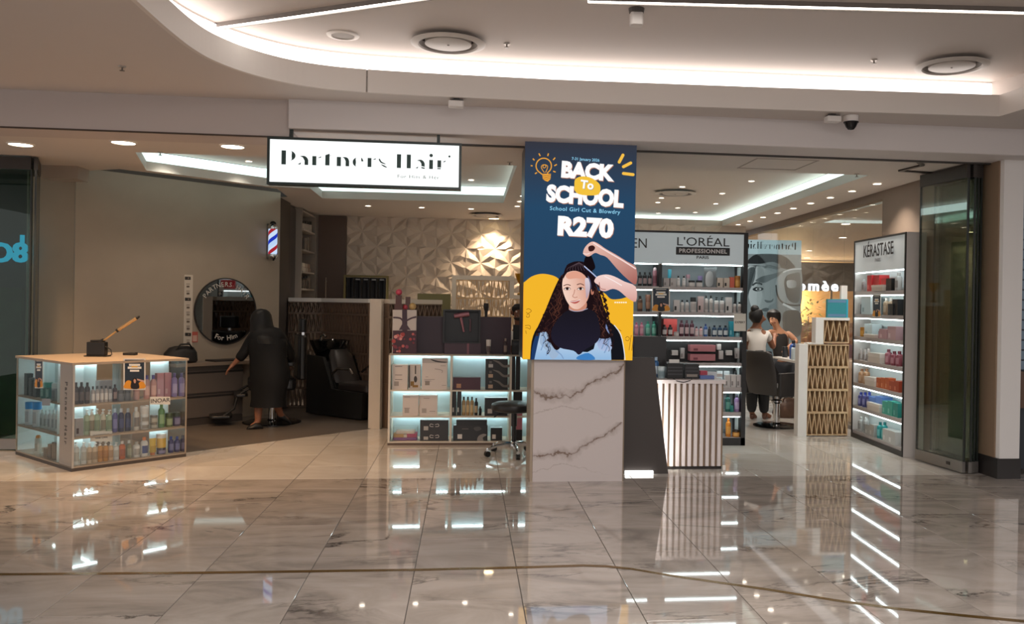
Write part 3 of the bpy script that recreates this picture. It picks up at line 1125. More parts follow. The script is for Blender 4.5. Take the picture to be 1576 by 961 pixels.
for s, qx, qy, h, w, r in (('BACK', 578, 312, 128, 470, -.045), ('SCHOOL', 565, 530, 135, 685, -.05), ('R270', 566, 800, 150, 495, -.03)):
    stext('letter_shadow', s, qx + 5, qy + 6, h, GWS, w, .062, .016, r)
    stext('lettering', s, qx, qy, h, GW, w, .060, .018, r)
cv2 = Canvas(lambda x, y: aty(x, y, SY - .020), (0, -1, 0))
cv2.poly(smooth_poly(QQ([(475, 430), (482, 375), (530, 350), (600, 355), (660, 385), (700, 430), (690, 500), (620, 515), (520, 505), (480, 475)]), 4), '#f4c33f')
cv2.build('blob', SCREEN, scr)
stext('letter_shadow', 'To', 588, 434, 70, glow('#b9a37a', K_SCREEN), 118, .035, .0215, -.1)
stext('lettering', 'To', 583, 428, 70, GW, 118, .035, .0225, -.1)
stext('small_print', '7-31 January 2026', 572, 203, 24, GB, 245, .012, .006, -.03)
stext('small_print', 'School Girl Cut & Blowdry', 566, 646, 34, GB, 622, .012, .018, -.03, 1.1)
# the left flank of the screen goes on round the corner
sd = Canvas(lambda x, y: Vector((SX0 + .003, x, y)), (-1, 0, 0))
sd.poly([(SY + .004, 1.09), (SY + .07, 1.09), (SY + .07, 1.72), (SY + .004, 1.80)], '#e58a2a')
sd.poly([(SY + .004, 1.80), (SY + .07, 1.72), (SY + .07, 2.99), (SY + .004, 2.99)], '#3f4a4c', '#48504f', grad=(0, 1))
sd.build('side_picture', SCREEN, scr)

# ------------------------------------------------------------------ hanging lightbox sign
sg = thing('hanging_sign', 'white lightbox sign with a dark frame hanging below the bulkhead', 'sign', (-.87, 7.47, 2.53))
TL, TR, BR, BL = [aty(*p, 7.42) for p in ((411, 208.5), (710.5, 222), (709.5, 292.5), (410.5, 283.5))]
SGX0, SGX1 = (TL.x + BL.x) / 2, (TR.x + BR.x) / 2
SGZ0, SGZ1 = (BL.z + BR.z) / 2, (TL.z + TR.z) / 2
FRM = mat('#22302f', .35)
fw = .021
obj('frame', MB().box(SGX0, SGX1, 7.42, 7.52, SGZ1 - fw, SGZ1).box(SGX0, SGX1, 7.42, 7.52, SGZ0, SGZ0 + fw)
    .box(SGX0, SGX0 + fw, 7.42, 7.52, SGZ0 + fw, SGZ1 - fw).box(SGX1 - fw, SGX1, 7.42, 7.52, SGZ0 + fw, SGZ1 - fw), FRM, sg)
lpan = obj('light_panel', MB().box(SGX0 + fw, SGX1 - fw, 7.432, 7.508, SGZ0 + fw, SGZ1 - fw), glow('#f6fbfa', K_SIGN), sg)
for px_ in (449, 675):
    p = aty(px_, 210, 7.47)
    obj('bracket', MB().box(p.x - .013, p.x + .013, 7.455, 7.485, SGZ1, 3.0), FRM, sg)
INK = mat('#2c4746', .5)


def glyphs(S, y, place):
    """the shop's stencil lettering as thin solid shapes; S maps close-view pixels to u, w"""
    shapes = []

    def bar(x0, x1, z0, z1):
        shapes.append([(x0, z0), (x1, z0), (x1, z1), (x0, z1)])

    def cres(cx_, cz, rx, rz, a0, a1, thick, n=10):
        o = [(cx_ + rx * math.cos(a0 + (a1 - a0) * k / n), cz + rz * math.sin(a0 + (a1 - a0) * k / n)) for k in range(n + 1)]
        i = [(cx_ + (rx - thick * math.sin(PI * k / n)) * math.cos(a0 + (a1 - a0) * k / n), cz + rz * (1 - .12 * math.sin(PI * k / n)) * math.sin(a0 + (a1 - a0) * k / n)) for k in range(n + 1)]
        shapes.append(o + i[1:-1][::-1])

    bar(117, 151, 158, 272)                                     # P
    cres(180, 199, 44, 39, -PI / 2, PI / 2, 30)
    shapes.append([(240, 268), (268, 250), (262, 268)])         # a
    shapes.append(smooth_poly([(258, 200), (290, 197), (312, 210), (322, 230)], 3, False) + [(322, 270), (294, 270), (294, 235), (280, 210)])
    bar(353, 384, 196, 270)                                     # r
    shapes.append([(398, 208), (422, 196), (420, 206), (402, 211)])
    shapes.append([(453, 185), (486, 172), (486, 268), (453, 268)])  # t
    shapes.append([(486, 188), (506, 186), (486, 192)])
    bar(542, 574, 196, 271)                                     # n
    shapes.append(smooth_poly([(584, 197), (612, 196), (630, 207), (638, 228)], 3, False) + [(638, 270), (610, 270), (610, 228), (600, 206)])
    cres(701, 234, 36, 37, PI * .52, PI * 1.48, 26)              # e
    shapes.append([(730, 194), (742, 205), (749, 226), (732, 226)])
    bar(781, 811, 196, 270)                                     # r
    shapes.append([(824, 207), (846, 196), (843, 207), (828, 210)])
    shapes.append(smooth_poly([(868, 207), (876, 199), (890, 222), (920, 238), (918, 243), (884, 232)], 3))   # s
    shapes.append(smooth_poly([(886, 246), (905, 250), (932, 265), (928, 270), (905, 262)], 3))
    bar(1010, 1043, 157, 270)                                   # H
    bar(1088, 1120, 157, 270)
    shapes.append([(1155, 268), (1180, 252), (1175, 268)])      # a
    shapes.append(smooth_poly([(1165, 203), (1198, 196), (1220, 208), (1230, 228)], 3, False) + [(1230, 254), (1203, 248), (1203, 228), (1190, 208)])
    shapes.append([(1203, 256), (1230, 260), (1230, 271), (1203, 266)])
    bar(1265, 1295, 195, 270)                                   # i
    shapes.append([(1280 + 14 * math.cos(a * PI / 6), 158 + 14 * math.sin(a * PI / 6)) for a in range(12)])
    bar(1330, 1360, 196, 255)                                   # r
    bar(1330, 1358, 260, 269)
    shapes.append([(1374, 206), (1396, 196), (1393, 207), (1378, 210)])
    shapes.append([(1425 + 9 * math.cos(a * PI / 5), 161 + 9 * math.sin(a * PI / 5)) for a in range(10)])
    mb = MB()
    for s in shapes:
        q = [S(*p) for p in s]
        mb.prismY(q, y, y + .004)
    return mb


mx = (SGX1 - SGX0) / 1513.0
obj('lettering', glyphs(lambda x, z: (SGX0 + (x - 8) * mx, SGZ1 - (z - 50) * mx * .97), 7.427, None), INK, lpan)
text('tagline', 'For Him & Her', .040, (SGX0 + (1180 - 8) * mx, 7.431, SGZ1 - 275 * mx * 1.02), mat('#8d9896', .5), lpan, sx=1.3, space=1.1, ext=.0005)

# ------------------------------------------------------------------ large recessed downlights over the entrance, salon downlights
def downlight(x, y, z, r, label, watts, group=None, col='#fff1dd', face=None, g=14.0):
    t = thing('downlight', label, 'downlight', (x, y, z - .012), group)
    obj('ring', MB().lathe([(r * .86, z - .002), (r * .88, z - .010), (r, z - .006), (r * 1.02, z - .0005)], 24, (x, y), cap=False), mat('#e6ded4', .4), t, True)
    obj('lens', MB().lathe([(.001, z - .004), (r * .87, z - .004), (r * .87, z - .001)], 24, (x, y)), glow(col, g), t)
    if watts:
        lamp('bulb', 'SPOT', watts, (x, y, z - .03), t, .05, (1, .74, .50) if watts == 110 else ((1, .62, .33) if watts == K_DOWNBIG else ((1, .93, .84) if x > 1.5 else (1, .84, .70))), (0, 0, 0), 2.0, .7)
    return t


for (x, y), nm in zip(((-4.194, 8.685), (-3.16, 8.376), (-2.195, 8.381)), ('leftmost', 'middle', 'rightmost')):
    downlight(x, y, 3.0, .115, '%s of the three large downlights over the glass cabinet' % nm, K_DOWNBIG)
for k in range(11):
    y = 9.37 + .652 * k
    downlight(4.585 + .006 * k, y, 3.0, .052, '%s downlight from the front in the row above the right wall' % ORD[k], K_DOWN if k % 2 == 0 else 0)
RD = [(2.957, 11.879), (3.703, 11.128), (3.704, 12.456), (2.959, 13.197), (3.032, 13.789), (3.532, 14.483), (3.976, 13.727), (4.003, 15.103), (3.4, 15.4)]
RD.sort(key=lambda p: p[1])
for k, (x, y) in enumerate(RD):
    downlight(x, y, 3.245, .045, '%s downlight from the front inside the right ceiling recess' % ORD[k], K_DOWN if k in (0, 2, 5) else 0)
for k, (x, y) in enumerate(((-3.3, 10.2), (-2.65, 10.85), (.021, 11.86))):
    downlight(x, y, 3.245, .045, ('downlight in the left ceiling recess at its far left end', 'downlight in the left ceiling recess just left of the sign', 'downlight in the left ceiling recess right of the sign')[k], K_DOWN * .3)
for k, (x, y) in enumerate(((-1.5, 13.23), (-.71, 13.257), (.031, 13.245))):
    downlight(x, y, 3.0, .05, '%s from left of three downlights before the star panel wall' % ORD[k], K_DOWN * .6)
for k, y in enumerate((11.455, 12.096, 12.71)):
    downlight(.703, y, 3.0, .045, '%s from front of three small downlights beside the LED screen' % ORD[k], 0)
t = downlight(.42, 14.72, 3.0, .10, 'warm downlight grazing the star panel wall', 110, col='#ffe3b0')
round_vent(.272, 13.96, 3.0 - .03, .26, 'round air vent in the salon ceiling before the star panel wall')
round_vent(2.99, 12.42, 3.245 - .03, .3, 'round air vent inside the right ceiling recess')
sprinkler(-3.0, 8.86, 3.0, 'sprinkler at the front edge of the left ceiling recess')
sprinkler(4.05, 8.74, 3.0, 'sprinkler at the front edge of the right ceiling recess')
sprinkler(.40, 8.75, 3.0, 'sprinkler just left of the LED screen')
t = tag(obj('ceiling_hatch', MB().box(2.72, 3.34, 8.02, 8.04, 2.996, 3.0).box(2.72, 3.34, 8.62, 8.64, 2.996, 3.0).box(2.72, 2.735, 8.04, 8.62, 2.996, 3.0).box(3.325, 3.34, 8.04, 8.62, 2.996, 3.0), mat('#a79c93', .5)), 'outline of an access hatch in the salon ceiling', 'hatch')
# parking track for the folding glass doors
tk = MB()
pts = [(4.25, 7.85), (4.40, 8.05), (4.363, 8.42), (4.80, 8.5), (4.80, 7.9)]
for a, b in zip(pts, pts[1:]):
    d = (Vector(b) - Vector(a)).normalized() * .001
    n = Vector((-d.y, d.x)).normalized() * .022
    A, B = Vector(a), Vector(b)
    tk.prism([tuple(A + n), tuple(B + n), tuple(B - n), tuple(A - n)], 2.985, 2.9995)
tag(obj('door_track', tk, mat('#3b3633', .4, .5)), 'dark ceiling track loop where the folding glass doors park', 'track')
# ------------------------------------------------------------------ products
PM = {}


def prod_meshes(kind, h, w, d, col, cap, lab):
    key = (kind, round(h, 2), round(w, 2), round(d, 2), col, cap, lab)
    if key in PM:
        return PM[key]
    h, w, d = max(.03, h), max(.02, w), max(.02, d)
    r = w / 2 * .94
    body, capm, labm = MB(), MB(), MB()
    bm_, cm_, lm_ = mat(col, .35), mat(cap or '#222222', .35), mat(lab or '#d8d2cb', .5)
    S = 10
    if kind == 'bottle':
        body.lathe([(r * .92, 0), (r, h * .03), (r, h * .70), (r * .8, h * .78), (r * .42, h * .82), (r * .42, h * .86)], S)
        capm.lathe([(r * .48, h * .83), (r * .48, h * .99), (r * .4, h)], S)
    elif kind == 'pump':
        body.lathe([(r * .92, 0), (r, h * .03), (r, h * .70), (r * .85, h * .77), (r * .4, h * .80)], S)
        capm.lathe([(r * .45, h * .79), (r * .45, h * .87), (r * .16, h * .88), (r * .16, h * .95)], S).box(-r * .3, r * .3, -r * .9, r * .3, h * .95, h)
    elif kind == 'tube':
        body.loft([(0, 0, h * .16, r * .85, r * .8), (0, 0, h * .5, r * .95, r * .6), (0, 0, h, r, .004)], S)
        capm.lathe([(r * .7, 0), (r * .74, h * .16)], S)
    elif kind == 'jar':
        body.lathe([(r * .92, 0), (r, h * .06), (r, h * .68), (r * .95, h * .72)], S)
        capm.lathe([(r * 1.02, h * .70), (r * 1.02, h * .97), (r * .96, h)], S)
    elif kind == 'can':
        body.lathe([(r, 0), (r, h * .80), (r * .8, h * .84)], S)
        capm.lathe([(r * .78, h * .82), (r * .74, h * .95), (r * .4, h)], S)
    elif kind == 'box':
        body.box(-w * .485, w * .485, -d / 2, d / 2, 0, h)
        capm = None
    elif kind == 'lidbox':
        body.box(-w * .475, w * .475, -d * .48, d * .48, 0, h * .62)
        capm.box(-w * .49, w * .49, -d / 2, d / 2, h * .62, h)
    if lab:
        if kind in ('box', 'lidbox'):
            labm.box(-w * .36, -w * .36 + min(w * .3, .05), -d / 2 - .002, -d / 2 + .001, h * .14, h * .14 + min(h * .34, .05))
        else:
            z0, z1 = (h * .16, h * .56) if kind != 'jar' else (h * .14, h * .6)
            vs, fs = [], []
            for z in (z0, z1):
                for k in range(6):
                    a = -PI / 2 - .95 + 1.9 * k / 5
                    vs.append((r * 1.03 * math.cos(a), r * 1.03 * math.sin(a) * (.8 if kind == 'tube' else 1), z))
            fs = [(k, k + 1, 7 + k, 6 + k) for k in range(5)]
            labm.add(vs, fs)
    else:
        labm = None
    nm = {'bottle': 'bottle', 'pump': 'pump_bottle', 'tube': 'cream_tube', 'jar': 'jar', 'can': 'spray_can', 'box': 'carton', 'lidbox': 'gift_box'}[kind]
    out = [(nm, mesh_of(nm, body, bm_, kind not in ('box', 'lidbox')))]
    if capm:
        out.append(('pump_head' if kind == 'pump' else ('lid' if kind in ('jar', 'lidbox') else 'cap'), mesh_of('cap', capm, cm_)))
    if labm:
        out.append(('label', mesh_of('label', labm, lm_)))
    for _, me in out:
        if nm not in ('carton', 'gift_box'):
            try:
                me.set_sharp_from_angle(angle=math.radians(50))
            except Exception:
                pass
    PM[key] = out
    return out


CATS = {'bottle': 'bottle', 'pump': 'pump bottle', 'tube': 'tube', 'jar': 'jar', 'can': 'spray can', 'box': 'carton', 'lidbox': 'box'}


def product(kind, h, w, d, col, cap, lab, loc, rz):
    out = prod_meshes(kind, h, w, d, col, cap, lab)
    root = None
    for i, (nm, me) in enumerate(out):
        o = bpy.data.objects.new(nm, me)
        COL.objects.link(o)
        if i == 0:
            root = o
            o.location = loc
            o.rotation_euler = (0, 0, rz)
        else:
            o.parent = root
    return root


def row(p, n, zb, inset, shelf, group, items, wf=1.0, xmap=None):
    """items: (words, kind, colour, cap colour, label colour, photo width, photo top, [photo centres][, extra inset, base lift from photo y])"""
    n = Vector(n).normalized()
    rz = math.atan2(n.y, n.x) + PI / 2
    seen = {}
    for it in items:
        seen.setdefault(it[0], []).extend(it[7])
    for it in items:
        words_, kind, col, cap, lab, wpx, ytop, xs = it[:8]
        ex = it[8] if len(it) > 8 else 0.0
        yb = it[9] if len(it) > 9 else None
        pl = Vector(p) - n * (inset + ex)
        for x0 in xs:
            x = xmap(x0) if xmap else x0
            a, b = on(x - wpx / 2, ytop, pl, n), on(x + wpx / 2, ytop, pl, n)
            w = (b - a).length
            c = (a + b) / 2
            wm = wpx * (CAM_R.transposed() @ (c - Vector((0, 0, EYE)))).y / FPX
            w = (w * .97 if w < 1.3 * wm else min(w * .85, wm * 1.5)) if kind in ('box', 'lidbox') else wm
            w *= wf
            z0 = zb if yb is None else on(x, yb, pl, n).z
            h = c.z - z0
            if kind in ('box', 'lidbox'):
                d = min(.12, max(.05, w * .7))
            else:
                d = w
            o = product(kind, h, w, d, col, cap, lab, (c.x, c.y, z0 + .0005), rz)
            allx = sorted(seen[words_])
            if len(allx) > 1:
                k = allx.index(x0)
                lbl = '%s, %s of %s from left, %s' % (words_, ORD[k], NUM[len(allx)], shelf)
            else:
                lbl = '%s %s' % (words_, shelf)
            tag(o, lbl, CATS[kind], group)


def minipost(name, p, n, x0, y0, x1, y1, label, outd=.006, thin=.003):
    """a small print of the screen's advertisement on a card"""
    n = Vector(n).normalized()
    pl = Vector(p) + n * outd
    f = lambda u, v: on(x0 + (x1 - x0) * u, y0 + (y1 - y0) * v, pl, n)
    q = [f(0, 0), f(1, 0), f(1, 1), f(0, 1)]
    t = thing(name, label, 'poster', tuple((q[2] + q[3]) / 2), 'small promotion posters')
    back = MB().add([v for v in q] + [v - n * thin for v in q], [(0, 3, 2, 1), (4, 5, 6, 7), (0, 1, 5, 4), (1, 2, 6, 5), (2, 3, 7, 6), (3, 0, 4, 7)])
    obj('card', back, mat('#d9d4cc', .5), t)
    c = Canvas(f, n, .0003)
    c.poly([(.06, .04), (.94, .04), (.94, .95), (.06, .95)], '#23303f')
    c.poly([(.2, .07), (.8, .07), (.8, .10), (.2, .10)], '#c8c4bc')
    for (a, b, w) in ((.17, .24, .5), (.26, .33, .62), (.36, .42, .42)):
        c.poly([(.5 - w / 2, a), (.5 + w / 2, a), (.5 + w / 2, b), (.5 - w / 2, b)], '#ece7de')
    c.poly([(.36, .24), (.64, .24), (.64, .28), (.36, .28)], '#e8b23a')
    c.poly(smooth_poly([(.06, .80), (.18, .70), (.34, .72), (.44, .84), (.62, .82), (.80, .72), (.94, .78), (.94, .95), (.06, .95)], 3), '#e0962c')
    c.poly(smooth_poly([(.34, .95), (.36, .72), (.46, .62), (.56, .62), (.66, .74), (.70, .95)], 3), '#1c1518')
    c.poly(smooth_poly([(.45, .70), (.50, .65), (.56, .70), (.54, .78), (.48, .78)], 3), '#cf9a80')
    c.poly([(.60, .64), (.94, .70), (.94, .76), (.62, .69)], '#caa090')
    c.build('print', PRINT, t)
    return t


STRIP = glow('#e9fbfb', K_SHELF)
CABSTRIP = glow('#e2fbff', K_SHELF * 1.6)

# ------------------------------------------------------------------ glass display cabinet on the left, standing at 45 degrees
CC = Vector((-3.51, 8.235, 0))
U = Vector((1, 1, 0)).normalized()
V = Vector((-1, 1, 0)).normalized()
LU, LV, HC = 1.065, 1.30, .98
MC = Matrix((( U.x, V.x, 0, CC.x), (U.y, V.y, 0, CC.y), (0, 0, 1, 0), (0, 0, 0, 1)))      # local x along U, y along V
cab = thing('display_cabinet', 'low glass display cabinet with lit shelves of hair products, standing at an angle', 'display cabinet', tuple(CC + U * .5 + V * .5))
WOOD = mat('#a3927f', .45)
PALE = mat('#dcecef', .5)
ALU = mat('#b3aca2', .35, .4)
B = lambda *a: MB(MC).box(*a)
obj('top', B(-.01, LU + .01, -.01, LV + .01, HC - .022, HC), WOOD, cab)
obj('plinth', B(0, LU, 0, LV, 0, .03), mat('#4a4038', .5), cab)
obj('bottom_board', B(0, LU, 0, LV, .03, .042), WOOD, cab)
SHZ = [.300, .592]
for z in SHZ:
    obj('shelf', MB(MC).box(.004, LU - .004, .004, .34, z - .014, z), WOOD, cab)
    obj('shelf', MB(MC).box(.004, .34, .34, LV - .004, z - .014, z), WOOD, cab)
cpan = obj('corner_panel', MB(MC).box(0, .006, .0, .27, .03, HC - .022), mat('#a39b92', .4), cab)
obj('corner_post', MB(MC).box(0, .018, -.002, .012, .03, HC - .022), ALU, cab)
obj('end_post', MB(MC).box(LU - .012, LU, 0, .012, .03, HC - .022), WOOD, cab)
obj('end_post', MB(MC).box(0, .012, LV - .012, LV, .03, HC - .022), WOOD, cab)
obj('end_panel', MB(MC).box(LU - .008, LU - .002, .012, .34, .042, HC - .022), GLASS, cab)
obj('back_panel', MB(MC).box(.345, .352, .345, LV - .01, .042, HC - .022), PALE, cab)
obj('back_panel', MB(MC).box(.012, .345, LV - .016, LV - .006, .042, HC - .022), PALE, cab)
obj('back_panel', MB(MC).box(.01, .235, .345, .352, .042, HC - .022), PALE, cab)
obj('back_panel', MB(MC).box(LU - .20, LU - .012, .345, .352, .042, HC - .022), PALE, cab)
obj('back_panel', MB(MC).box(.50, .58, .345, .352, .042, HC - .022), PALE, cab)
obj('divider', MB(MC).box(.53, .542, .02, .34, .042, HC - .022), GLASS, cab)
obj('divider', MB(MC).box(.02, .34, .76, .772, .042, HC - .022), GLASS, cab)
for z in (SHZ[0] - .016, SHZ[1] - .016, HC - .024):
    obj('light_strip', MB(MC).box(.04, .36, .30, .315, z - .008, z), CABSTRIP, cab)
    obj('light_strip', MB(MC).box(LU - .26, LU - .03, .30, .315, z - .008, z), CABSTRIP, cab)
    obj('light_strip', MB(MC).box(.31, .325, .36, LV - .1, z - .008, z), CABSTRIP, cab)
obj('front_glass', MB(MC).box(.02, LU - .013, .0, .004, .042, HC - .022), GLASS, cab)
obj('front_glass', MB(MC).box(.0, .004, .272, LV - .013, .042, HC - .022), GLASS, cab)
nR = Vector((1, -1, 0)).normalized()
nL = Vector((-1, -1, 0)).normalized()
# the shop's name runs down the corner panel
ptx = text('lettering', 'Partners Hair', .075, (0, 0, 0), mat('#3b3b3a', .5), cpan, sx=1.0, bold=.001, space=1.35, ext=.0005)
pc = CC + V * .135 + nL * .001
rm = Matrix(((0, nR.x * 1.0, 0), (0, nR.y * 1.0, 0), (-1, 0, 0)))
tx, ty = Vector((0, 0, -1)), Vector((.7071, -.7071, 0))
rm = Matrix((tx, ty, tx.cross(ty))).transposed()
ptx.location = (pc.x, pc.y, .52)
ptx.rotation_euler = rm.to_euler()
minipost('promotion_poster', CC, nL, 53.5, 552, 66, 598, 'small dark promotion poster on the glass cabinet, left side')
minipost('promotion_poster', CC, nR, 190, 552, 224, 600.5, 'dark promotion poster on the glass cabinet, right side')


def card(name, p, n, x0, y0, x1, y1, label, words_=None, size=.03, col='#d9d3c8', ink='#33302c', outd=.006, sx=1.0, cat='sign'):
    n = Vector(n).normalized()
    pl = Vector(p) + n * outd
    q = [on(*a, pl, n) for a in ((x0, y0), (x1, y0), (x1, y1), (x0, y1))]
    t = thing(name, label, cat, tuple((q[2] + q[3]) / 2))
    obj('card', MB().add(q + [v - n * .003 for v in q], [(0, 3, 2, 1), (4, 5, 6, 7), (0, 1, 5, 4), (1, 2, 6, 5), (2, 3, 7, 6), (3, 0, 4, 7)]), mat(col, .5), t)
    c = sum(q, Vector()) / 4
    rz = math.atan2(n.y, n.x) + PI / 2
    for k, s in enumerate(words_ or []):
        z = c.z + (len(words_) - 1) * size * .55 - k * size * 1.1
        text('lettering', s, size, (c.x + n.x * .001, c.y + n.y * .001, z), mat(ink, .5), t, rz=rz, sx=sx, ext=.0003, bold=.0006)
    return t


card('brand_card', CC, nR, 231, 611, 262, 623, 'pale brand card hung on the middle shelf of the glass cabinet', ['INOAR'], .055, sx=1.1)
card('price_card', CC, nR, 139, 664, 173, 680, 'pale price card on the lowest shelf of the glass cabinet', ['PROFESSIONAL', 'HAIR CARE'], .022, outd=-.05)
card('shelf_ticket', CC, nL, 64.5, 614, 77, 624.5, 'small grey ticket on the left side of the glass cabinet', None, col='#8e949a')
G = 'products in the glass cabinet'
sh = 'top shelf, glass cabinet\'s right side'
row(CC, nR, SHZ[1], .12, sh, G, [
    ('dark brown bottle', 'bottle', '#2c2424', '#171515', '#5b504c', 8.5, 589, [117, 125.5, 134.5]),
    ('grey labelled bottle', 'bottle', '#b3aaa5', '#3a3636', '#dad4ce', 6.6, 595, [143, 149.7, 156.4, 163, 169.6]),
    ('pale grey carton', 'box', '#a9a4a2', None, '#d8d4d0', 21, 586, [160], .14),
    ('dark red bottle', 'bottle', '#3c2020', '#241414', '#a07f72', 7, 592, [177]),
    ('smoky grey jar', 'jar', '#85817f', '#6d6967', None, 10, 601, [186, 196.5]),
    ('peach pink bottle', 'bottle', '#d39a8c', '#7b6fae', '#e2b3a6', 9.5, 578, [226, 236]),
    ('pale peach jar', 'jar', '#c89b90', '#b9877e', None, 10, 597, [210]),
    ('bright pink carton', 'box', '#d8a0a6', None, '#e9c6c6', 11, 574.5, [245.5, 257], .05),
    ('lilac bottle', 'bottle', '#9a8dbf', '#6a5c96', '#b6acd3', 9.5, 574.5, [268.5, 279.5])])
sh = 'middle shelf, glass cabinet\'s right side'
row(CC, nR, SHZ[0], .12, sh, G, [
    ('grey carton', 'box', '#a39a95', None, '#3b2320', 13, 644, [120.5]),
    ('pale green pump bottle', 'pump', '#b9c7a5', '#e8ece6', '#8c9a78', 9, 631, [133.5, 149, 168]),
    ('cream pump bottle', 'pump', '#d8cfb6', '#eceae4', '#8f8468', 9, 630, [141, 158.5]),
    ('violet bottle', 'bottle', '#5f5a93', '#c6d9e8', '#8883b4', 8.5, 629, [177]),
    ('navy bottle', 'bottle', '#2a2b4c', '#cfd4dc', '#454a74', 9, 629, [186.5, 197]),
    ('cream bottle', 'bottle', '#d9d1c4', '#efece6', '#8d8175', 10, 627, [209.5]),
    ('stacked white tub', 'jar', '#ded8cf', '#f0ece5', '#a39888', 12.5, 650, [222]),
    ('white tub of the stack', 'jar', '#ded8cf', '#f0ece5', '#a39888', 12.5, 637, [222.2], 0, 650),
    ('topmost white tub', 'jar', '#e6e0d8', '#f4f0ea', None, 13.5, 625, [222.4], 0, 637),
    ('tan tub', 'jar', '#a3967f', '#7f735f', '#c9bca4', 11.5, 651, [236.5]),
    ('upper tan tub', 'jar', '#a3967f', '#7f735f', '#c9bca4', 11.5, 639, [236.7], 0, 651),
    ('bright green bottle', 'bottle', '#5f8f3f', '#6fa548', '#9dbb7c', 10, 622, [248.5]),
    ('olive green tub', 'jar', '#6c7a4a', '#4f5a38', '#aab68a', 11.5, 636, [260]),
    ('dark purple tub', 'jar', '#4f4668', '#35402f', '#8c84a4', 11.5, 635, [271.8])])
sh = 'lowest shelf, glass cabinet\'s right side'
row(CC, nR, .042, .10, sh, G, [
    ('clear white pump bottle', 'pump', '#d4d4cd', '#eeeeea', '#b5b3a8', 9.5, 681, [117, 128.5, 178.5]),
    ('beige pump bottle', 'pump', '#cdb596', '#eeeeea', '#a1886a', 9, 682, [137.5, 146]),
    ('amber pump bottle', 'pump', '#c98b3c', '#e9e6e0', '#a86d28', 9, 680, [154, 162.5]),
    ('peach pump bottle', 'pump', '#d9b48c', '#e9e6e0', '#b08a64', 8, 680, [170.5]),
    ('deep orange bottle', 'bottle', '#c5622c', '#dcd6cd', '#9d4a1e', 10, 679, [188]),
    ('grey green bottle', 'bottle', '#7c8468', '#e4e2dc', '#a4aa92', 8.5, 678, [198.5]),
    ('white squat bottle', 'bottle', '#dcd8d0', '#b9b2a6', '#a7a095', 11, 680, [210]),
    ('white bottle with orange cap', 'bottle', '#e2ded6', '#d27b34', '#3f4f86', 11, 673, [222]),
    ('yellow tube', 'tube', '#dcb62e', '#c9722b', '#c59d20', 11, 675, [235]),
    ('dark violet tub', 'jar', '#3d3a5e', '#2b2a45', '#8480a6', 14, 689, [248]),
    ('white and yellow tub', 'jar', '#dfb44a', '#e9e4da', None, 15, 668, [248.2], 0, 689),
    ('indigo blue bottle', 'bottle', '#3a4176', '#2e52a4', '#6f76a8', 9, 672, [263, 272.5]),
    ('indigo cone bottle', 'bottle', '#332f55', '#26233f', '#6a6690', 9, 670, [281.5])])
sh = 'top shelf, glass cabinet\'s left side'
row(CC, nL, SHZ[1], .07, sh, G, [
    ('black carton', 'box', '#25262a', None, '#44474c', 8, 575, [44.3]),
    ('lower black carton', 'box', '#25262a', None, '#44474c', 8, 582, [51.1]),
    ('small black carton', 'box', '#2b2d31', None, '#44474c', 9, 587, [58.2]),
    ('teal jar', 'jar', '#3f6f6e', '#2f8a82', '#78a29e', 10, 589, [67.8, 76.2]),
    ('pale grey tub', 'jar', '#8f979a', '#b4c0c2', '#70797c', 12, 590, [86.2])])
sh = 'middle shelf, glass cabinet\'s left side'
row(CC, nL, SHZ[0], .075, sh, G, [
    ('white tub with blue lid', 'jar', '#c3cbcf', '#2f86c9', '#a5afb5', 13, 619, [45.9, 57.5]),
    ('pale grey bottle', 'bottle', '#b4bcbe', '#d8e8ea', '#8d979b', 7, 631, [65.4, 71.4, 77.4, 83.4, 89.2])])
sh = 'lowest shelf, glass cabinet\'s left side'
row(CC, nL, .042, .07, sh, G, [
    ('pale bottle with orange cap', 'can', '#b9bab0', '#d08a42', '#8f9088', 10, 670, [59.1]),
    ('tiny pale jar', 'jar', '#b5bdbc', '#cdd6d6', None, 7, 698, [67.1]),
    ('brown carton', 'box', '#5c5550', None, '#736b65', 8, 690, [73.8]),
    ('tall brown carton', 'box', '#544e4a', None, '#736b65', 8, 684, [80.5]),
    ('tallest brown carton', 'box', '#5c5550', None, '#736b65', 9, 681, [87.7])])

# ------------------------------------------------------------------ white wall unit with lit cubes in the middle
YC = 9.64
mid = thing('product_counter', 'low white open-front product counter with pale blue lit back', 'shelf unit', (0, YC + .18, 0))
MX = [-.835, -.165, .490, 1.0]
MZ = [.03, .318, .608, .985]
CREAM = mat('#cfc3b2', .45)
BLUE = mat('#c6dfe6', .5)
obj('top', MB().box(MX[0] - .005, MX[-1], YC, YC + .42, MZ[3], 1.003), mat('#a39684', .45), mid)
obj('base', MB().box(MX[0] - .01, MX[-1], YC - .004, YC + .40, 0, .026), mat('#5d4a3d', .5), mid)
obj('bottom_board', MB().box(MX[0], MX[-1], YC, YC + .40, .026, .040), CREAM, mid)
for z in MZ[1:3]:
    obj('shelf', MB().box(MX[0], MX[-1], YC, YC + .38, z - .016, z), CREAM, mid)
for k, x in enumerate(MX):
    obj('upright', MB().box(x - .011, x + .011, YC - .002, YC + .38, .026, MZ[3]), CREAM, mid)
obj('back', MB().box(MX[0], MX[-1], YC + .38, YC + .40, .03, MZ[3]), BLUE, mid)
for k in range(3):
    for z in (MZ[1] - .017, MZ[2] - .017, MZ[3] - .001):
        obj('light_strip', MB().box(MX[k] + .03, MX[k + 1] - .03, YC + .33, YC + .345, z - .008, z), CABSTRIP, mid)
G = 'boxed tools in the product counter'
pl, nF = (0, YC, 0), (0, -1, 0)
sh = 'top cubes of the product counter'
BX = 'box'
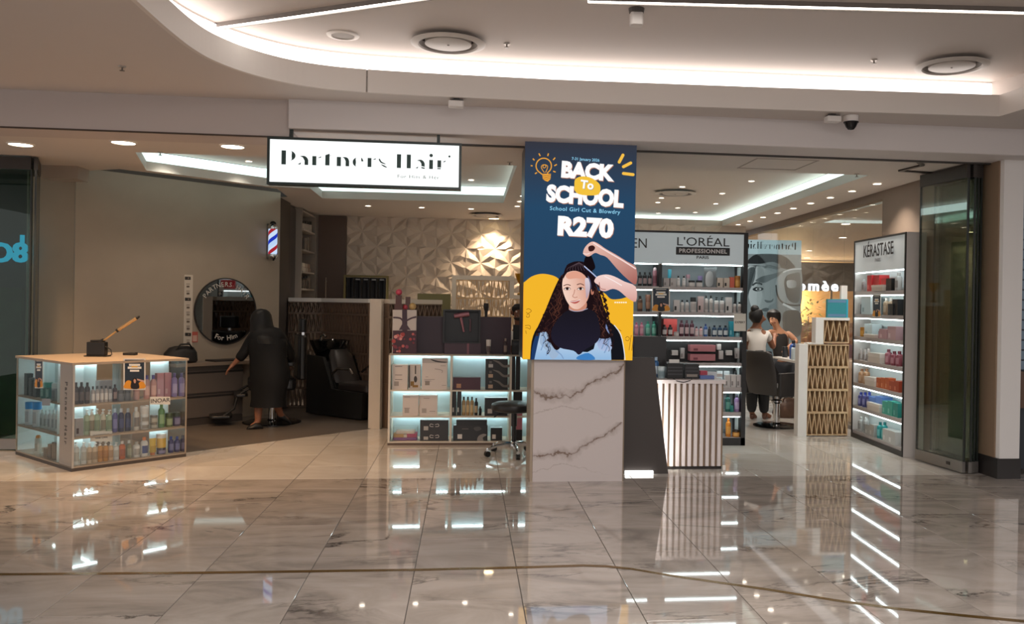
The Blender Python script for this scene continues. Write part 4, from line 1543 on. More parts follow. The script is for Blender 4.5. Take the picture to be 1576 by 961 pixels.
row(pl, nF, MZ[2], .10, sh, G, [
    ('white styling tool carton', BX, '#cfc2b8', None, '#9c8f86', 25, 561, [616.5]),
    ('white brush carton', BX, '#cfc2b8', None, '#8d6a30', 18, 561, [639]),
    ('tall white dryer carton', BX, '#d3c6bc', None, '#8f8379', 41, 551.5, [669.5]),
    ('long plum carton', BX, '#47222e', None, '#b0805f', 45, 580.5, [718.5]),
    ('lowest black carton', BX, '#201e1d', None, '#b79a80', 36, 583, [764]),
    ('middle black carton', BX, '#201e1d', None, '#b79a80', 36, 567.5, [764.2], 0, 583),
    ('topmost black carton', BX, '#201e1d', None, '#b5b0aa', 36, 552.5, [764.4], 0, 567.5),
    ('slim black upright carton', BX, '#1d1b1b', None, None, 7, 548, [790, 797.5])])
sh = 'middle cubes of the product counter'
row(pl, nF, MZ[1], .10, sh, G, [
    ('white carton', BX, '#cfc2b8', None, '#a89c92', 25.5, 608, [632.5]),
    ('wider white carton', BX, '#d1c4ba', None, '#a89c92', 28.5, 608, [660]),
    ('slim black carton', BX, '#1c1a1a', None, '#cfc6b8', 7, 602, [699.5, 707]),
    ('gold bottle with black cap', 'bottle', '#a5875a', '#171616', '#c6ab7d', 6.2, 611, [714, 720.3, 726.6]),
    ('black bottle', 'bottle', '#1d1c1c', '#141313', '#b09a78', 6, 613, [733]),
    ('small black bottle', 'bottle', '#1d1c1c', '#141313', None, 5, 626, [739]),
    ('wide black carton', BX, '#201f1f', None, '#b5aea6', 37, 612, [763.5]),
    ('black carton half behind column', BX, '#201e1e', None, None, 14, 603, [797])])
sh = 'bottom cubes of the product counter'
row(pl, nF, .040, .10, sh, G, [
    ('dark grey carton', BX, '#2f2c2c', None, '#a8a29c', 46, 664, [668.5]),
    ('upper dark grey carton', BX, '#2f2c2c', None, '#a8a29c', 46, 646, [668.7], 0, 664),
    ('big black dryer carton', BX, '#242222', None, '#d5cdc4', 56, 654, [724]),
    ('flat black carton', BX, '#1a1818', None, None, 50, 645.5, [726], 0, 654),
    ('black three pack', BX, '#1f1d1d', None, '#cfc6bc', 18.5, 658, [764]),
    ('black tin behind stool', BX, '#232020', None, None, 15, 661, [796.5]),
    ('pink towel box behind stool', BX, '#c87a86', None, None, 15, 634, [796.7], 0, 661)])


def art(label, build, dy=.036):
    """print on the front of a carton of the product counter"""
    for o in bpy.data.objects:
        if o.get('label', '').startswith(label):
            INV[o] = Matrix.Translation(-Vector(o.location))
            c = Canvas(lambda x, y: aty(x, y, YC + dy), (0, -1, 0), .0004)
            build(c)
            c.build('print', PRINT, o)
            return


def art_tool(c):
    c.poly([(628.6, 562.5), (631.2, 562.5), (631.2, 597), (628.6, 597)], '#4a4340')
    for y in (564, 577, 584):
        c.poly([(608, y), (619, y), (619, y + .9), (608, y + .9)], '#7d736d')


def art_brush(c):
    c.line([(639.5, 563), (639.5, 576)], 1.9, '#443c38')
    c.disc(639.5, 584, 2.5, '#3c3431', 5)
    c.poly([(634.8, 593), (643.5, 593), (643.5, 596.5), (634.8, 596.5)], '#8d6526')


def art_dryer(c):
    c.poly([(650, 552.5), (689.5, 552.5), (689.5, 559), (650, 559)], '#b7aca4')
    c.poly(smooth_poly([(662, 552.8), (675, 556), (688, 557.5), (684, 558.6), (670, 557.2)], 3), '#2e2a29')
    for x0, y, w in ((653, 584, 16), (653, 586.5, 11), (655, 580, 4), (678, 563, 8), (680, 593, 7)):
        c.poly([(x0, y), (x0 + w, y), (x0 + w, y + .8), (x0, y + .8)], '#a2968e')
    c.line([(669, 568), (676, 569), (681, 571), (680, 574)], .7, '#8d817a', sm=3)


def art_swoosh(y0):
    def f(c):
        c.poly(smooth_poly([(758, y0 + 2), (768, y0 + 4), (776, y0 + 10), (784, y0 + 9), (784, y0 + 13), (774, y0 + 13), (767, y0 + 7)], 3), '#6f675f')
        for k in range(2):
            c.poly([(753, y0 + 4 + 2 * k), (757, y0 + 4 + 2 * k), (757, y0 + 4.8 + 2 * k), (753, y0 + 4.8 + 2 * k)], '#8a827b')
    return f


def art_pair(c):
    c.line([(645.3, 609), (646, 620), (645, 630), (645.8, 639)], 1.2, '#b59a80', sm=3)
    for x0, y in ((622, 611), (622, 628), (652, 613), (661, 633)):
        c.poly([(x0, y), (x0 + 9, y), (x0 + 9, y + .9), (x0, y + .9)], '#9b8e85')


def art_logo(y0):
    def f(c):
        for s_ in (-1, 1):
            c.line([(668.5 + s_ * 1.2, y0 + 1), (668.5 + s_ * 6, y0), (668.5 + s_ * 6.5, y0 + 3.6), (668.5 + s_ * 1.5, y0 + 4)], .8, '#c9c2bb', sm=3)
    return f


def art_big(c):
    c.poly(smooth_poly([(735, 680), (736, 672), (744, 668), (749, 670), (743, 674), (744, 680)], 3), '#8d8680')
    c.poly(smooth_poly([(729, 659), (737, 657), (741, 661), (733, 664)], 3), '#4d4a48')
    c.poly([(711, 660), (721, 660), (721, 661), (711, 661)], '#6d6660')


art('white styling tool carton', art_tool)
art('white brush carton', art_brush)
art('tall white dryer carton', art_dryer)
art('lowest black carton', art_swoosh(583))
art('middle black carton', art_swoosh(567.5))
art('topmost black carton', art_swoosh(552.5))
art('white carton middle cubes', art_pair)
art('dark grey carton bottom', art_logo(670))
art('upper dark grey carton', art_logo(653))
art('big black dryer carton', art_big)
# clear tray of folded scarves
a, b = aty(604, 681, YC + .06), aty(643, 662, YC + .06)
t = thing('scarf_tray', 'clear tray of folded purple and orange scarves in product counter', 'tray', ((a.x + b.x) / 2, YC + .14, .04))
obj('tray', MB().box(a.x, b.x, YC + .05, YC + .055, .041, .19).box(a.x, b.x, YC + .22, YC + .225, .041, .19).box(a.x, a.x + .004, YC + .055, YC + .22, .041, .19).box(b.x - .004, b.x, YC + .055, YC + .22, .041, .19), GLASS, t)
for k, (c, x0, x1, z0, z1) in enumerate((('#7a3f78', 0, 1, 0, .25), ('#b88a4a', .0, .45, .25, .55), ('#a82f58', .55, 1, .25, .6), ('#c8b9ac', .1, .9, .55, .8), ('#d7c3b0', .42, .6, .25, .5))):
    W = b.x - a.x - .012
    obj('scarf', MB().box(a.x + .006 + W * x0, a.x + .006 + W * x1, YC + .06, YC + .21, .043 + .13 * z0, .043 + .13 * z1, ch=.01), mat(c, .8), t, bevel=.006)

# things on the counter top
ZT = 1.003


def topbox(name, x0, x1, ytop, col, label, cat='box', dy=(.06, .22), base=ZT, rough=.45, parent_like=None):
    a, b = aty(x0, ytop, YC + dy[0]), aty(x1, ytop, YC + dy[0])
    o = obj(name, MB().box(a.x, b.x, YC + dy[0], YC + dy[1], base, a.z), mat(col, rough))
    tag(o, label, cat)
    return o, a.x, b.x, a.z


topbox('gift_carton', 641, 690, 487, '#33202b', 'long dark plum carton at left on the product counter', dy=(.16, .32))
topbox('gift_carton', 738, 787, 488, '#3a2430', 'dark plum carton right of the black dryer box', dy=(.16, .32))
o, xa, xb, zz = topbox('gift_carton', 684, 740, 528.5, '#3d2631', 'flat plum carton under the black dryer box', dy=(.03, .15))
c = obj('ribbon', MB().box(xa + (xb - xa) * .62, xa + (xb - xa) * .68, YC + .0285, YC + .1505, ZT + .001, zz + .001), mat('#7b4a52', .5), o)
t = thing('dryer_box', 'black presentation box with a pink hairdryer in its open front', 'box', ((xa + xb) / 2, YC + .10, zz))
a, b = aty(682, 476.5, YC + .04), aty(740, 476.5, YC + .04)
zt = a.z
obj('case', MB().box(a.x, b.x, YC + .13, YC + .15, zz + .001, zt).box(a.x, a.x + .02, YC + .04, YC + .13, zz + .001, zt).box(b.x - .02, b.x, YC + .04, YC + .13, zz + .001, zt).box(a.x + .02, b.x - .02, YC + .04, YC + .13, zz + .001, zz + .015).box(a.x + .02, b.x - .02, YC + .04, YC + .13, zt - .015, zt), mat('#0f0e11', .4), t)
k1, k2, k3 = aty(699, 486, YC + .09), aty(722, 483, YC + .09), aty(714, 511, YC + .09)
dm = mat('#a06a72', .35, .3)
dbar = obj('dryer_barrel', MB().tube([(k1.x, k1.y, k1.z - .005), (k1.x + .03, k1.y, k1.z), (k2.x, k2.y, k2.z)], .024, 12, .030), dm, t, True)
obj('dryer_handle', MB().tube([(k1.x + .075, k1.y, k1.z - .02), (k3.x - .02, k3.y, (k1.z + k3.z) / 2), (k3.x, k3.y, k3.z)], .017, 10, .012), dm, dbar, True)
obj('nozzle', MB().tube([(k2.x + .015, k2.y, k2.z - .06), (k2.x + .015, k2.y, k2.z - .2)], .010, 8), mat('#5f4147', .35), t)
# tall ribboned gift box with printed lower half and baubles on top
a, b = aty(604.5, 477, YC + .05), aty(641, 477, YC + .05)
t = thing('ribboned_gift_box', 'tall white gift box with a plum ribbon and red printed base', 'box', ((a.x + b.x) / 2, YC + .11, ZT))
obj('carton', MB().box(a.x, b.x, YC + .05, YC + .17, ZT, a.z), mat('#c9bcb2', .5), t)
cv = Canvas(lambda x, y: aty(x, y, YC + .049), (0, -1, 0), .0004)
cv.poly([(604.5, 509), (641, 509), (641, 545.5), (604.5, 545.5)], '#42222c')
cv.poly([(619, 477), (626.5, 477), (627, 509), (619, 509)], '#3d2530')
cv.line([(605, 489), (616, 490), (622, 495), (633, 490), (641, 488)], 2.6, '#47303a', sm=3)
cv.poly([(622, 494), (632, 508), (614, 508)], '#47303a')
rr = random.Random(5)
for k in range(26):
    cv.disc(rr.uniform(605, 639), rr.uniform(511, 542), rr.uniform(1.0, 3.2), rr.choice(['#a83c38', '#c4605a', '#7c2a34', '#d8928a', '#8b3d50']))
cv.build('print', PRINT, t)
zb = a.z
for (x, y, r, c_, lb) in ((613.5, 449.5, 5.2, '#c4455a', 'pink bauble topmost above the ribboned gift box'), (624, 472, 4, '#c04a55', 'small pink bauble resting on the ribboned gift box'), (635, 470.5, 5.5, '#c9a468', 'gold bauble resting on the ribboned gift box')):
    p = aty(x, y, YC + .11)
    rr_ = r * (YC + .11) / FPX
    if 'topmost' in lb:
        pz = p.z
        continue
    o = tag(obj('bauble', MB().ball((p.x, p.y, zb + rr_), rr_, 14, 8), mat(c_, .3), None, True), lb, 'bauble')
p = aty(614, 460, YC + .11)
k = YC / FPX
t = tag(obj('chocolate_carton', MB().box(p.x - 6 * k, p.x + 6 * k, YC + .06, YC + .16, zb, zb + 8 * k).box(p.x - 4.5 * k, p.x + 4 * k, YC + .07, YC + .14, zb + 8 * k, zb + 22 * k), mat('#5a3733', .5)), 'brown carton standing on the ribboned gift box', 'box')
tag(obj('bauble', MB().ball((p.x, YC + .105, zb + 22 * k + .036), .036, 14, 8), mat('#c4455a', .35), None, True), 'pink bauble topmost above the ribboned gift box', 'bauble')
tag(obj('chocolate_carton', MB().box(p.x + 10 * k, p.x + 17 * k, YC + .10, YC + .16, zb, zb + 20 * k), mat('#5e403a', .5)), 'dark carton behind the gold bauble on the gift box', 'box')
# white tube, dark brush, jars, small machine
a = aty(752, 523, YC + .06)
o = product('tube', a.z - ZT, .058, .04, '#cfc4bb', '#7a6c66', '#5a4a48', (a.x, YC + .06, ZT), 0)
tag(o, 'white cream tube standing before the right plum carton', 'tube')
a = aty(748.5, 467, YC + .24)
o = obj('hair_brush', MB().lathe([(.016, aty(748, 488, YC + .24).z), (.018, a.z - .09), (.012, a.z - .08)], 10, (a.x, YC + .24)).lathe([(.022, a.z - .085), (.03, a.z - .04), (.028, a.z)], 12, (a.x, YC + .24)), mat('#231d1c', .4))
tag(o, 'dark upright hair brush standing on the right plum carton', 'brush')
a = aty(778, 521, YC + .07)
o = product('bottle', a.z - ZT, .045, .04, '#3a2a2c', '#8d7b70', '#857269', (a.x, YC + .07, ZT), 0)
tag(o, 'small dark bottle near the column on the product counter', 'bottle')
a, b = aty(788, 521, YC + .05), aty(803, 521, YC + .05)
t = thing('card_machine', 'black till machine beside the column on the product counter', 'till', ((a.x + b.x) / 2, YC + .1, ZT))
obj('body', MB().box(a.x, b.x + .05, YC + .05, YC + .16, ZT, a.z - .02), MATTBLACK, t, bevel=.006)
obj('screen', MB().box(a.x + .012, b.x + .04, YC + .044, YC + .05, ZT + .10, a.z - .035), mat('#33363a', .15), t)

# ------------------------------------------------------------------ tall black-framed brand display behind the column
YL = 9.57
XL0, XLM, XL1 = 1.36, aty(1015.5, 500, YL).x, 3.16
HL = 2.42
br = thing('brand_display', 'tall black framed brand display with lit shelves behind the reception', 'display unit', ((XL0 + XL1) / 2, YL + .2, 0))
FB = mat('#1d1b1c', .4)
obj('frame', MB().box(XL0, XL1, YL, YL + .36, HL - .022, HL).box(XL0, XL0 + .03, YL, YL + .36, 0, HL - .022).box(XL1 - .05, XL1, YL, YL + .36, 0, HL - .022).box(XLM - .016, XLM + .016, YL - .002, YL + .34, .1, aty(1040, 407, YL).z).box(XL0, XL1, YL + .0, YL + .36, 0, .085), FB, br)
zh = aty(1060, 406.5, YL).z
hd_ = obj('header', MB().box(XL0 + .03, XL1 - .05, YL + .006, YL + .05, zh, HL - .022), mat('#bcc6ca', .5, emit=.24), br)
obj('back', MB().box(XL0 + .03, XL1 - .05, YL + .33, YL + .35, .08, zh), mat('#8f979a', .5), br)
tx_ = aty(1082, 373.2, YL)
text('lettering', "L'OR\u00c9AL", .135, (tx_.x, YL + .004, tx_.z), FB, hd_, fitw=.605, ext=.0008)
bb = [aty(1040.5, 392, YL), aty(1123.5, 382, YL)]
obj('name_bar', MB().box(bb[0].x, bb[1].x, YL + .003, YL + .006, bb[0].z, bb[1].z), FB, hd_)
tx_ = aty(1082, 387, YL)
text('lettering', 'PROFESSIONNEL', .062, (tx_.x, YL + .0015, tx_.z), mat('#cfcaca', .5), hd_, fitw=.555, bold=.002, space=1.12, ext=.0004)
tx_ = aty(1081.5, 396.6, YL)
text('lettering', 'PARIS', .045, (tx_.x, YL + .004, tx_.z), FB, hd_, sx=1.3, bold=.001, ext=.0006)
tx_ = aty(997, 375.5, YL)
text('lettering', 'REDKEN', .155, (tx_.x, YL + .004, tx_.z), FB, hd_, align='RIGHT', sx=.95, ext=.0006)
LZ = []
for k, (y0, y1) in enumerate(((442, 447), (481, 486), (518.5, 524), (559, 564), (596.5, 604), (635, 641.5), (674, 680))):
    z1, z0 = aty(1080, y0, YL).z, aty(1080, y1, YL).z
    LZ.append(z1)
    for (x0, x1) in ((XL0 + .03, XLM - .016), (XLM + .016, XL1 - .05)):
        obj('shelf', MB().box(x0, x1, YL + .012, YL + .33, z0, z1), mat('#b1a9a8', .5), br)
        obj('light_strip', MB().box(x0 + .01, x1 - .01, YL + .03, YL + .045, z0 - .012, z0 - .001), STRIP, br)
for (x0, x1) in ((XL0 + .03, XLM - .016), (XLM + .016, XL1 - .05)):
    obj('light_strip', MB().box(x0 + .01, x1 - .01, YL + .03, YL + .045, zh - .012, zh - .001), STRIP, br)
obj('tester_board', MB().box(XLM + .02, XL1 - .055, YL + .17, YL + .2, LZ[3] + .001, LZ[2] - .06), mat('#161415', .5), br)
obj('side_strip', MB().box(XL1 - .054, XL1 - .051, YL + .10, YL + .22, .1, zh - .02), mat('#d9e4e4', .5), br)  # plain pale strip down the inner right side
G = 'products on the black framed display'
pl = (0, YL, 0)
sh = 'top shelf, black framed display'
row(pl, nF, LZ[0], .08, sh, G, [
    ('small pale carton', BX, '#b9b0ac', None, '#8f8782', 9.5, 428.5, [1025, 1035.5]),
    ('dark topped bottle', 'bottle', '#c4bbb6', '#1c1a1b', '#d9d2cd', 6, 425, [1044, 1052.5]),
    ('turquoise tube', 'tube', '#3fa8bd', '#cfe6ea', None, 6, 415, [1030.5], .08),
    ('pink lidded jar', 'jar', '#a9a0a0', '#b58a94', None, 7, 423, [1059], .07),
    ('black lidded jar', 'jar', '#c3bab6', '#17161a', '#d9d2cd', 11, 432, [1064.5, 1076]),
    ('lilac tube', 'tube', '#9a88b8', '#c9bfd6', None, 8, 425, [1077.5], .07),
    ('cream carton with black band', BX, '#c9b8a8', None, '#1a1818', 9, 428, [1107.5, 1117.8]),
    ('coral red carton', BX, '#cf5f46', None, None, 7, 427, [1126]),
    ('amber jar', 'jar', '#b97a2c', '#a0641f', '#d29a4c', 9.5, 425, [1135])])
card('picture_card', pl, nF, 1083.5, 412, 1102.5, 441.5, 'grey portrait card on the top shelf of the black display', None, col='#6f7274', outd=-.06)
c = Canvas(lambda x, y: aty(x, y, YL + .0595), (0, -1, 0))
c.poly(smooth_poly([(1087, 440), (1086, 426), (1090, 418), (1096, 419), (1098, 428), (1096, 440)], 3), '#d5d6d6', '#8d9092', grad=(1, 0))
c.build('portrait_print', PRINT, br)
sh = 'second shelf, black framed display'
row(pl, nF, LZ[1], .08, sh, G, [
    ('black and white carton', BX, '#c6bdb9', None, '#1a1818', 9.5, 462, [1041]),
    ('white shampoo bottle', 'bottle', '#cdc5c1', '#1a191b', '#b5aca8', 6.5, 462, [1050, 1057.5]),
    ('white jar with dark lid', 'jar', '#cdc5c1', '#1b1a1c', '#b3aaa6', 10, 458, [1067]),
    ('tall rosy carton', BX, '#c4aeab', None, '#1c1a1a', 9.5, 456.5, [1078]),
    ('pale bottle with black top', 'bottle', '#cbc3be', '#19181b', '#aaa29e', 6.5, 455, [1087, 1094.3]),
    ('white pump bottle', 'pump', '#d6d2cf', '#1f2528', '#b3aaa6', 8, 458, [1102.5, 1111]),
    ('tall white carton', BX, '#cfcac7', None, '#23282b', 10, 458, [1121]),
    ('short white bottle', 'bottle', '#cac2bd', '#22272a', '#aaa29e', 6.5, 465, [1130.5, 1138])])
sh = 'third shelf, black framed display'
row(pl, nF, LZ[2], .07, sh, G, [
    ('big coral carton', BX, '#cf4f4a', None, '#e08a80', 22, 491, [1030], .14),
    ('dark bottle with white label', 'bottle', '#2b2022', '#18171a', '#cfc6c3', 8, 500, [1022.5, 1031.5]),
    ('low white pot', 'jar', '#cbc2bd', '#b3a8a4', None, 9, 511, [1041]),
    ('burgundy bottle', 'bottle', '#4d1a2b', '#35121e', '#c9aeb0', 7.5, 493, [1049, 1057, 1065]),
    ('pink and white bottle', 'bottle', '#cfa5a6', '#4a1722', '#e0cac9', 6, 503, [1072, 1078.7]),
    ('blue bottle', 'bottle', '#3f5f9a', '#27407a', '#b9c6dc', 6.5, 499, [1086]),
    ('dark dropper bottle', 'bottle', '#2a2a30', '#16161a', None, 4.5, 503, [1092]),
    ('navy bottle with white label', 'bottle', '#1d3a55', '#14212e', '#cfd6d8', 8, 501, [1099.5, 1108, 1116.5]),
    ('tall teal carton', BX, '#1f8fa3', None, '#7fc0c9', 7.5, 495, [1125.5]),
    ('teal jar', 'jar', '#8fb9bd', '#1e4f57', None, 8, 510.5, [1134.5])])
card('brand_card', pl, nF, 1129.5, 483, 1148, 510, 'white brand card hanging over the edge of the black display', ['EXPERT'], .035, outd=.01)
sh = 'mounted on black display\'s tester board'
row(pl, nF, LZ[3], .10, sh, G, [
    ('pink patterned carton', BX, '#b7747a', None, '#7d3f49', 41, 545, [1079.5], 0, 555),
    ('upper pink patterned carton', BX, '#b7747a', None, '#7d3f49', 41, 531.5, [1079.7], 0, 541),
    ('small square white carton', BX, '#b9b1ad', None, None, 10, 539.5, [1038, 1121.5], 0, 547),
    ('slim upright white carton', BX, '#a9a19e', None, '#6b6462', 6, 536, [1050, 1134], 0, 552),
    ('leaning white carton', BX, '#b5adaa', None, None, 7, 540, [1109], 0, 553),
    ('little white carton', BX, '#b5adaa', None, None, 6.5, 530, [1106], 0, 538.5)])
sh = 'fifth shelf, black framed display'
row(pl, nF, LZ[4], .06, sh, G, [
    ('white carton', BX, '#cfcac8', None, '#8a8482', 8.5, 577, [1119, 1128, 1137]),
    ('rear white carton', BX, '#bfc6c8', None, '#7d7876', 9, 571, [1107, 1117.5], .1),
    ('black hairdryer stand', 'can', '#191a1c', '#101113', None, 6, 570, [1131.5], .12)])
sh = 'sixth shelf, black framed display'
row(pl, nF, LZ[5], .07, sh, G, [
    ('dark green bottle', 'bottle', '#1d5a52', '#12302d', '#5f9a8f', 9, 607, [1120.5]),
    ('small teal bottle', 'bottle', '#1f7d78', '#12403d', None, 6, 622, [1126.5], -.03),
    ('lilac bottle', 'bottle', '#9d83b4', '#2b2438', '#c0aed0', 8.5, 607.5, [1134])])
sh = 'bottom shelf, black framed display'
row(pl, nF, LZ[6], .07, sh, G, [
    ('orange bottle', 'bottle', '#cf7d1d', '#b5640f', '#e0a04c', 8.5, 644, [1121]),
    ('orange jar', 'jar', '#d08423', '#3a2a18', '#e5ad5c', 12, 662, [1132.5])])
GA = 'products left of the black upright'
sh = 'top shelf beside the LED screen'
row(pl, nF, LZ[0], .08, sh, GA, [
    ('black bottle with pink label', 'bottle', '#1d1a1c', '#141315', '#a38a8a', 7, 419, [985, 992.5, 1000]),
    ('dusty pink spray can', 'can', '#a8737c', '#c9b0b2', '#8a5560', 7.5, 412, [1008])])
sh = 'second shelf beside the LED screen'
row(pl, nF, LZ[1], .08, sh, GA, [
    ('brown bottle', 'bottle', '#5a4032', '#2b2320', '#8f6a50', 9, 456, [985]),
    ('bronze tube', 'tube', '#7d5544', '#3a2a24', '#a37a62', 9, 454, [997.5])])
minipost('promotion_poster', pl, nF, 1003.5, 442.5, 1031, 480.5, 'dark promotion poster hung on the black framed display')
sh = 'third shelf beside the LED screen'
row(pl, nF, LZ[2], .08, sh, GA, [
    ('pink bottle', 'bottle', '#b56f80', '#a55a6d', '#cf9aa6', 7, 496.5, [979.5, 987.5]),
    ('sea green bottle', 'bottle', '#3f8f78', '#2c6f5d', '#7fb8a6', 8, 495, [997, 1006.5])])

# ------------------------------------------------------------------ tall white side display with seven lit shelves
KA, KB = Vector((4.716, 10.22, 0)), Vector((4.631, 8.79, 0))
kd = (KB - KA).normalized()
kn = Vector((kd.y, -kd.x, 0))
if kn.x > 0:
    kn = -kn
KL = (KB - KA).length
MK = Matrix(((kd.x, -kn.x, 0, KA.x), (kd.y, -kn.y, 0, KA.y), (0, 0, 1, 0), (0, 0, 0, 1)))    # x along the front, y into the unit
ks = thing('side_display', 'tall white display unit with seven lit shelves facing the salon entrance', 'display unit', tuple((KA + KB) / 2))
K = lambda *a: MB(MK).box(*a)
KW = mat('#c9c2bd', .5)
HK = 2.406
obj('end_panel', K(KL - .022, KL, .012, .230, 0, HK), KW, ks)
obj('end_panel', K(0, .02, .012, .230, 0, HK), KW, ks)
obj('top_panel', K(.02, KL - .022, .012, .230, HK - .02, HK), KW, ks)
obj('frame', K(0, KL, 0, .012, HK - .022, HK).box(0, KL, 0, .012, 0, .055).box(0, .024, 0, .012, .055, HK - .022).box(KL - .024, KL, 0, .012, .055, HK - .022), FB, ks)
obj('back', K(.02, KL - .022, .220, .230, .03, HK - .02), mat('#dfe8e8', .5), ks)
kz = [on(1386, y, KB, kn).z for y in (414, 447, 486, 525, 566, 606, 646, 690)]
hk_ = obj('header', K(.024, KL - .024, .006, .03, kz[0], HK - .022), mat('#bdc2c3', .5, emit=.22), ks)
for k in range(1, 8):
    zt_ = kz[k]
    zb_ = zt_ - .045 if k < 7 else .03
    obj('shelf', K(.024, KL - .024, .014, .220, zb_, zt_), mat('#b0a8a6', .5), ks)
    if k < 7:
        obj('light_strip', K(.03, KL - .03, .018, .03, zb_ - .012, zb_ - .001), STRIP, ks)
obj('light_strip', K(.03, KL - .03, .032, .044, kz[0] - .012, kz[0] - .001), STRIP, ks)
rzk = math.atan2(kn.y, kn.x) + PI / 2
p = on(1351, 385.5, KA, kn)
text('lettering', 'K\u00c9RASTASE', .205, tuple(p + kn * .001), mat('#2a2628', .5), hk_, rz=rzk, sx=.80, bold=.002, ext=.0008)
p = on(1351, 400.5, KA, kn)
text('lettering', 'PARIS', .06, tuple(p + kn * .001), mat('#5d5758', .5), hk_, rz=rzk, sx=1.1, ext=.0006)
G = 'products on the white side display'
S7 = ['%s shelf, white side display' % w for w in ('top', 'second', 'third', 'fourth', 'fifth', 'sixth', 'lowest')]
LB = 'lidbox'
KMAP = lambda x: 1324.5 + (x - 1315.5) * .87
row(KA, kn, kz[1], .065, S7[0], G, [
    ('clear grey bottle', 'bottle', '#b3acaa', '#d9dede', '#8f8886', 5, 430, [1322]),
    ('red carton', BX, '#c9353a', None, '#e07a78', 8, 424, [1338]),
    ('wide red carton', BX, '#d43f42', None, '#e58a86', 14, 424, [1350.5], .03),
    ('lower red carton', BX, '#c9353a', None, None, 8, 429, [1363]),
    ('flat cream gift box', LB, '#cfc3b6', '#d9cfc4', None, 20, 439, [1353.5], -.03),
    ('black carton', BX, '#1c1b1d', None, '#3d3a3e', 9, 429, [1373]),
    ('large clear bottle', 'bottle', '#c4c2c0', '#b5b1ae', '#98928f', 8, 420, [1383.2])], 1.45, KMAP)
row(KA, kn, kz[2], .065, S7[1], G, [
    ('small black bottle', 'bottle', '#1d1d20', '#131315', None, 5, 464, [1319.5]),
    ('pale picture carton', BX, '#bcc9cc', None, '#93a3a8', 17, 457, [1334]),
    ('champagne bottle', 'bottle', '#b39a7f', '#d9d4cc', '#cbb79f', 7, 459, [1361.5, 1369.5]),
    ('black perfume carton', BX, '#1b1c20', None, '#4a4d52', 8.5, 468, [1375.5], -.02),
    ('larger black carton', BX, '#202226', None, '#50545a', 9, 461, [1384])], 1.45, KMAP)
minipost('promotion_poster', KA, kn, 1343, 454, 1355.5, 488.5, 'narrow promotion poster on the white side display')
row(KA, kn, kz[3], .065, S7[2], G, [
    ('amber jar', 'jar', '#b9802c', '#a36d20', '#d09b4a', 8, 504, [1321.5]),
    ('pale blue carton', BX, '#c3d3d6', None, '#a3b9be', 14, 499, [1338], .04),
    ('cream tray box', LB, '#c9bfb6', '#d4cbc3', None, 20, 515, [1339.5], -.02),
    ('mauve bottle', 'bottle', '#8f5f6d', '#734855', '#b08a96', 7, 506, [1353]),
    ('dusty pink carton', BX, '#b38d94', None, '#cbb0b4', 13.5, 507, [1364.5]),
    ('pale mauve carton', BX, '#b9989d', None, '#d3bec1', 14, 503, [1380])], 1.45, KMAP)
row(KA, kn, kz[4], .065, S7[3], G, [
    ('white tube', 'tube', '#d2cbc8', '#b5adaa', '#a39b98', 6, 537, [1316.5, 1323.5, 1330]),
    ('cream gift box', LB, '#cfc6bd', '#dcd5cd', None, 21, 544, [1348]),
    ('dusky rose bottle', 'bottle', '#9a5a66', '#7d424e', '#bf8d96', 8, 538, [1365.5]),
    ('rose red bottle', 'bottle', '#8d4552', '#6e303c', '#b5808a', 8, 541, [1375.5, 1384.5])], 1.45, KMAP)
row(KA, kn, kz[5], .065, S7[4], G, [
    ('tan bottle', 'bottle', '#b58a66', '#9a7050', '#d0af90', 7.5, 568, [1318, 1326.5]),
    ('cream gift box', LB, '#cfc6bd', '#dcd5cd', None, 18, 581, [1340]),
    ('orange carton', BX, '#bf5f36', None, '#d68a64', 7, 582, [1353, 1360.7, 1368.3]),
    ('deep orange carton', BX, '#a8452c', None, '#c9765a', 8.5, 587, [1377.5, 1386])], 1.45, KMAP)
row(KA, kn, kz[6], .065, S7[5], G, [
    ('indigo bottle', 'bottle', '#4a4a85', '#2f3f9a', '#8a8ab5', 6.5, 604, [1316.5, 1324, 1331.5]),
    ('sky blue carton', BX, '#5a80c4', None, '#8aa5d6', 12, 611, [1344, 1357], .04),
    ('white gift box', LB, '#cfc6bd', '#dcd5cd', None, 22, 621, [1346.5], -.01),
    ('sea green carton', BX, '#3fa593', None, '#7cc4b6', 8.5, 618, [1365.5, 1374.5]),
    ('dark teal carton', BX, '#2c8a80', None, '#63b0a6', 8, 621, [1384])], 1.45, KMAP)
row(KA, kn, kz[7], .065, S7[6], G, [
    ('silver grey bottle', 'bottle', '#a9aaa8', '#c9cbc9', '#8b8c8a', 7, 642, [1317, 1326]),
    ('grey carton', BX, '#a8a9a6', None, '#c6c7c4', 8, 654, [1334, 1342]),
    ('turquoise bottle', 'bottle', '#1f8f90', '#15696a', '#6fbcbc', 7, 650, [1350.5, 1358.5]),
    ('silver white carton', BX, '#bcbdba', None, '#d6d7d4', 9.5, 661, [1367.5]),
    ('large silver white carton', BX, '#b9bab7', None, '#d6d7d4', 12, 664, [1380])], 1.45, KMAP)
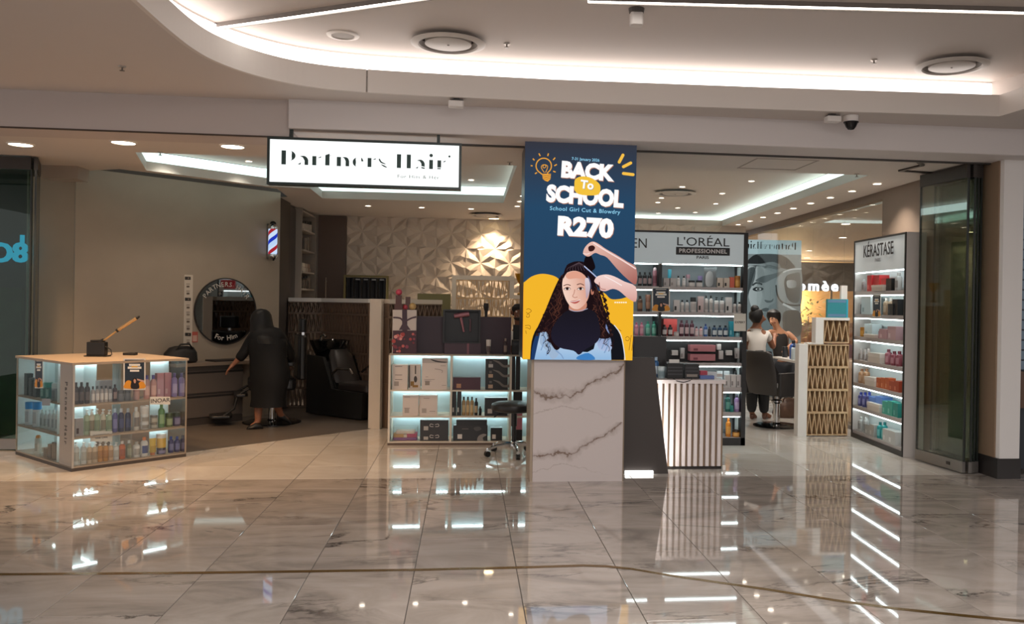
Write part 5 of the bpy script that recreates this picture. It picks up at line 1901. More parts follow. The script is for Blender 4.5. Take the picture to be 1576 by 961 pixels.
# ------------------------------------------------------------------ reception: dark slanted panel and white slatted counter
YP = 7.98
rc = thing('reception_desk', 'dark slanted reception panel beside a white slatted counter, lit between', 'reception desk', (1.75, 8.2, 0))
tr, brr = aty(1007, 551, YP), aty(1028.5, 729, YP)
ZTOP = tr.z
DARKP = mat('#423b38', .5)
obj('slanted_panel', MB().prismY([(1.416, 0), (brr.x, 0), (tr.x, ZTOP), (1.416, ZTOP)], YP, YP + .07), DARKP, rc)
obj('panel_edge_light', MB().prismY([(brr.x - .045, .03), (brr.x - .025, .03), (tr.x - .025, ZTOP - .22), (tr.x - .045, ZTOP - .22)], YP + .075, YP + .085), glow('#fffaf2', 60), rc)
c0, c1 = aty(1013, 724, 8.17).x - .22, aty(1113, 724, 8.17).x
zt = aty(1060, 585, 8.17).z
obj('counter_body', MB().box(c0 - .2, c1 - .005, 8.19, 8.75, .03, zt - .035), mat('#8d7660', .5), rc)
obj('counter_top', MB().box(c0 - .2, c1 + .005, 8.15, 8.77, zt - .035, zt), mat('#d9cfcd', .4), rc)
obj('kick_board', MB().box(c0 - .2, c1 - .01, 8.2, 8.74, 0, .03), mat('#2a2321', .5), rc)
x = c1 - .045
k = 0
SLW = mat('#d9d0ce', .45)
while x > c0 - .1 and k < 16:
    obj('slat', MB().box(x - .018, x + .014, 8.16, 8.192, .035, zt - .035), SLW, rc)
    x -= .0585
    k += 1
a, b = aty(962, 733, 7.96), aty(1005, 725, 7.96)
tag(obj('floor_light', MB().box(a.x, b.x, 7.94, 7.975, .0, b.z), glow('#fffdf8', 3.0)), 'white glowing bar at the foot of the slanted dark panel', 'light')
a = aty(1113.5, 722, 8.16)
tag(obj('cable_cover', MB().box(a.x - .012, a.x + .012, 8.13, 8.155, 0, .045), WHITE), 'small white cover on the floor at the counter corner', 'cover')
# black monitor block behind the panel
a, b = aty(975, 518, 8.5), aty(1026, 518, 8.5)
mo = thing('till_monitor', 'large black monitor seen from behind above the reception panel', 'monitor', ((a.x + b.x) / 2, 8.5, .88))
obj('back_shell', MB().box(a.x, b.x, 8.5, 8.54, .97, a.z), mat('#2a2829', .35), mo, bevel=.006)
obj('stand', MB().box((a.x + b.x) / 2 - .04, (a.x + b.x) / 2 + .04, 8.54, 8.57, zt, 1.1).box((a.x + b.x) / 2 - .1, (a.x + b.x) / 2 + .1, 8.5, 8.64, zt + .0005, zt + .012), MATTBLACK, mo)
# printers and terminals on the counter
Yk = 8.28
for nm, x0, x1, yt, c, lb in (('receipt_printer', 1027, 1052, 559.5, '#1a191a', 'black receipt printer on the slatted counter'), ('card_terminal', 1054, 1076.5, 560.5, '#232224', 'black ridged card terminal right of the receipt printer')):
    a, b = aty(x0, yt, Yk), aty(x1, yt, Yk)
    t = thing(nm, lb, 'till device', ((a.x + b.x) / 2, Yk + .06, zt))
    obj('body', MB().box(a.x, b.x, Yk, Yk + .13, zt + .0005, a.z), mat(c, .4), t, bevel=.006)
    for q in range(3):
        z = zt + (a.z - zt) * (.25 + .22 * q)
        obj('ridge', MB().box(a.x + .01, b.x - .01, Yk - .004, Yk + .001, z, z + .012), mat('#37363a', .35), t)
    if nm == 'receipt_printer':
        obj('paper', MB().box(a.x + .03, b.x - .03, Yk + .05, Yk + .052, a.z, a.z + .035), WHITE, t)
    else:
        obj('slip', MB().box(a.x + .02, b.x - .02, Yk - .005, Yk - .003, zt + .02, zt + .045), mat('#8a8178', .5), t)
tag(obj('cable', MB().tube([(aty(1036, 580, 8.2).x, 8.2, zt + .01), (aty(1042, 586, 8.14).x, 8.143, zt - .01), (aty(1052, 588, 8.14).x, 8.143, zt - .022), (aty(1062, 584, 8.16).x, 8.147, zt - .005), (aty(1066, 578, 8.24).x, 8.24, zt + .01)], .004, 6), BLACK), 'black cable looping over the counter edge', 'cable')
a = aty(1018, 560, 8.35)
o = product('jar', .115, .075, .07, '#a9bcc2', '#c9d6da', '#7d9096', (a.x, 8.35, zt + .0005), 0)
tag(o, 'clear jar on the counter behind the slanted panel', 'jar')
a = aty(1011, 553, 8.45)
o = product('bottle', .2, .07, .07, '#2f5f92', '#9fb6cc', '#c2cfda', (a.x - .01, 8.45, zt + .0005), 0)
tag(o, 'blue bottle on the counter left of the clear jar', 'bottle')
for k, (x0, x1, y0, y1, c, lb) in enumerate(((1076.5, 1098, 578, 583.2, '#5e72a8', 'lowest blue leaflet stack on the slatted counter'), (1077, 1088, 571, 577, '#b5485a', 'red card box among the leaflets on the slatted counter'), (1088, 1103, 573, 578, '#c6cdd2', 'white leaflet stack on the slatted counter'), (1098, 1112, 576, 583.2, '#c3bcb8', 'cream card box at the counter corner'))):
    a, b = aty(x0, y0, 8.30 + .07 * k), aty(x1, y0, 8.30 + .07 * k)
    tag(obj('leaflet_stack', MB().box(a.x, b.x, 8.27 + .08 * k, 8.34 + .08 * k, zt + .0005, max(zt + .012, a.z)), mat(c, .6)), lb, 'leaflets')

# ------------------------------------------------------------------ glass doors
def leaf(name, a, b, label, z0=.012, z1=2.985, thick=.014, tint=None, group=None, edge=True):
    a, b = Vector((*a, 0)), Vector((*b, 0))
    d = (b - a).normalized()
    n = Vector((-d.y, d.x, 0))
    t = thing(name, label, 'glass door', tuple((a + b) / 2), group)
    q = lambda s, e0=0.0, e1=0.0: [tuple((a + d * e0 + n * s).xy), tuple((b - d * e1 + n * s).xy), tuple((b - d * e1 - n * s).xy), tuple((a + d * e0 - n * s).xy)]
    rail = mat('#8f8a85', .3, .8)
    obj('pane', MB().prism(q(thick / 2), .115, 2.865), tint or GLASS_GREEN, t)
    obj('bottom_rail', MB().prism(q(.018), z0, .12), rail, t)
    obj('top_rail', MB().prism(q(.018), 2.86, z1), mat('#45403d', .35, .6), t)
    if edge:
        e = d * .008
        for p in (a, b):
            obj('edge_seal', MB().prism([tuple((p + e + n * .009).xy), tuple((p - e + n * .009).xy), tuple((p - e - n * .009).xy), tuple((p + e - n * .009).xy)], .12, 2.86), mat('#1f2422', .3), t)
    m_ = (a + d * ((b - a).length * .72))
    obj('lock', MB().box(m_.x - .022, m_.x + .022, m_.y - .03, m_.y + .03, .055, .085), mat('#3a3634', .3, .7), t)
    return t


leaf('folding_glass_door', (4.705, 8.62), (4.775, 7.87), 'front folded glass door leaf beside the white side display')
for k, x in enumerate((4.822, 4.868, 4.912)):
    leaf('folding_glass_door', (x, 8.55), (x + .008, 7.85 + .02 * k), '%s folded glass leaf in the stack by the right pillar' % ('second', 'third', 'last')[k])
leaf('fixed_glass_pane', (-5.62, 9.40), (-4.43, 9.40), 'greenish fixed glass pane at the left edge of the salon', tint=GLASS_TEAL)
leaf('folded_glass_door', (-4.40, 9.42), (-4.60, 9.92), 'front folded glass door leaf behind the left glass pane', edge=True)
leaf('folded_glass_door', (-4.47, 9.44), (-4.67, 9.94), 'rear folded glass door leaf behind the left glass pane', edge=False)
tag(obj('lintel_box', MB().box(-4.62, -4.25, 10.02, 10.3, 2.86, 2.999), mat('#a39689', .5)), 'pale box under the ceiling behind the left folded glass', 'ceiling box')
# glowing letters behind the left pane stand in for a reflected sign
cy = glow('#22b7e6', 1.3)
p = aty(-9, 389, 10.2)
ls = thing('reflected_letters', 'cyan lit letters seen through the left glass pane', 'sign', (p.x, 10.4, 1.9))
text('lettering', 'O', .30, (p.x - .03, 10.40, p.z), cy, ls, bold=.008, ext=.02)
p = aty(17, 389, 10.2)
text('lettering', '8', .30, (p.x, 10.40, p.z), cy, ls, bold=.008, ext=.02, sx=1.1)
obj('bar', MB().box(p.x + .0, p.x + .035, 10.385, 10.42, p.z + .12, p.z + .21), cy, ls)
obj('fixing', MB().box(p.x - .5, p.x + .05, 10.42, 10.47, p.z - .02, p.z + .02), MATTBLACK, ls)
# green planting panel of the neighbour behind the pane
tag(obj('green_board', MB().box(-6.5, -4.99, 10.40, 10.465, .0, 1.66), mat('#2a4726', .7, noise=.35, nscale=5)), 'green board low behind the left glass pane', 'board')

# ------------------------------------------------------------------ wooden lattice blocks
def lattice_mesh(w, h, d, n=4, t=.012):
    mb = MB()
    mb.box(-w / 2, w / 2, -d / 2, d / 2, 0, t).box(-w / 2, w / 2, -d / 2, d / 2, h - t, h)
    mb.box(-w / 2, -w / 2 + t * .5, -d / 2, d / 2, t, h - t).box(w / 2 - t * .5, w / 2, -d / 2, d / 2, t, h - t)
    p = (w - t) / n
    for k in range(2 * n):
        x0 = -w / 2 + t / 2 + p * k / 2
        x1 = x0 + p / 2
        if k % 2:
            x0, x1 = x1, x0
        # slat from (x0, bottom) to (x1, top)
        q = [(x0 - t / 2, t), (x0 + t / 2, t), (x1 + t / 2, h - t), (x1 - t / 2, h - t)]
        mb.prismY(q, -d / 2 + .003, d / 2 - .003)
    return mb


LM = {}


def lattice(parent, a, b, rows, wb, m, d=.11):
    """blocks from a to b (ground points); rows: list of (z0, height, u0, u1) with u in metres along a-b"""
    a, b = Vector((*a, 0)), Vector((*b, 0))
    dd = (b - a)
    L = dd.length
    dd.normalize()
    rz = math.atan2(dd.y, dd.x)
    for z0, h, u0, u1 in rows:
        n = max(1, round((u1 - u0) / wb))
        w = (u1 - u0) / n
        key = (round(w, 3), round(h, 3), m.name)
        if key not in LM:
            LM[key] = mesh_of('lattice_block', lattice_mesh(w - .002, h - .002, d), m)
        for k in range(n):
            p = a + dd * (u0 + w * (k + .5))
            o = bpy.data.objects.new('lattice_block', LM[key])
            COL.objects.link(o)
            o.location = (p.x, p.y, z0)
            o.rotation_euler = (0, 0, rz)
            o.parent = parent
            o.matrix_parent_inverse = INV[parent]


OAK = mat('#c4a47e', .5, noise=.06, nscale=6)
DIM_WOOD = mat('#6f5a4c', .5)  # darker brown for the left screens, their dimness put into the colour
H_ = .2795
# right partition, stepped
PY = 10.22
rp = thing('lattice_screen', 'stepped screen of pale oak zigzag blocks with a white edge', 'screen', (4.35, PY + .06, 0))
ex = 4.678
xi = 4.150
lattice(rp, (xi, PY + .062), (ex, PY + .062), [(.012 + H_ * k, H_, 0, ex - xi) for k in range(4)] + [(.012 + H_ * 4 + .02, H_ + .01, .20, ex - xi)], .262, OAK)
obj('shade_backing', MB().box(xi, ex, PY + .118, PY + .125, .012, 1.13).box(4.35, ex, PY + .118, PY + .125, 1.15, 1.43), mat('#6a4c38', .6), rp)  # dark sheet added to stand for the shade inside the blocks
obj('edge_board', MB().box(4.036, xi - .002, PY, PY + .125, 0, 1.13).box(4.15, 4.348, PY, PY + .125, .012 + 4 * H_ + .001, 1.149).box(4.245, 4.345, PY, PY + .125, 1.15, 1.46).box(4.346, ex, PY, PY + .125, 1.43, 1.46), WHITE, rp)
obj('end_post', MB().box(4.60, ex, PY + .08, PY + .125, 1.461, 1.86), WHITE, rp)
a, b = aty(1273.5, 462, PY + .03), aty(1305, 490, PY + .03)
t = thing('teal_gift_box', 'teal carton standing on the stepped oak screen', 'box', ((a.x + b.x) / 2, PY + .05, 1.46))
obj('carton', MB().box(a.x, b.x - .02, PY + .03, PY + .075, 1.4605, a.z + .012), mat('#2f8790', .5), t)
obj('side_band', MB().box(b.x - .02, b.x, PY + .03, PY + .075, 1.4605, a.z + .012), mat('#2aa0bd', .5), t)
for z in (1.475, a.z - .03):
    obj('pattern_band', MB().box(a.x + .01, b.x - .03, PY + .028, PY + .031, z, z + .03), mat('#5f7fa0', .5), t)
# left V-shaped screens round the white pillar
lp = thing('lattice_screen', 'long low screen of dark zigzag blocks with white top behind the basins', 'screen', (-2.0, 12.8, 0))
A0, A1, A2 = (-1.33, 12.33), (-2.1, 13.1), (-2.60, 13.12)
for (p, q) in ((A0, A1), (A1, A2)):
    L = (Vector(p) - Vector(q)).length
    lattice(lp, p, q, [(.005 + .274 * k, .274, 0, L) for k in range(5)] + [(1.377, .168, 0, L)], .26, DIM_WOOD)
    dv = (Vector(q) - Vector(p)).normalized()
    nv = Vector((-dv.y, dv.x)) * .065
    P0, P1 = Vector(p), Vector(q)
    obj('top_board', MB().prism([tuple(P0 + nv), tuple(P1 + nv), tuple(P1 - nv), tuple(P0 - nv)], 1.547, 1.602), WHITE, lp)
wpost = thing('white_post_screen', 'white end post with a dark zigzag wing behind the product counter', 'screen', (-1.1, 10.95, 0))
f0, f1 = Vector((-1.195, 10.90)), Vector((-1.052, 10.85))
back = Vector((-.135, 1.2)) 
obj('post', MB().prism([tuple(f0), tuple(f1), tuple(f1 + Vector((.02, .12))), tuple(f0 + Vector((-.016, .14)))], 0, 1.602), mat('#d8c9b8', .5), wpost)
lattice(wpost, (-1.03, 11.06), (-.72, 12.22), [(.005 + .274 * k, .274, 0, 1.2) for k in range(5)] + [(1.377, .168, 0, 1.2)], .26, DIM_WOOD, .06)
obj('top_board', MB().prism([(-1.07, 11.06), (-.99, 11.06), (-.68, 12.22), (-.76, 12.22)], 1.547, 1.602), WHITE, wpost)
W0_, W1_ = (-1.0, 10.95), (-.37, 11.52)
LW = (Vector(W1_) - Vector(W0_)).length
lattice(wpost, W0_, W1_, [(.005 + .274 * k, .274, 0, LW) for k in range(5)] + [(1.377, .168, 0, LW)], .28, mat('#7d6654', .5))
dv = (Vector(W1_) - Vector(W0_)).normalized()
nv = Vector((-dv.y, dv.x)) * .065
P0, P1 = Vector(W0_), Vector(W1_)
obj('top_board', MB().prism([tuple(P0 + nv), tuple(P1 + nv), tuple(P1 - nv), tuple(P0 - nv)], 1.547, 1.602), mat('#d8c9b8', .5), wpost)
# lit oak screen further back
mp_ = thing('lattice_screen', 'stepped oak zigzag screen with a white frame before the star wall', 'screen', (.3, 13, 0))
lattice(mp_, (-.17, 13.06), (.62, 13.06), [(.005 + .272 * k, .272, 0, .79) for k in range(7)], .262, mat('#d0ac80', .5))
lattice(mp_, (.64, 13.06), (1.17, 13.06), [(.005 + .272 * k, .272, 0, .53) for k in range(6)], .262, mat('#d0ac80', .5))
obj('frame', MB().box(-.235, -.172, 13, 13.12, 0, 1.975).box(-.172, .69, 13, 13.12, 1.912, 1.975).box(.622, .69, 13, 13.12, 1.64, 1.91).box(.69, 1.17, 13, 13.12, 1.64, 1.695), mat('#ddcfbf', .5), mp_)
# trophy-like gold lamp and dark box on its lower step
a = aty(797, 418, 13.05) + Vector((.045, 0, 0))
t = thing('gold_lamp', 'gold cup-shaped lamp on the stepped oak screen beside the LED screen', 'lamp', (a.x, 13.05, 1.695))
obj('foot', MB().lathe([(.05, 1.6955), (.05, 1.72), (.02, 1.74), (.018, 1.86)], 14, (a.x, 13.05)), mat('#a9802c', .3, .8), t, True)
obj('cup', MB().lathe([(.02, 1.86), (.06, 1.92), (.09, 2.02), (.08, 2.02), (.03, 1.93)], 16, (a.x, 13.05), cap=False), mat('#c9962f', .3, .8), t, True)
# olive partition behind
tag(obj('olive_cabinet', MB().box(-.71, -.245, 12.5, 12.85, 0, 1.69), mat('#787043', .5)), 'olive green cabinet between the low white rail and oak screen', 'cabinet')

# ------------------------------------------------------------------ left back corner: dark wardrobe, open shelves, capes rail
t = thing('wardrobe', 'tall dark grey wardrobe panel beside the barber wall', 'wardrobe', (-2.8, 13.3, 0))
obj('carcass', MB().box(-3.05, -2.66, 13.21, 13.75, 0, 3.0), mat('#33302f', .45), t)
obj('door', MB().box(-2.66, -2.645, 13.22, 13.74, .06, 2.96), mat('#383433', .4), t)
t = thing('open_shelving', 'tall pale open shelving full of towels and bottles', 'shelf unit', (-2.7, 14.35, 0))
PALEG = mat('#8f857c', .5)
obj('end_panel', MB().box(-2.95, -2.56, 13.78, 13.82, 0, 2.99), mat('#9d938a', .5), t)
obj('end_panel', MB().box(-2.95, -2.52, 14.82, 14.86, 0, 2.99), PALEG, t)
obj('back', MB().box(-2.97, -2.94, 13.82, 14.82, 0, 2.99), PALEG, t)
sz = [1.75, 2.02, 2.36, 2.68, 2.96]
for z in sz + [1.2, .6]:
    obj('shelf', MB().box(-2.94, -2.54, 13.82, 14.82, z - .025, z), mat('#b3a99f', .5), t)
G = 'things on the pale open shelving'
rr = random.Random(11)
nm = {1.75: 'lowest visible', 2.02: 'second', 2.36: 'third', 2.68: 'topmost'}
for z, (c, kinds) in zip(sz[:4], (('#5a4f48', 'bottle'), ('#c9bfb2', 'towel'), ('#8b7f74', 'carton'), ('#b9aea3', 'jar'))):
    for k in range(4):
        y = 13.98 + .22 * k
        if kinds == 'towel':
            o = obj('folded_towel', MB().box(-2.80, -2.58, y - .09, y + .09, z + .001, z + .07, ch=.02).box(-2.80, -2.59, y - .085, y + .085, z + .071, z + .14, ch=.02), mat(('#c9bfb2', '#d5ccc0', '#bfb2a4', '#a98f80')[k], .8), None, bevel=.012)
            tag(o, 'folded towel pair, %s from front, second shelf of pale shelving' % ORD[k], 'towel', G)
        else:
            o = product('bottle' if kinds == 'bottle' else ('box' if kinds == 'carton' else 'jar'), (.2, .0, .22, .16)[sz.index(z)] * (.8 + .1 * k), .12, .1, ('#3d3836', c, c, '#7d6f66')[k] if kinds != 'jar' else c, '#2f2b2a', None, (-2.62, y, z + .0005), PI / 2)
            tag(o, '%s, %s from front, %s shelf of pale shelving' % (kinds, ORD[k], nm[z]), kinds, G)
t = thing('cape_rail', 'olive framed rail of hanging black capes before the star wall', 'rail', (-1.65, 14.6, 0))
obj('frame', MB().box(-2.02, -1.30, 14.52, 14.60, 1.955, 1.99).box(-1.335, -1.30, 14.52, 14.60, 0, 1.955).box(-2.02, -1.99, 14.52, 14.60, 0, 1.955), mat('#6f6436', .5), t)
for k in range(5):
    x0 = -1.985 + .129 * k
    vs, fs = [], []
    n = 9
    mbk = MB()
    for i in range(n):
        f = i / (n - 1)
        vs.append((x0 + .127 * f, 14.545 - .02 * math.sin(f * PI * 3), 1.95))
        vs.append((x0 + .127 * f, 14.545 - .035 * math.sin(f * PI * 3 + .4), 1.1))
    fs = [(2 * i, 2 * i + 1, 2 * i + 3, 2 * i + 2) for i in range(n - 1)]
    mbk.add(vs, fs)
    o = obj('cape', mbk, mat('#14161c', .7), t, True)
    if k:
        obj('tag', MB().box(x0 + .03, x0 + .1, 14.505, 14.508, 1.91, 1.93), mat('#8f9298', .5), t)

# ------------------------------------------------------------------ barber wall: round mirror, price strip, notice, counter, drawers, bag, pole
def wpt(u, z, out=0.0):
    """point on the barber wall: u metres along it, out metres in front"""
    p = W0 + d45 * u + n45 * out
    return Vector((p.x, p.y, z))


def uw(x, y):
    p = on(x, y, W0, n45)
    return (p - W0).dot(d45), p.z


MW = Matrix(((d45.x, -n45.x, 0, W0.x), (d45.y, -n45.y, 0, W0.y), (0, 0, 1, 0), (0, 0, 0, 1)))   # x along, y into wall
u0, _ = uw(298, 478)
u1, _ = uw(393, 478)
um, zm = (u0 + u1) / 2, 1.408
rm_ = .436
t = thing('round_mirror', 'large round wall mirror with white lettering on the barber wall', 'mirror', tuple(wpt(um, zm - rm_, .02)))
ring, disc = MB(MW), MB(MW)
N = 56
vs = []
for r_, y_ in ((rm_ - .012, -.024), (rm_, -.024), (rm_, -.002), (rm_ - .012, -.002)):
    for k in range(N):
        a = 2 * PI * k / N
        vs.append((um + r_ * math.cos(a), y_, zm + r_ * math.sin(a)))
fs = []
for j in range(4):
    for k in range(N):
        fs.append((j * N + k, j * N + (k + 1) % N, ((j + 1) % 4) * N + (k + 1) % N, ((j + 1) % 4) * N + k))
ring.add(vs, fs)
obj('frame', ring, mat('#2a2421', .4), t)
vs = [(um + (rm_ - .012) * math.cos(2 * PI * k / N), -.016, zm + (rm_ - .012) * math.sin(2 * PI * k / N)) for k in range(N)]
disc.add(vs, [tuple(range(N))])
obj('glass', disc, mat('#8d8d8d', .02, 1.0), t)
rzw = PI / 4
WT = mat('#c9c2b8', .5)
s = 'PARTNERS HAIR'
for k, ch in enumerate(s):
    a = PI * .5 + .98 - 1.96 * k / (len(s) - 1)
    r_ = rm_ - .085
    p = MW @ Vector((um + r_ * math.cos(a), -.019, zm + r_ * math.sin(a)))
    if ch != ' ':
        tx = Vector((d45.x * math.sin(a), d45.y * math.sin(a), -math.cos(a)))
        nz = n45
        ty = nz.cross(tx)
        o = text('letter', ch, .085, tuple(p), WT, t, ext=.0005)
        o.rotation_euler = Matrix((tx, ty, nz)).transposed().to_euler()
s = 'For Him'
for k, ch in enumerate(s):
    a = -PI * .5 - .38 + .76 * k / (len(s) - 1)
    r_ = rm_ - .085
    p = MW @ Vector((um + r_ * math.cos(a), -.019, zm + r_ * math.sin(a)))
    if ch != ' ':
        tx = Vector((-d45.x * math.sin(a), -d45.y * math.sin(a), math.cos(a)))
        ty = n45.cross(tx)
        o = text('letter', ch, .09, tuple(p), WT, t, ext=.0005, bold=.001)
        o.rotation_euler = Matrix((tx, ty, n45)).transposed().to_euler()
ua, za = uw(283.5, 423)
ub, zb_ = uw(295, 545)
t = thing('price_strip', 'tall narrow printed strip with small pictures left of the round mirror', 'poster', tuple(wpt((ua + ub) / 2, zb_, .01)))
obj('sheet', MB(MW).box(ua, ub, -.006, -.001, zb_, za), mat('#cdbfae', .6), t)
cv = Canvas(lambda x, y: on(x, y, W0 + n45 * .0065, n45), n45, .0004)
rr = random.Random(2)
for k in range(11):
    y = 426 + k * 10.8
    if k in (0, 3, 8, 10):
        cv.poly([(284.5, y), (293.5, y + .3), (293.5, y + 5), (284.5, y + 4.8)], '#2b2624')
        cv.disc(290, y + 2.5, 1.3, '#7d6a5a')
    else:
        cv.poly([(286.5, y), (292, y), (292, y + 1.2), (286.5, y + 1.2)], '#8d7d70')
        cv.poly([(287, y + 3), (291.5, y + 3), (291.5, y + 6), (287, y + 6)], rr.choice(['#6d5d50', '#9a8a7a', '#7a6a60']))
cv.build('print', PRINT, t)
ua, za = uw(295, 511)
ub, zb_ = uw(304, 527)
t = thing('notice', 'small red-edged notice beside the price strip', 'notice', tuple(wpt((ua + ub) / 2, zb_, .01)))
obj('sheet', MB(MW).box(ua, ub, -.006, -.001, zb_, za), mat('#b5584c', .6), t)
obj('print', MB(MW).box(ua + .012, ub - .012, -.008, -.006, zb_ + .012, za - .045), mat('#c9a192', .6), t)
# worktop and hanging drawers
ua, _ = uw(250, 560)
ub, _ = uw(425, 560)
tag(obj('worktop', MB(MW).box(ua, 2.28, -.34, -.001, .735, .775), mat('#8a7a6b', .45)), 'shelf-like worktop running under the round mirror on the barber wall', 'worktop')
q0, q1 = 1.12, 1.93
t = thing('drawer_unit', 'grey two-drawer unit under the barber worktop', 'drawers', tuple(wpt((q0 + q1) / 2, .10, .18)))
DG = mat('#5d544e', .45)
obj('carcass', MB(MW).box(q0, q1, -.30, -.001, .02, .734), mat('#47403b', .5), t)
for (z0, z1) in ((.10, .37), (.40, .67)):
    dw_ = obj('drawer', MB(MW).box(q0 + .004, q1 - .004, -.318, -.30, z0, z1), DG, t)
    obj('finger_groove', MB(MW).box(q0 + .004, q1 - .004, -.3195, -.318, z1 - .03, z1 - .004), mat('#231f1d', .6), dw_)
obj('plinth', MB(MW).box(q0, q1, -.31, -.29, .0, .09), mat('#3e3733', .5), t)
p = atz(245, 536, .9)
u_, z_ = uw(266, 540)
t = thing('holdall', 'black bag with handles lying on the barber worktop', 'bag', tuple(wpt(u_, .776, .18)))
bg = MB(MW)
bg.loft([(u_, -.19, .776, .19, .12), (u_, -.19, .80, .21, .14), (u_, -.19, .90, .20, .13), (u_ + .01, -.19, .965, .15, .09), (u_ + .01, -.19, .985, .08, .04)], 18)
obj('body', bg, mat('#1d1b1b', .6), t, True)
hd = MB(MW)
hd.tube([(u_ - .1, -.27, .95), (u_ - .05, -.29, 1.01), (u_ + .06, -.29, 1.01), (u_ + .11, -.27, .95)], .010, 8)
obj('handle', hd, BLACK, t, True)
tag(obj('dark_tray', MB(MW).box(1.55, 1.95, -.3, -.06, .776, .795), mat('#2c2624', .5)), 'flat dark tray on the worktop below the round mirror', 'tray')
# barber pole on the end of the wall
pc_ = wpt(2.47, 0, .10)
t = thing('barber_pole', 'lit red, white and blue barber pole at the end of the barber wall', 'barber pole', (pc_.x, pc_.y, 2.08))
zb0, zt0 = 2.18, 2.53
def pole_mat():
    m = bpy.data.materials.new('pole_stripes')
    m.use_nodes = True
    nt = m.node_tree
    L = nt.links.new
    nt.nodes.remove(nt.nodes['Principled BSDF'])
    tc = nt.nodes.new('ShaderNodeTexCoord')
    sp = nt.nodes.new('ShaderNodeSeparateXYZ')
    L(tc.outputs['Object'], sp.inputs[0])
    at = nt.nodes.new('ShaderNodeMath'); at.operation = 'ARCTAN2'
    L(sp.outputs[1], at.inputs[0]); L(sp.outputs[0], at.inputs[1])
    d1 = nt.nodes.new('ShaderNodeMath'); d1.operation = 'DIVIDE'
    L(at.outputs[0], d1.inputs[0]); d1.inputs[1].default_value = 2 * PI
    m1 = nt.nodes.new('ShaderNodeMath'); m1.operation = 'MULTIPLY'
    L(sp.outputs[2], m1.inputs[0]); m1.inputs[1].default_value = 3.6
    s1 = nt.nodes.new('ShaderNodeMath'); s1.operation = 'SUBTRACT'
    L(m1.outputs[0], s1.inputs[0]); L(d1.outputs[0], s1.inputs[1])
    fr = nt.nodes.new('ShaderNodeMath'); fr.operation = 'FLOORED_MODULO'
    L(s1.outputs[0], fr.inputs[0]); fr.inputs[1].default_value = 1
    cr = nt.nodes.new('ShaderNodeValToRGB')
    cr.color_ramp.interpolation = 'CONSTANT'
    el = cr.color_ramp.elements
    el[0].position = 0; el[0].color = (*hx('#b8d2f2'), 1)
    el[1].position = .25; el[1].color = (*hx('#1f35b8'), 1)
    for p_, c_ in ((.45, '#c8dcf6'), (.70, '#a3242f'), (.9, '#c8dcf6')):
        e = el.new(p_); e.color = (*hx(c_), 1)
    L(fr.outputs[0], cr.inputs[0])
    em = nt.nodes.new('ShaderNodeEmission')
    em.inputs[1].default_value = 1.0
    L(cr.outputs[0], em.inputs[0])
    L(em.outputs[0], nt.nodes['Material Output'].inputs[0])
    return m


cx_, cy_ = pc_.x, pc_.y
obj('glass_cylinder', MB().lathe([(.058, zb0), (.058, zt0)], 24, (cx_, cy_)), pole_mat(), t, True)
obj('top_cap', MB().lathe([(.066, zt0 - .005), (.070, zt0 + .02), (.062, zt0 + .045), (.05, zt0 + .06)], 24, (cx_, cy_)), CHROME, t, True)
obj('finial', MB().ball((cx_, cy_, zt0 + .065), .042, 16, 8), mat('#2a2a2a', .2, .6), t, True)
obj('bottom_cap', MB().lathe([(.02, zb0 - .085), (.045, zb0 - .06), (.062, zb0 - .04), (.070, zb0 - .02), (.066, zb0 + .005)], 24, (cx_, cy_)), CHROME, t, True)
bp = wpt(2.47, 0, 0)
bm_ = MB(MW)
bm_.box(2.44, 2.50, -.03, -.001, 2.12, 2.60).box(2.455, 2.485, -.10, -.03, 2.535, 2.555).box(2.455, 2.485, -.10, -.03, 2.155, 2.175)
obj('wall_bracket', bm_, GREYMETAL, t)

# ------------------------------------------------------------------ chairs
def chrome_base(t, x, y, r, z=.0):
    obj('base_plate', MB().lathe([(r, z + .001), (r, z + .012), (r * .9, z + .022), (.06, z + .035), (.05, z + .05)], 32, (x, y)), mat('#3b3a3a', .15, .9), t, True)
    obj('column', MB().lathe([(.045, z + .045), (.045, z + .30), (.075, z + .32), (.075, z + .34), (.03, z + .36), (.03, z + .42)], 18, (x, y)), CHROME, t, True)


def salon_chair(name, x, y, rz, label):
    t = thing(name, label, 'salon chair', (x, y, 0))
    M = Matrix.Translation((x, y, 0)) @ Matrix.Rotation(rz, 4, 'Z')
    chrome_base(t, x, y, .31)
    LEA = mat('#2a2726', .45)
    obj('seat', MB(M).box(-.26, .26, -.25, .27, .42, .54, ch=.05), LEA, t, bevel=.03)
    b = MB(M)
    b.loft([(0, -.27, .44, .25, .05), (0, -.30, .6, .27, .055), (0, -.34, .8, .27, .05), (0, -.36, .97, .24, .04), (0, -.365, 1.0, .18, .02)], 20)
    obj('backrest', b, mat('#332f2d', .5), t, True)
    for s in (-1, 1):
        obj('arm', MB(M).prismY([(-.0, 0)] * 0 or [(0, 0), (.001, 0), (.001, .001)], 0, .001) if False else MB(M).box(s * .27, s * .335, -.30, .25, .42, .73, ch=.02), LEA, t, bevel=.025)
    return t


salon_chair('salon_chair', 4.10, 11.12, -1.1, 'black salon chair on a round chrome base behind the oak screen')


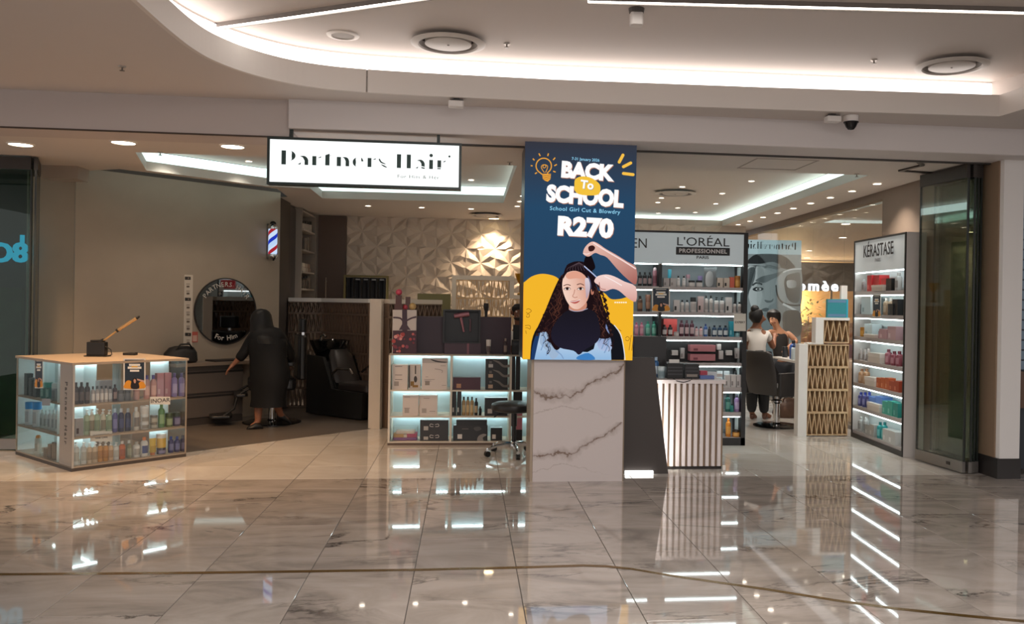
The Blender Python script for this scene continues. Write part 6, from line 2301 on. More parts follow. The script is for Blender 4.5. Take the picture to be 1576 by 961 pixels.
def barber_chair(x, y, rz, label):
    t = thing('barber_chair', label, 'barber chair', (x, y, 0))
    M = Matrix.Translation((x, y, 0)) @ Matrix.Rotation(rz, 4, 'Z')
    LEA = mat('#161515', .35)
    chrome_base(t, x, y, .36)
    obj('seat', MB(M).box(-.28, .28, -.27, .29, .43, .58, ch=.05), LEA, t, bevel=.03)
    obj('backrest', MB(M).box(-.26, .26, -.40, -.28, .56, 1.12, ch=.04), LEA, t, bevel=.035)
    obj('headrest', MB(M).box(-.14, .14, -.40, -.31, 1.16, 1.33, ch=.03), LEA, t, bevel=.03)
    obj('headrest_bar', MB(M).box(-.02, .02, -.38, -.35, 1.1, 1.18), CHROME, t)
    for s in (-1, 1):
        obj('armrest', MB(M).box(s * .29, s * .37, -.24, .26, .74, .80, ch=.02), LEA, t, bevel=.02)
        obj('arm_support', MB(M).tube([(s * .33, .20, .76), (s * .33, .24, .66), (s * .31, .12, .52), (s * .29, .0, .48)], .018, 8), CHROME, t, True)
        obj('footrest_arm', MB(M).tube([(s * .2, .29, .46), (s * .21, .42, .38), (s * .21, .46, .22), (s * .21, .58, .13)], .016, 8), MATTBLACK, t, True)
    obj('footrest', MB(M).box(-.24, .24, .48, .74, .10, .135, ch=.03).box(-.24, .24, .30, .46, .36, .40, ch=.03), LEA, t, bevel=.01)
    return t


barber_chair(-2.46, 11.43, 1.85, 'black barber chair with footrest facing left behind the bending person')

# backwash unit: high end with the bowl on the left, seat and leg end to the right
bw = thing('backwash_unit', 'black backwash unit with a glossy bowl at its high end', 'washing chair', (-1.75, 12.1, 0))
bx = Vector((-2.19, 12.285, 0))
bd = Vector((1, -.865, 0)).normalized()
bn = Vector((-bd.y, bd.x, 0))
MBW = Matrix(((bd.x, bn.x, 0, bx.x), (bd.y, bn.y, 0, bx.y), (0, 0, 1, 0), (0, 0, 0, 1)))
DK = mat('#181716', .5)
obj('side_panel', MB(MBW).prismY([(0, .02), (1.10, .02), (1.12, .36), (.52, .38), (.33, .80), (.0, .82)], 0, .05), DK, bw)
obj('side_panel', MB(MBW).prismY([(0, .02), (1.10, .02), (1.12, .36), (.52, .38), (.33, .80), (.0, .82)], .52, .57), DK, bw)
obj('body', MB(MBW).prismY([(.02, .03), (1.08, .03), (1.08, .34), (.55, .36), (.36, .74), (.02, .76)], .05, .52), mat('#121111', .5), bw)
obj('seat_cushion', MB(MBW).box(.52, 1.16, .06, .51, .35, .47, ch=.05), mat('#2b2523', .35), bw, bevel=.03)
sbk = MB(MBW)
sbk.loft([(.50, .285, .46, .10, .22), (.43, .285, .62, .09, .22), (.36, .285, .82, .07, .20), (.33, .285, .90, .04, .15)], 18)
obj('seat_back', sbk, mat('#2b2523', .35), bw, True)
bl = MB(MBW)
bl.loft([(.10, .285, .72, .12, .12), (.12, .285, .84, .20, .20), (.13, .285, .96, .27, .25), (.13, .285, 1.02, .285, .265), (.13, .285, 1.02, .25, .235), (.13, .285, .94, .21, .20), (.13, .285, .88, .10, .10)], 24)
obj('bowl', bl, mat('#0f0f10', .08), bw, True)
obj('tap', MB(MBW).tube([(-.06, .285, 1.0), (-.06, .285, 1.06), (.0, .285, 1.09), (.05, .285, 1.06)], .014, 8), CHROME, bw, True)
obj('armrest', MB(MBW).tube([(.50, .02, .58), (.62, .01, .66), (.86, .01, .66), (.90, .02, .60)], .018, 8), mat('#6e665f', .25, .8), bw, True)
obj('armrest', MB(MBW).tube([(.50, .55, .58), (.62, .56, .66), (.86, .56, .66), (.90, .55, .60)], .018, 8), mat('#6e665f', .25, .8), bw, True)

# wheeled stool before the product counter
sx_, sy_ = .50, 9.02
st = thing('wheeled_stool', 'black round wheeled stool before the product counter', 'stool', (sx_, sy_, 0))
obj('seat', MB().lathe([(.20, .455), (.235, .47), (.245, .50), (.235, .53), (.20, .545), (.001, .55)], 32, (sx_, sy_)), mat('#1c1a19', .35), st, True)
obj('gas_column', MB().lathe([(.022, .10), (.022, .30), (.03, .30), (.03, .455)], 14, (sx_, sy_)), BLACK, st, True)
obj('lever', MB().tube([(sx_, sy_, .44), (sx_ - .16, sy_ - .04, .43), (sx_ - .21, sy_ - .05, .40)], .007, 8), BLACK, st, True)
obj('hub', MB().lathe([(.035, .06), (.045, .075), (.045, .12), (.03, .14)], 16, (sx_, sy_)), CHROME, st, True)
for k in range(5):
    a = 2 * PI * k / 5 + 3.55
    c_, s_ = math.cos(a), math.sin(a)
    lg_ = obj('leg', MB().tube([(sx_ + .03 * c_, sy_ + .03 * s_, .115), (sx_ + .2 * c_, sy_ + .2 * s_, .105), (sx_ + .29 * c_, sy_ + .29 * s_, .075)], .018, 8, .013), CHROME, st, True)
    o = obj('castor', MB().tube([(sx_ + .3 * c_ - .02 * s_, sy_ + .3 * s_ + .02 * c_, .031), (sx_ + .3 * c_ + .02 * s_, sy_ + .3 * s_ - .02 * c_, .031)], .03, 14), BLACK, lg_)
    o = obj('castor_fork', MB().box(sx_ + .3 * c_ - .012, sx_ + .3 * c_ + .012, sy_ + .3 * s_ - .012, sy_ + .3 * s_ + .012, .058, .085), CHROME, lg_)

# things on the glass cabinet
pt = CC + U * .02 + V * .2
p = on(153, 545, (CC + U * .25 + V * .1), nR)
base = atz(151, 549, HC)
t = thing('clipper_stand', 'black stand holding a gold stick barrel on the glass cabinet', 'hair tool', (base.x, base.y, HC))
bx_, by_ = base.x, base.y
obj('base', MB().box(bx_ - .12, bx_ + .10, by_ - .05, by_ + .07, HC + .0005, HC + .012).box(bx_ - .10, bx_ + .07, by_ - .03, by_ + .06, HC + .012, HC + .145).box(bx_ - .07, bx_ + .05, by_ - .02, by_ + .05, HC + .145, HC + .165), mat('#141414', .4), t, bevel=.008)
q1 = aty(160, 524, by_)
q2 = aty(182, 508, by_)
q3 = aty(210, 490, by_)
obj('joint', MB().tube([tuple(q1 - Vector((.06, 0, .04))), tuple(q1)], .022, 10), BLACK, t, True)
obj('rod', MB().tube([tuple(q1), tuple(q2)], .009, 10), mat('#c2a274', .3, .8), t, True)
obj('barrel', MB().tube([tuple(q2), tuple(q3)], .016, 12), mat('#c9a87c', .25, .8), t, True)
obj('tip', MB().tube([tuple(q3), tuple(q3 + (q3 - q2).normalized() * .035)], .017, 10, .010), BLACK, t, True)
obj('collar', MB().tube([tuple(q2 - (q2 - q1).normalized() * .02), tuple(q2)], .018, 10), BLACK, t, True)
obj('cord', MB().tube([(bx_ + .07, by_, HC + .1), (bx_ + .12, by_, HC + .07), (bx_ + .13, by_, HC + .02), (bx_ + .09, by_ - .02, HC + .006)], .005, 6), BLACK, t, True)
b2 = atz(200, 547, HC)
tag(obj('flat_case', MB().box(b2.x - .06, b2.x + .06, b2.y - .03, b2.y + .05, HC + .0005, HC + .028), MATTBLACK, None, bevel=.004), 'small flat black case on the glass cabinet', 'case')
# ------------------------------------------------------------------ people
def skin_obj(name, nodes, edges, root, m, parent, levels=2):
    ids = {k: i for i, k in enumerate(nodes)}
    me = bpy.data.meshes.new(name)
    off = INV[parent].to_translation()
    me.from_pydata([Vector(nodes[k][:3]) + off for k in nodes], [(ids[a], ids[b]) for a, b in edges], [])
    me.update()
    me.materials.append(m)
    o = bpy.data.objects.new(name, me)
    COL.objects.link(o)
    o.parent = parent
    sk = o.modifiers.new('skin', 'SKIN')
    sk.use_smooth_shade = True
    sk.branch_smoothing = .6
    if not me.skin_vertices:
        bpy.context.view_layer.objects.active = o
    ly = me.skin_vertices[0].data
    for k, i in ids.items():
        r = nodes[k][3]
        ly[i].radius = (r, r) if not isinstance(r, tuple) else r
        ly[i].use_root = (k == root)
    sb = o.modifiers.new('subdiv', 'SUBSURF')
    sb.levels = levels
    sb.render_levels = levels
    return o


def hand(nodes, edges, tag_, wrist, palm, tip, spread, curl):
    """palm, four unequal fingers and a thumb leaving the side of the palm"""
    w, p, t = Vector(nodes[wrist][:3]), Vector(palm), Vector(tip)
    nodes[tag_ + 'palm'] = (*p, .026)
    edges.append((wrist, tag_ + 'palm'))
    d = (t - p)
    L = d.length
    d.normalize()
    s = Vector(spread).normalized()
    c = Vector(curl).normalized()
    for k, (off, ln) in enumerate(((-.027, .88), (-.009, 1.0), (.009, .95), (.027, .75))):
        a = p + s * off + d * (L * .25)
        b = a + d * (L * .45 * ln) + c * .004
        e = b + d * (L * .35 * ln) + c * (.022)
        for q, v, r in (('a', a, .0105), ('b', b, .0095), ('c', e, .008)):
            nodes['%sf%d%s' % (tag_, k, q)] = (*v, r)
        edges += [(tag_ + 'palm', '%sf%da' % (tag_, k)), ('%sf%da' % (tag_, k), '%sf%db' % (tag_, k)), ('%sf%db' % (tag_, k), '%sf%dc' % (tag_, k))]
    a = p - s * .036 + d * (L * .02)
    b = a - s * .012 + d * (L * .30) + c * .012
    nodes[tag_ + 'ta'] = (*a, .011)
    nodes[tag_ + 'tb'] = (*b, .009)
    edges += [(tag_ + 'palm', tag_ + 'ta'), (tag_ + 'ta', tag_ + 'tb')]


def human(name, label, base, J, skin, group=None):
    """J: joint -> (point, radius); one continuous body"""
    t = thing(name, label, 'person', base, group)
    nodes = {k: (*v[0], v[1]) for k, v in J.items()}
    chain = [('pelvis', 'spine'), ('spine', 'chest'), ('chest', 'neck'), ('neck', 'jaw'), ('jaw', 'head'), ('head', 'crown'),
             ('jaw', 'nose'),
             ('chest', 'l_shoulder'), ('l_shoulder', 'l_elbow'), ('l_elbow', 'l_wrist'), ('chest', 'r_shoulder'), ('r_shoulder', 'r_elbow'), ('r_elbow', 'r_wrist'),
             ('pelvis', 'l_hip'), ('l_hip', 'l_knee'), ('l_knee', 'l_ankle'), ('l_ankle', 'l_toe'), ('pelvis', 'r_hip'), ('r_hip', 'r_knee'), ('r_knee', 'r_ankle'), ('r_ankle', 'r_toe')]
    edges = [(a, b) for a, b in chain if a in nodes and b in nodes]
    for s in ('l', 'r'):
        w = s + '_wrist'
        e = s + '_elbow'
        if w in nodes:
            wv, ev = Vector(nodes[w][:3]), Vector(nodes[e][:3])
            d = (wv - ev).normalized()
            side = d.cross(Vector((0, 0, 1)))
            side = side.normalized() if side.length > .2 else Vector((1, 0, 0))
            curl = side.cross(d)
            hand(nodes, edges, s + '_', w, wv + d * .05, wv + d * .15, side * (1 if s == 'l' else -1), -curl)
    skin_obj('body', nodes, edges, 'pelvis', skin, t)
    return t, nodes


def garment(name, nodes, keys, edges, m, parent, root, fat=1.15, add=.012):
    nd = {k: (*nodes[k][:3], nodes[k][3] * fat + add) for k in keys}
    return skin_obj(name, nd, edges, root, m, parent)


SK_BROWN = mat('#8a5a42', .5)
SK_TAN = mat('#b98566', .5)
COAT = mat('#0d0c0c', .65, spec=.3)
SHOE = mat('#121111', .5)


def shoe(t, heel, toe, m, lift=0.0):
    h, e = Vector(heel), Vector(toe)
    d = (e - h)
    mb = MB()
    L = d.length
    d.normalize()
    s = Vector((-d.y, d.x, 0)).normalized()
    rings = ((-.04, .028, .05), (.0, .04, .085), (L * .35, .042, .085), (L * .65, .046, .06), (L * .95, .035, .045), (L * 1.08, .012, .02))
    vs, fs = [], []
    n = 10
    for q, w, hh in rings:
        c = h + d * q
        for k in range(n):
            a = 2 * PI * k / n
            vs.append(c + s * (w * math.cos(a)) + Vector((0, 0, max(0.0, hh / 2 + hh / 2 * math.sin(a)))))
    for i in range(len(rings) - 1):
        for k in range(n):
            fs.append((i * n + k, i * n + (k + 1) % n, (i + 1) * n + (k + 1) % n, (i + 1) * n + k))
    fs += [tuple(range(n - 1, -1, -1)), tuple(range((len(rings) - 1) * n, len(rings) * n))]
    mb.add(vs, fs)
    return obj('shoe', mb, m, t, True)


# --- person in black bending over by the barber wall, seen from behind
YB = 10.86
S = lambda x, y, d=0.0: tuple(aty(x, y, YB + d))
J = {'pelvis': (S(414, 574), .145), 'spine': (S(414, 550, .02), .135), 'chest': (S(411, 524, .06), .14), 'neck': (S(406, 506, .11), .055), 'jaw': (S(403, 497, .14), .075),
     'head': (S(402, 489, .15), .088), 'crown': (S(403, 483, .14), .06), 'nose': (S(399, 494, .25), .02),
     'l_shoulder': (S(388, 521, .06), .062), 'l_elbow': (S(374, 546, .05), .046), 'l_wrist': (S(359.5, 561, .04), .030),
     'r_shoulder': (S(434, 521, .08), .062), 'r_elbow': (S(447, 546, .2), .046), 'r_wrist': (S(444, 560, .42), .032),
     'l_hip': (S(403, 584), .105), 'l_knee': (S(398, 617, .02), .062), 'l_ankle': (S(397, 651, .02), .04), 'l_toe': (S(384, 659.5, -.03), .03),
     'r_hip': (S(425, 584, .03), .105), 'r_knee': (S(424, 616, .12), .062), 'r_ankle': (S(432, 640, .26), .04), 'r_toe': (S(444, 648.5, .34), .03)}
pb, nd = human('person', 'person in a black coat and black headscarf bending over, seen from behind', (-2.45, 10.86, 0), J, SK_BROWN)
for s_ in ('l', 'r'):
    nd[s_ + '_cuff'] = (*(Vector(nd[s_ + '_elbow'][:3]).lerp(Vector(nd[s_ + '_wrist'][:3]), .62)), .046)
garment('sleeves', nd, ['chest', 'l_shoulder', 'l_elbow', 'l_cuff', 'r_shoulder', 'r_elbow', 'r_cuff'],
        [('chest', 'l_shoulder'), ('l_shoulder', 'l_elbow'), ('l_elbow', 'l_cuff'), ('chest', 'r_shoulder'), ('r_shoulder', 'r_elbow'), ('r_elbow', 'r_cuff')], COAT, pb, 'chest', 1.05, .016)
k = YB / FPX
rg = []
for (x, y, hw, dd) in ((406, 508, 8, 8), (407, 512, 14, 12), (409, 517, 23, 15), (411, 523, 28, 17), (411.5, 530, 29.5, 18), (412, 540, 28, 18), (413, 552, 27, 18), (415, 566, 29, 20), (415.5, 582, 29, 21), (414, 600, 26, 20), (413, 614, 25, 19), (412.5, 626, 26, 20)):
    c = aty(x, y, YB + .04)
    rg.append((c.x, c.y, c.z, hw * k, dd * k))
vs_seg = 28
sk_ = MB()
sk_.loft(rg[::-1], vs_seg)
obj('coat', sk_, COAT, pb, True)
hood = MB()
rg = []
for (x, y, hw, dd, yy) in ((402.5, 475.5, 2, 2, .12), (402.5, 476.8, 7, 7, .125), (402.5, 480, 11.5, 12, .13), (402.3, 485, 14.5, 15, .14), (402, 492, 16, 16, .14), (403, 500, 16.5, 16.5, .13), (404, 506, 18, 17, .11), (406.5, 512, 20, 17.5, .09), (410, 518, 22, 18.5, .06), (412, 524, 21, 19.5, .04), (413.5, 529, 19, 19.5, .03)):
    c = aty(x, y, YB + yy)
    rg.append((c.x, c.y, c.z, hw * k, dd * k))
hood.loft(rg[::-1], 24)
obj('headscarf', hood, mat('#111010', .5, spec=.35), pb, True)
shoe(pb, S(399, 661.5, -.0), tuple(Vector(S(381, 662, -.05))), SHOE)
h_, e_ = Vector(S(431, 646, .26)), Vector(S(447, 653.5, .32))
shoe(pb, tuple(h_), tuple(e_), SHOE)

# --- stylist in a white T-shirt and black apron, back turned, facing right
YW = 11.83
S = lambda x, y, d=0.0: tuple(aty(x, y, YW + d))
J = {'pelvis': (S(1165, 556), .135), 'spine': (S(1164, 538), .115), 'chest': (S(1164, 518, .02), .125), 'neck': (S(1165, 502, .03), .05), 'jaw': (S(1168, 494, .05), .066),
     'head': (S(1167, 486, .04), .082), 'crown': (S(1166, 479, .02), .06), 'nose': (S(1179, 491, .10), .016),
     'l_shoulder': (S(1150, 513, .05), .055), 'l_elbow': (S(1149, 536, .12), .042), 'l_wrist': (S(1166, 532, .30), .028),
     'r_shoulder': (S(1180, 513, .02), .055), 'r_elbow': (S(1190, 536, .05), .042), 'r_wrist': (S(1192, 520, .26), .028),
     'l_hip': (S(1158, 562), .10), 'l_knee': (S(1157, 602), .065), 'l_ankle': (S(1157, 637), .04), 'l_toe': (S(1163, 643, .12), .03),
     'r_hip': (S(1173, 562), .10), 'r_knee': (S(1175, 602), .065), 'r_ankle': (S(1176, 637, .02), .04), 'r_toe': (S(1186, 642, .10), .03)}
b0 = Vector(J['l_ankle'][0])
dz = .045 - b0.z
pw, nd = human('person', 'stylist in a white T-shirt and black apron standing with back turned', (4.05, YW, 0), J, SK_BROWN)
TEE = mat('#d5cdc6', .7)
garment('t_shirt', {**nd, 'ls': (*(Vector(nd['l_shoulder'][:3]).lerp(Vector(nd['l_elbow'][:3]), .6)), .05), 'rs': (*(Vector(nd['r_shoulder'][:3]).lerp(Vector(nd['r_elbow'][:3]), .6)), .05), 'collar': (*(Vector(nd['chest'][:3]).lerp(Vector(nd['neck'][:3]), .72)), .085)},
        ['pelvis', 'spine', 'chest', 'collar', 'l_shoulder', 'ls', 'r_shoulder', 'rs'],
        [('pelvis', 'spine'), ('spine', 'chest'), ('chest', 'collar'), ('chest', 'l_shoulder'), ('l_shoulder', 'ls'), ('chest', 'r_shoulder'), ('r_shoulder', 'rs')], TEE, pw, 'pelvis', 1.12, .014)
garment('trousers', nd, ['pelvis', 'l_hip', 'l_knee', 'l_ankle', 'r_hip', 'r_knee', 'r_ankle'],
        [('pelvis', 'l_hip'), ('l_hip', 'l_knee'), ('l_knee', 'l_ankle'), ('pelvis', 'r_hip'), ('r_hip', 'r_knee'), ('r_knee', 'r_ankle')], mat('#17181c', .7), pw, 'pelvis', 1.16, .02)
k = YW / FPX
rg = []
for (x, y, hw, dd) in ((1166, 541, 22, 17), (1166, 545, 23, 18), (1166, 556, 24, 19), (1167, 575, 24, 18), (1167, 590, 23, 17)):
    c = aty(x, y, YW)
    rg.append((c.x, c.y, c.z, hw * k, dd * k))
obj('apron', MB().loft(rg[::-1], 24), mat('#15161a', .7), pw, True)
c = aty(1165, 541, YW)
obj('apron_bow', MB().loft([(c.x - .02, c.y - .165, c.z - .02, .05, .012), (c.x - .02, c.y - .165, c.z + .02, .06, .014)], 10).tube([(c.x - .03, c.y - .17, c.z), (c.x - .05, c.y - .175, c.z - .14)], .012, 6).tube([(c.x, c.y - .17, c.z), (c.x + .02, c.y - .175, c.z - .16)], .012, 6), mat('#101114', .7), pw, True)
hr = MB()
c = aty(1165, 486, YW)
hr.loft([(c.x - .01, c.y - .0, c.z - .10, .05, .05), (c.x - .02, c.y, c.z - .04, .092, .095), (c.x - .015, c.y, c.z + .03, .10, .105), (c.x - .005, c.y, c.z + .085, .07, .08), (c.x, c.y, c.z + .105, .02, .02)], 18)
c2 = aty(1161, 476, YW)
hr.ball((c2.x, c2.y - .02, c2.z), .06, 14, 8)
obj('hair', hr, mat('#120f10', .6), pw, True)
for x in (1157, 1176):
    a = aty(x, 641, YW)
    shoe(pw, (a.x, YW - .02, .0), (a.x + .08, YW + .17, .0), mat('#5b3a2a', .5))

# --- second stylist or client beyond, dark hair, bare arm raised
YT = 13.0
S = lambda x, y, d=0.0: tuple(aty(x, y, YT + d))
J = {'pelvis': (S(1204, 560), .13), 'spine': (S(1203, 542), .115), 'chest': (S(1201, 520), .12), 'neck': (S(1196, 505, -.01), .048), 'jaw': (S(1190, 498, -.03), .062),
     'head': (S(1190, 489, -.01), .08), 'crown': (S(1191, 482, .02), .06), 'nose': (S(1186, 496, -.10), .016),
     'l_shoulder': (S(1186, 511, -.05), .052), 'l_elbow': (S(1175, 520, -.22), .040), 'l_wrist': (S(1167, 509, -.42), .028),
     'r_shoulder': (S(1212, 512, -.02), .052), 'r_elbow': (S(1226, 526, -.1), .042), 'r_wrist': (S(1212, 536, -.32), .028),
     'l_hip': (S(1196, 565), .095), 'l_knee': (S(1196, 600), .06), 'l_ankle': (S(1196, 631), .04), 'l_toe': (S(1192, 636, -.12), .03),
     'r_hip': (S(1212, 565), .095), 'r_knee': (S(1213, 600), .06), 'r_ankle': (S(1213, 631), .04), 'r_toe': (S(1212, 636, -.12), .03)}
pt_, nd = human('person', 'person with dark hair and bare arms facing the stylist before the grey poster', (4.65, YT, 0), J, SK_TAN)
DK2 = mat('#2a2624', .7)
garment('top', nd, ['pelvis', 'spine', 'chest', 'l_shoulder', 'r_shoulder'], [('pelvis', 'spine'), ('spine', 'chest'), ('chest', 'l_shoulder'), ('chest', 'r_shoulder')], DK2, pt_, 'pelvis', 1.1, .012)
garment('trousers', nd, ['pelvis', 'l_hip', 'l_knee', 'l_ankle', 'r_hip', 'r_knee', 'r_ankle'],
        [('pelvis', 'l_hip'), ('l_hip', 'l_knee'), ('l_knee', 'l_ankle'), ('pelvis', 'r_hip'), ('r_hip', 'r_knee'), ('r_knee', 'r_ankle')], mat('#1f2026', .7), pt_, 'pelvis', 1.14, .018)
hr = MB()
c = aty(1191, 487, YT)
hr.loft([(c.x + .03, c.y + .03, c.z - .15, .06, .05), (c.x + .02, c.y + .03, c.z - .06, .098, .085), (c.x + .005, c.y + .02, c.z + .0, .112, .105), (c.x, c.y + .01, c.z + .06, .10, .11), (c.x, c.y + .01, c.z + .10, .05, .06), (c.x, c.y, c.z + .112, .01, .01)], 18)
obj('hair', hr, mat('#15100f', .5), pt_, True)
c = aty(1190, 489, YT)
for s_ in (-1, 1):
    obj('eye', MB().ball((c.x - .015 + s_ * .03, c.y - .078, c.z - .01), .011, 8, 6), mat('#2a1c18', .3), pt_, True)
obj('mouth', MB().loft([(c.x - .015, c.y - .084, c.z - .082, .02, .008), (c.x - .015, c.y - .088, c.z - .076, .026, .009), (c.x - .015, c.y - .084, c.z - .07, .02, .007)], 10), mat('#8d4f45', .5), pt_, True)
for x in (1196, 1213):
    a = aty(x, 633, YT)
    shoe(pt_, (a.x, YT + .03, 0), (a.x - .02, YT - .16, 0), SHOE)

# --- man behind the product counter, half hidden by the LED screen
YM = 11.6
S = lambda x, y, d=0.0: tuple(aty(x, y, YM + d))
J = {'pelvis': (S(800, 575), .14), 'spine': (S(800, 550), .125), 'chest': (S(800, 520), .14), 'neck': (S(799, 500, .0), .055), 'jaw': (S(798, 491, -.02), .066),
     'head': (S(798, 481, .0), .084), 'crown': (S(799, 472, .01), .062), 'nose': (S(797, 485, -.115), .016),
     'l_shoulder': (S(784, 511, .0), .06), 'l_elbow': (S(786, 538, -.05), .046), 'l_wrist': (S(797, 530, -.26), .030),
     'r_shoulder': (S(818, 511, .0), .06), 'r_elbow': (S(822, 540, -.05), .046), 'r_wrist': (S(810, 532, -.26), .030),
     'l_hip': (S(792, 584), .105), 'l_knee': (S(792, 620), .07), 'l_ankle': (S(792, 650), .045), 'l_toe': (S(790, 654, -.13), .032),
     'r_hip': (S(809, 584), .105), 'r_knee': (S(809, 620), .07), 'r_ankle': (S(809, 650), .045), 'r_toe': (S(811, 654, -.13), .032)}
pm_, nd = human('person', 'smiling man in a white shirt half hidden behind the LED screen', (.62, YM, 0), J, mat('#7d4f3a', .5))
garment('shirt', nd, ['pelvis', 'spine', 'chest', 'l_shoulder', 'l_elbow', 'r_shoulder', 'r_elbow'],
        [('pelvis', 'spine'), ('spine', 'chest'), ('chest', 'l_shoulder'), ('l_shoulder', 'l_elbow'), ('chest', 'r_shoulder'), ('r_shoulder', 'r_elbow')], mat('#d9d2cb', .7), pm_, 'pelvis', 1.1, .014)
garment('trousers', nd, ['pelvis', 'l_hip', 'l_knee', 'l_ankle', 'r_hip', 'r_knee', 'r_ankle'],
        [('pelvis', 'l_hip'), ('l_hip', 'l_knee'), ('l_knee', 'l_ankle'), ('pelvis', 'r_hip'), ('r_hip', 'r_knee'), ('r_knee', 'r_ankle')], mat('#1f2026', .7), pm_, 'pelvis', 1.12, .016)
c = aty(798, 479, YM)
hr = MB()
hr.loft([(c.x, c.y + .045, c.z - .06, .075, .05), (c.x, c.y + .03, c.z + .0, .092, .08), (c.x, c.y + .015, c.z + .05, .088, .088), (c.x, c.y + .01, c.z + .09, .055, .06), (c.x, c.y, c.z + .10, .01, .01)], 16)
obj('hair', hr, mat('#151110', .7), pm_, True)
for s in (-1, 1):
    obj('eye', MB().ball((c.x + s * .032, c.y - .078, c.z - .008), .012, 8, 6), mat('#e6ddd6', .3), pm_, True)
    obj('ear', MB().ball((c.x + s * .086, c.y + .0, c.z - .02), .02, 8, 6, 1.5), mat('#7d4f3a', .5), pm_, True)
obj('mouth', MB().loft([(c.x, c.y - .082, c.z - .083, .012, .008), (c.x, c.y - .088, c.z - .075, .032, .010), (c.x, c.y - .086, c.z - .066, .03, .008)], 10), mat('#e3d6cf', .4), pm_, True)
obj('beard', MB().loft([(c.x, c.y - .055, c.z - .128, .03, .03), (c.x, c.y - .05, c.z - .11, .055, .045), (c.x, c.y - .045, c.z - .088, .07, .05)], 14), mat('#1a1412', .7), pm_, True)
for x in (792, 809):
    a = aty(x, 650, YM)
    shoe(pm_, (a.x, YM + .03, 0), (a.x, YM - .17, 0), SHOE)
a = aty(800, 512, YM - .3)
tag(obj('tablet', MB().box(a.x - .09, a.x + .12, YM - .36, YM - .345, a.z - .12, a.z + .1), mat('#2c2b2d', .3)), 'dark tablet held by the man behind the LED screen', 'tablet')

# ------------------------------------------------------------------ right back corner: poster, work shelf, corridor shop
YG = 15.35
pf = thing('portrait_lightbox', 'large grey portrait poster with reversed lettering behind the glass', 'poster', (5.4, YG, .02))
a, b = aty(1149, 371, YG), aty(1233, 371, YG)
PX0, PX1, PZ1 = a.x - .25, b.x, b.z
obj('case', MB().box(PX0, PX1, YG + .004, YG + .07, .35, PZ1), mat('#5d6464', .5), pf)
obj('stand', MB().box(PX0 + .05, PX0 + .12, YG + .0, YG + .1, 0, .35).box(PX1 - .12, PX1 - .05, YG, YG + .1, 0, .35), GREYMETAL, pf)
cv = Canvas(lambda x, y: aty(x, y, YG), (0, -1, 0), .0006)
D = lambda x, y: (1140 + x / 6.2, 355 + y / 6.2)            # close view of the poster
DD = lambda pts: [D(*p) for p in pts]
x0, y0 = (PX0, PZ1)
cv.poly(DD([(-60, 84), (580, 96), (566, 1700), (-60, 1700)]), '#7f8c8d', '#5f6869', grad=(0, 1))
cv.poly(DD([(-60, 84), (580, 96), (578, 232), (-60, 222)]), '#a9c3c7')
# black cap of hair and beret shape
cv.poly(smooth_poly(DD([(40, 330), (90, 262), (160, 226), (330, 224), (430, 255), (490, 310), (518, 352), (470, 375), (360, 350), (250, 330), (140, 340), (60, 360)]), 4), '#2b2f30')
cv.poly(smooth_poly(DD([(60, 318), (180, 318), (300, 300), (375, 330), (360, 372), (250, 340), (140, 332), (60, 340)]), 4), '#9aa7a8', '#5d6667', grad=(1, .3))
# face
cv.poly(smooth_poly(DD([(62, 360), (130, 340), (250, 372), (330, 420), (345, 520), (320, 600), (330, 680), (270, 720), (240, 770), (190, 790), (120, 760), (80, 660), (62, 520)]), 4), '#a7b3b3', '#7a8686', grad=(1, 0))
cv.poly(smooth_poly(DD([(60, 400), (100, 350), (140, 370), (130, 470), (90, 560), (62, 600)]), 4), '#566061')
cv.poly(smooth_poly(DD([(140, 480), (200, 440), (280, 420), (360, 400), (420, 380), (370, 430), (290, 470), (220, 500)]), 4), '#5a6465')
cv.line(DD([(110, 525), (150, 500), (205, 515)]), 2.6, '#394142', sm=4)
cv.poly(smooth_poly(DD([(112, 560), (150, 538), (200, 545), (216, 562), (180, 580), (135, 578)]), 4), '#2d3334')
cv.poly(smooth_poly(DD([(140, 560), (165, 548), (196, 556), (170, 572)]), 4), '#c3cdcd')
cv.disc(*D(167, 559), 2.0, '#191d1e')
cv.poly(smooth_poly(DD([(222, 660), (250, 690), (300, 680), (310, 650), (280, 670)]), 4), '#4c5556')
cv.line(DD([(262, 520), (250, 610), (225, 665)]), 1.2, '#8a9696', sm=4)
cv.poly(smooth_poly(DD([(190, 760), (235, 738), (270, 748), (240, 775)]), 4), '#3f4748')
# the round dryer and hand on the right
cv.poly(smooth_poly(DD([(340, 470), (400, 400), (500, 378), (580, 390), (572, 720), (470, 710), (380, 660), (335, 580)]), 4), '#97a2a2', '#6f7a7a', grad=(1, 0))
cv.poly(smooth_poly(DD([(412, 500), (440, 430), (500, 410), (565, 420), (560, 660), (500, 690), (440, 640)]), 4), '#353a3b', '#4d5455', grad=(1, 0))
cv.poly(smooth_poly(DD([(440, 480), (520, 480), (524, 540), (450, 545)]), 4), '#a9b2b2', '#6d7777', grad=(1, 0))
cv.line(DD([(335, 520), (350, 620), (400, 690), (500, 715), (570, 712)]), 2.4, '#1f2324', sm=4)
cv.line(DD([(400, 700), (470, 735), (570, 790)]), 3.2, '#c2cbcb', sm=4)
cv.line(DD([(400, 400), (480, 372), (578, 366)]), 2.2, '#c2cbcb', sm=4)
cv.poly(smooth_poly(DD([(400, 800), (480, 760), (568, 790), (566, 1000), (420, 990)]), 4), '#30383a')
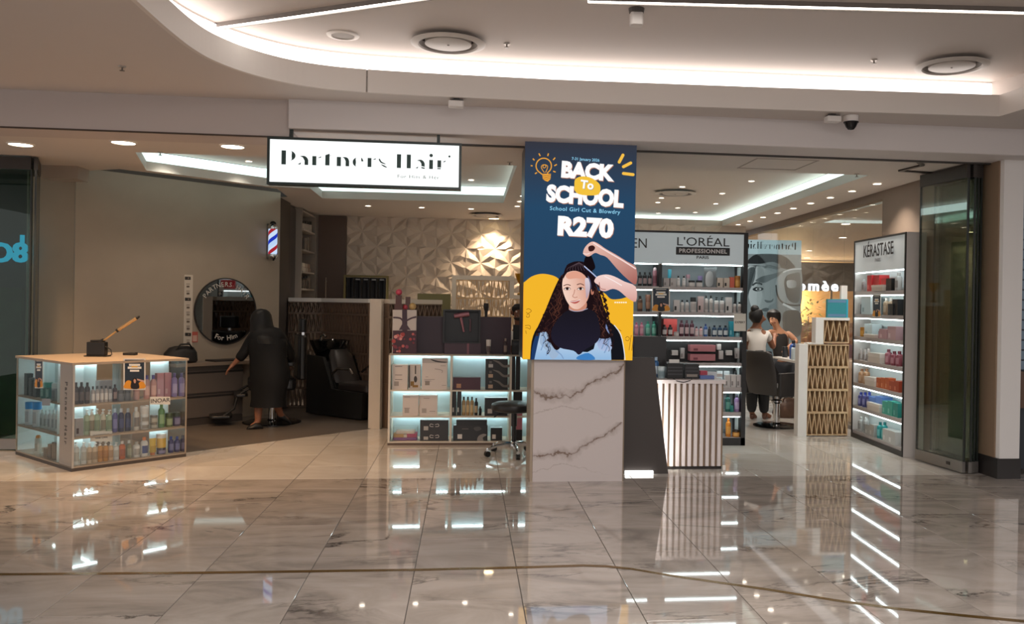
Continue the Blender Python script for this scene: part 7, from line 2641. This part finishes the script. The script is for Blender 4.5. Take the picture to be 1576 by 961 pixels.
for kk in range(8):
    cv.line(DD([(150 - kk * 8, 330 + kk * 4), (120 - kk * 7, 420 + kk * 12), (80 - kk * 2, 560 + kk * 10)]), .7, '#3c4445', sm=4)
    cv.line(DD([(180 + kk * 20, 345 + kk * 3), (260 + kk * 12, 330 + kk * 6), (340 + kk * 6, 350)]), .6, '#465051', sm=4)
cv.build('portrait', LIGHTBOX, pf)
# reversed shop lettering: the print faces the corridor
mxp = .93 / 1280
ax = aty(1224, 381, YG)
gl = glyphs(lambda x, z: (ax.x - (x - 117) * mxp, ax.z + .085 - (z - 157) * mxp * 1.55), YG - .03, None)
obj('lettering', gl, mat('#1d2b30', .5), pf)

# white work shelf with bottles in front of the glass
t = thing('styling_station', 'white styling shelf with bottles beside the oak screen', 'styling desk', (4.9, 12.3, 0))
obj('top', MB().box(4.55, 4.98, 11.6, 12.6, .80, .835), mat('#cfc8c2', .4), t)
obj('leg', MB().box(4.95, 4.99, 11.65, 11.71, 0, .80), GREYMETAL, t)
obj('leg', MB().box(4.95, 4.99, 12.5, 12.56, 0, .80), GREYMETAL, t)
for k, (x, y, hh, w, c, lb) in enumerate(((1183, 11.85, .22, .075, '#b7c3c6', 'clear spray bottle on the white styling shelf'), (1221, 12.0, .27, .12, '#2a5296', 'blue bottle on the white styling shelf'), (1208, 12.4, .16, .09, '#23262b', 'black jar on the white styling shelf'))):
    p = aty(x, 545, y)
    o = product(('pump', 'bottle', 'jar')[k], hh, w, .08, c, '#2b2b2d', None, (max(4.6, p.x), y, .8355), 0)
    tag(o, lb, 'bottle')
bgm = MB()
bgx, bgy = aty(1212, 645, 12.0).x, 12.0
bgm.loft([(bgx, bgy, .001, .20, .11), (bgx, bgy, .06, .23, .13), (bgx, bgy, .18, .2, .11), (bgx + .02, bgy, .26, .12, .06), (bgx + .03, bgy, .28, .03, .02)], 18)
t = thing('leather_bag', 'slouched brown leather bag on the floor by the styling shelf', 'bag', (bgx, bgy, 0))
obj('body', bgm, mat('#5a3f30', .55, noise=.15, nscale=9), t, True)
obj('strap', MB().tube([(bgx - .1, bgy - .05, .22), (bgx - .06, bgy - .09, .33), (bgx + .06, bgy - .09, .33), (bgx + .1, bgy - .05, .24)], .012, 8), mat('#4a3226', .5), t, True)

# shop across the corridor
YO = 26.0
t = thing('corridor_shopfront', 'bright shopfront with white lit letters across the corridor beyond the glass', 'shopfront', (10.5, YO, 0))
obj('fascia', MB().box(5.6, 14.4, YO, YO + .2, 2.10, 2.98), mat('#1e1d1f', .5), t)
p0, p1 = aty(1229, 447, YO), aty(1290, 447, YO)
for k, ch in enumerate('om\u00e8e'):
    text('letter', ch, .44, (p0.x + (p1.x - p0.x) * (.06, .37, .66, .90)[k], YO - .03, p0.z + .13), glow('#f4f8ff', 3.2), t, bold=.012, ext=.02, sx=1.08)
for k in range(5):
    x = 6.2 + 1.7 * k
    obj('mullion', MB().box(x - .03, x + .03, YO + .02, YO + .1, 0, 2.1), mat('#4a3f36', .5), t)
obj('counter', MB().box(7.2, 12.5, YO + .12, YO + .4, 0, 1.1), mat('#6b4a34', .5), t)
for k in range(3):
    downlight(8.2 + 1.6 * k, 24.3, 3.02, .12, '%s from left of three warm downlights before the corridor shop' % ORD[k], 260, col='#ffe2b0')
for k, (x, y) in enumerate(((6.6, 11.5), (6.4, 14.2), (7.6, 17.0), (6.9, 19.6), (8.6, 21.2), (9.9, 18.8))):
    downlight(x, y, 3.02, .09, '%s corridor downlight from the front beyond the glass' % ORD[k], 110 if k % 2 else 0)
lamp('shop_light', 'POINT', 380, (10.0, 26.3, 1.75), t, .2, lin((1, .85, .62)))
pl_ = thing('potted_plant', 'leafy potted plant seen beyond the glass at the left of the oak screen', 'plant', (8.2, 25.2, 0))
pp = aty(1244, 490, 25.2)
obj('pot', MB().lathe([(.18, 0), (.26, .5), (.24, .5)], 16, (pp.x, 25.2)), mat('#7d6a58', .6), pl_, True)
lf = MB()
rr = random.Random(9)
for k in range(90):
    c = Vector((pp.x, 25.2, 1.25)) + Vector((rr.gauss(0, .22), rr.gauss(0, .16), rr.gauss(0, .3)))
    a_ = rr.uniform(0, 2 * PI)
    u_ = Vector((math.cos(a_), math.sin(a_), rr.uniform(-.4, .6))) * .13
    w_ = u_.cross(Vector((0, 0, 1))).normalized() * .035
    lf.add([c - u_, c + w_, c + u_, c - w_], [(0, 1, 2, 3)])
o = obj('foliage', lf, mat('#5f6b3c', .6), pl_)
o['kind'] = 'stuff'
obj('stem', MB().tube([(pp.x, 25.2, .45), (pp.x, 25.2, 1.3)], .02, 6), mat('#5a4632', .6), pl_)

# ------------------------------------------------------------------ unseen area lamps added to strengthen the light of the mall ceiling
lamp('mall_fill_light', 'AREA', 210, (1.0, 2.0, ZU - .05), None, 2.6, (1, .95, .92), (0, 0, 0))
lamp('mall_fill_light', 'AREA', 120, (1.0, -2.0, ZU - .05), None, 2.6, (1, .95, .92), (0, 0, 0))
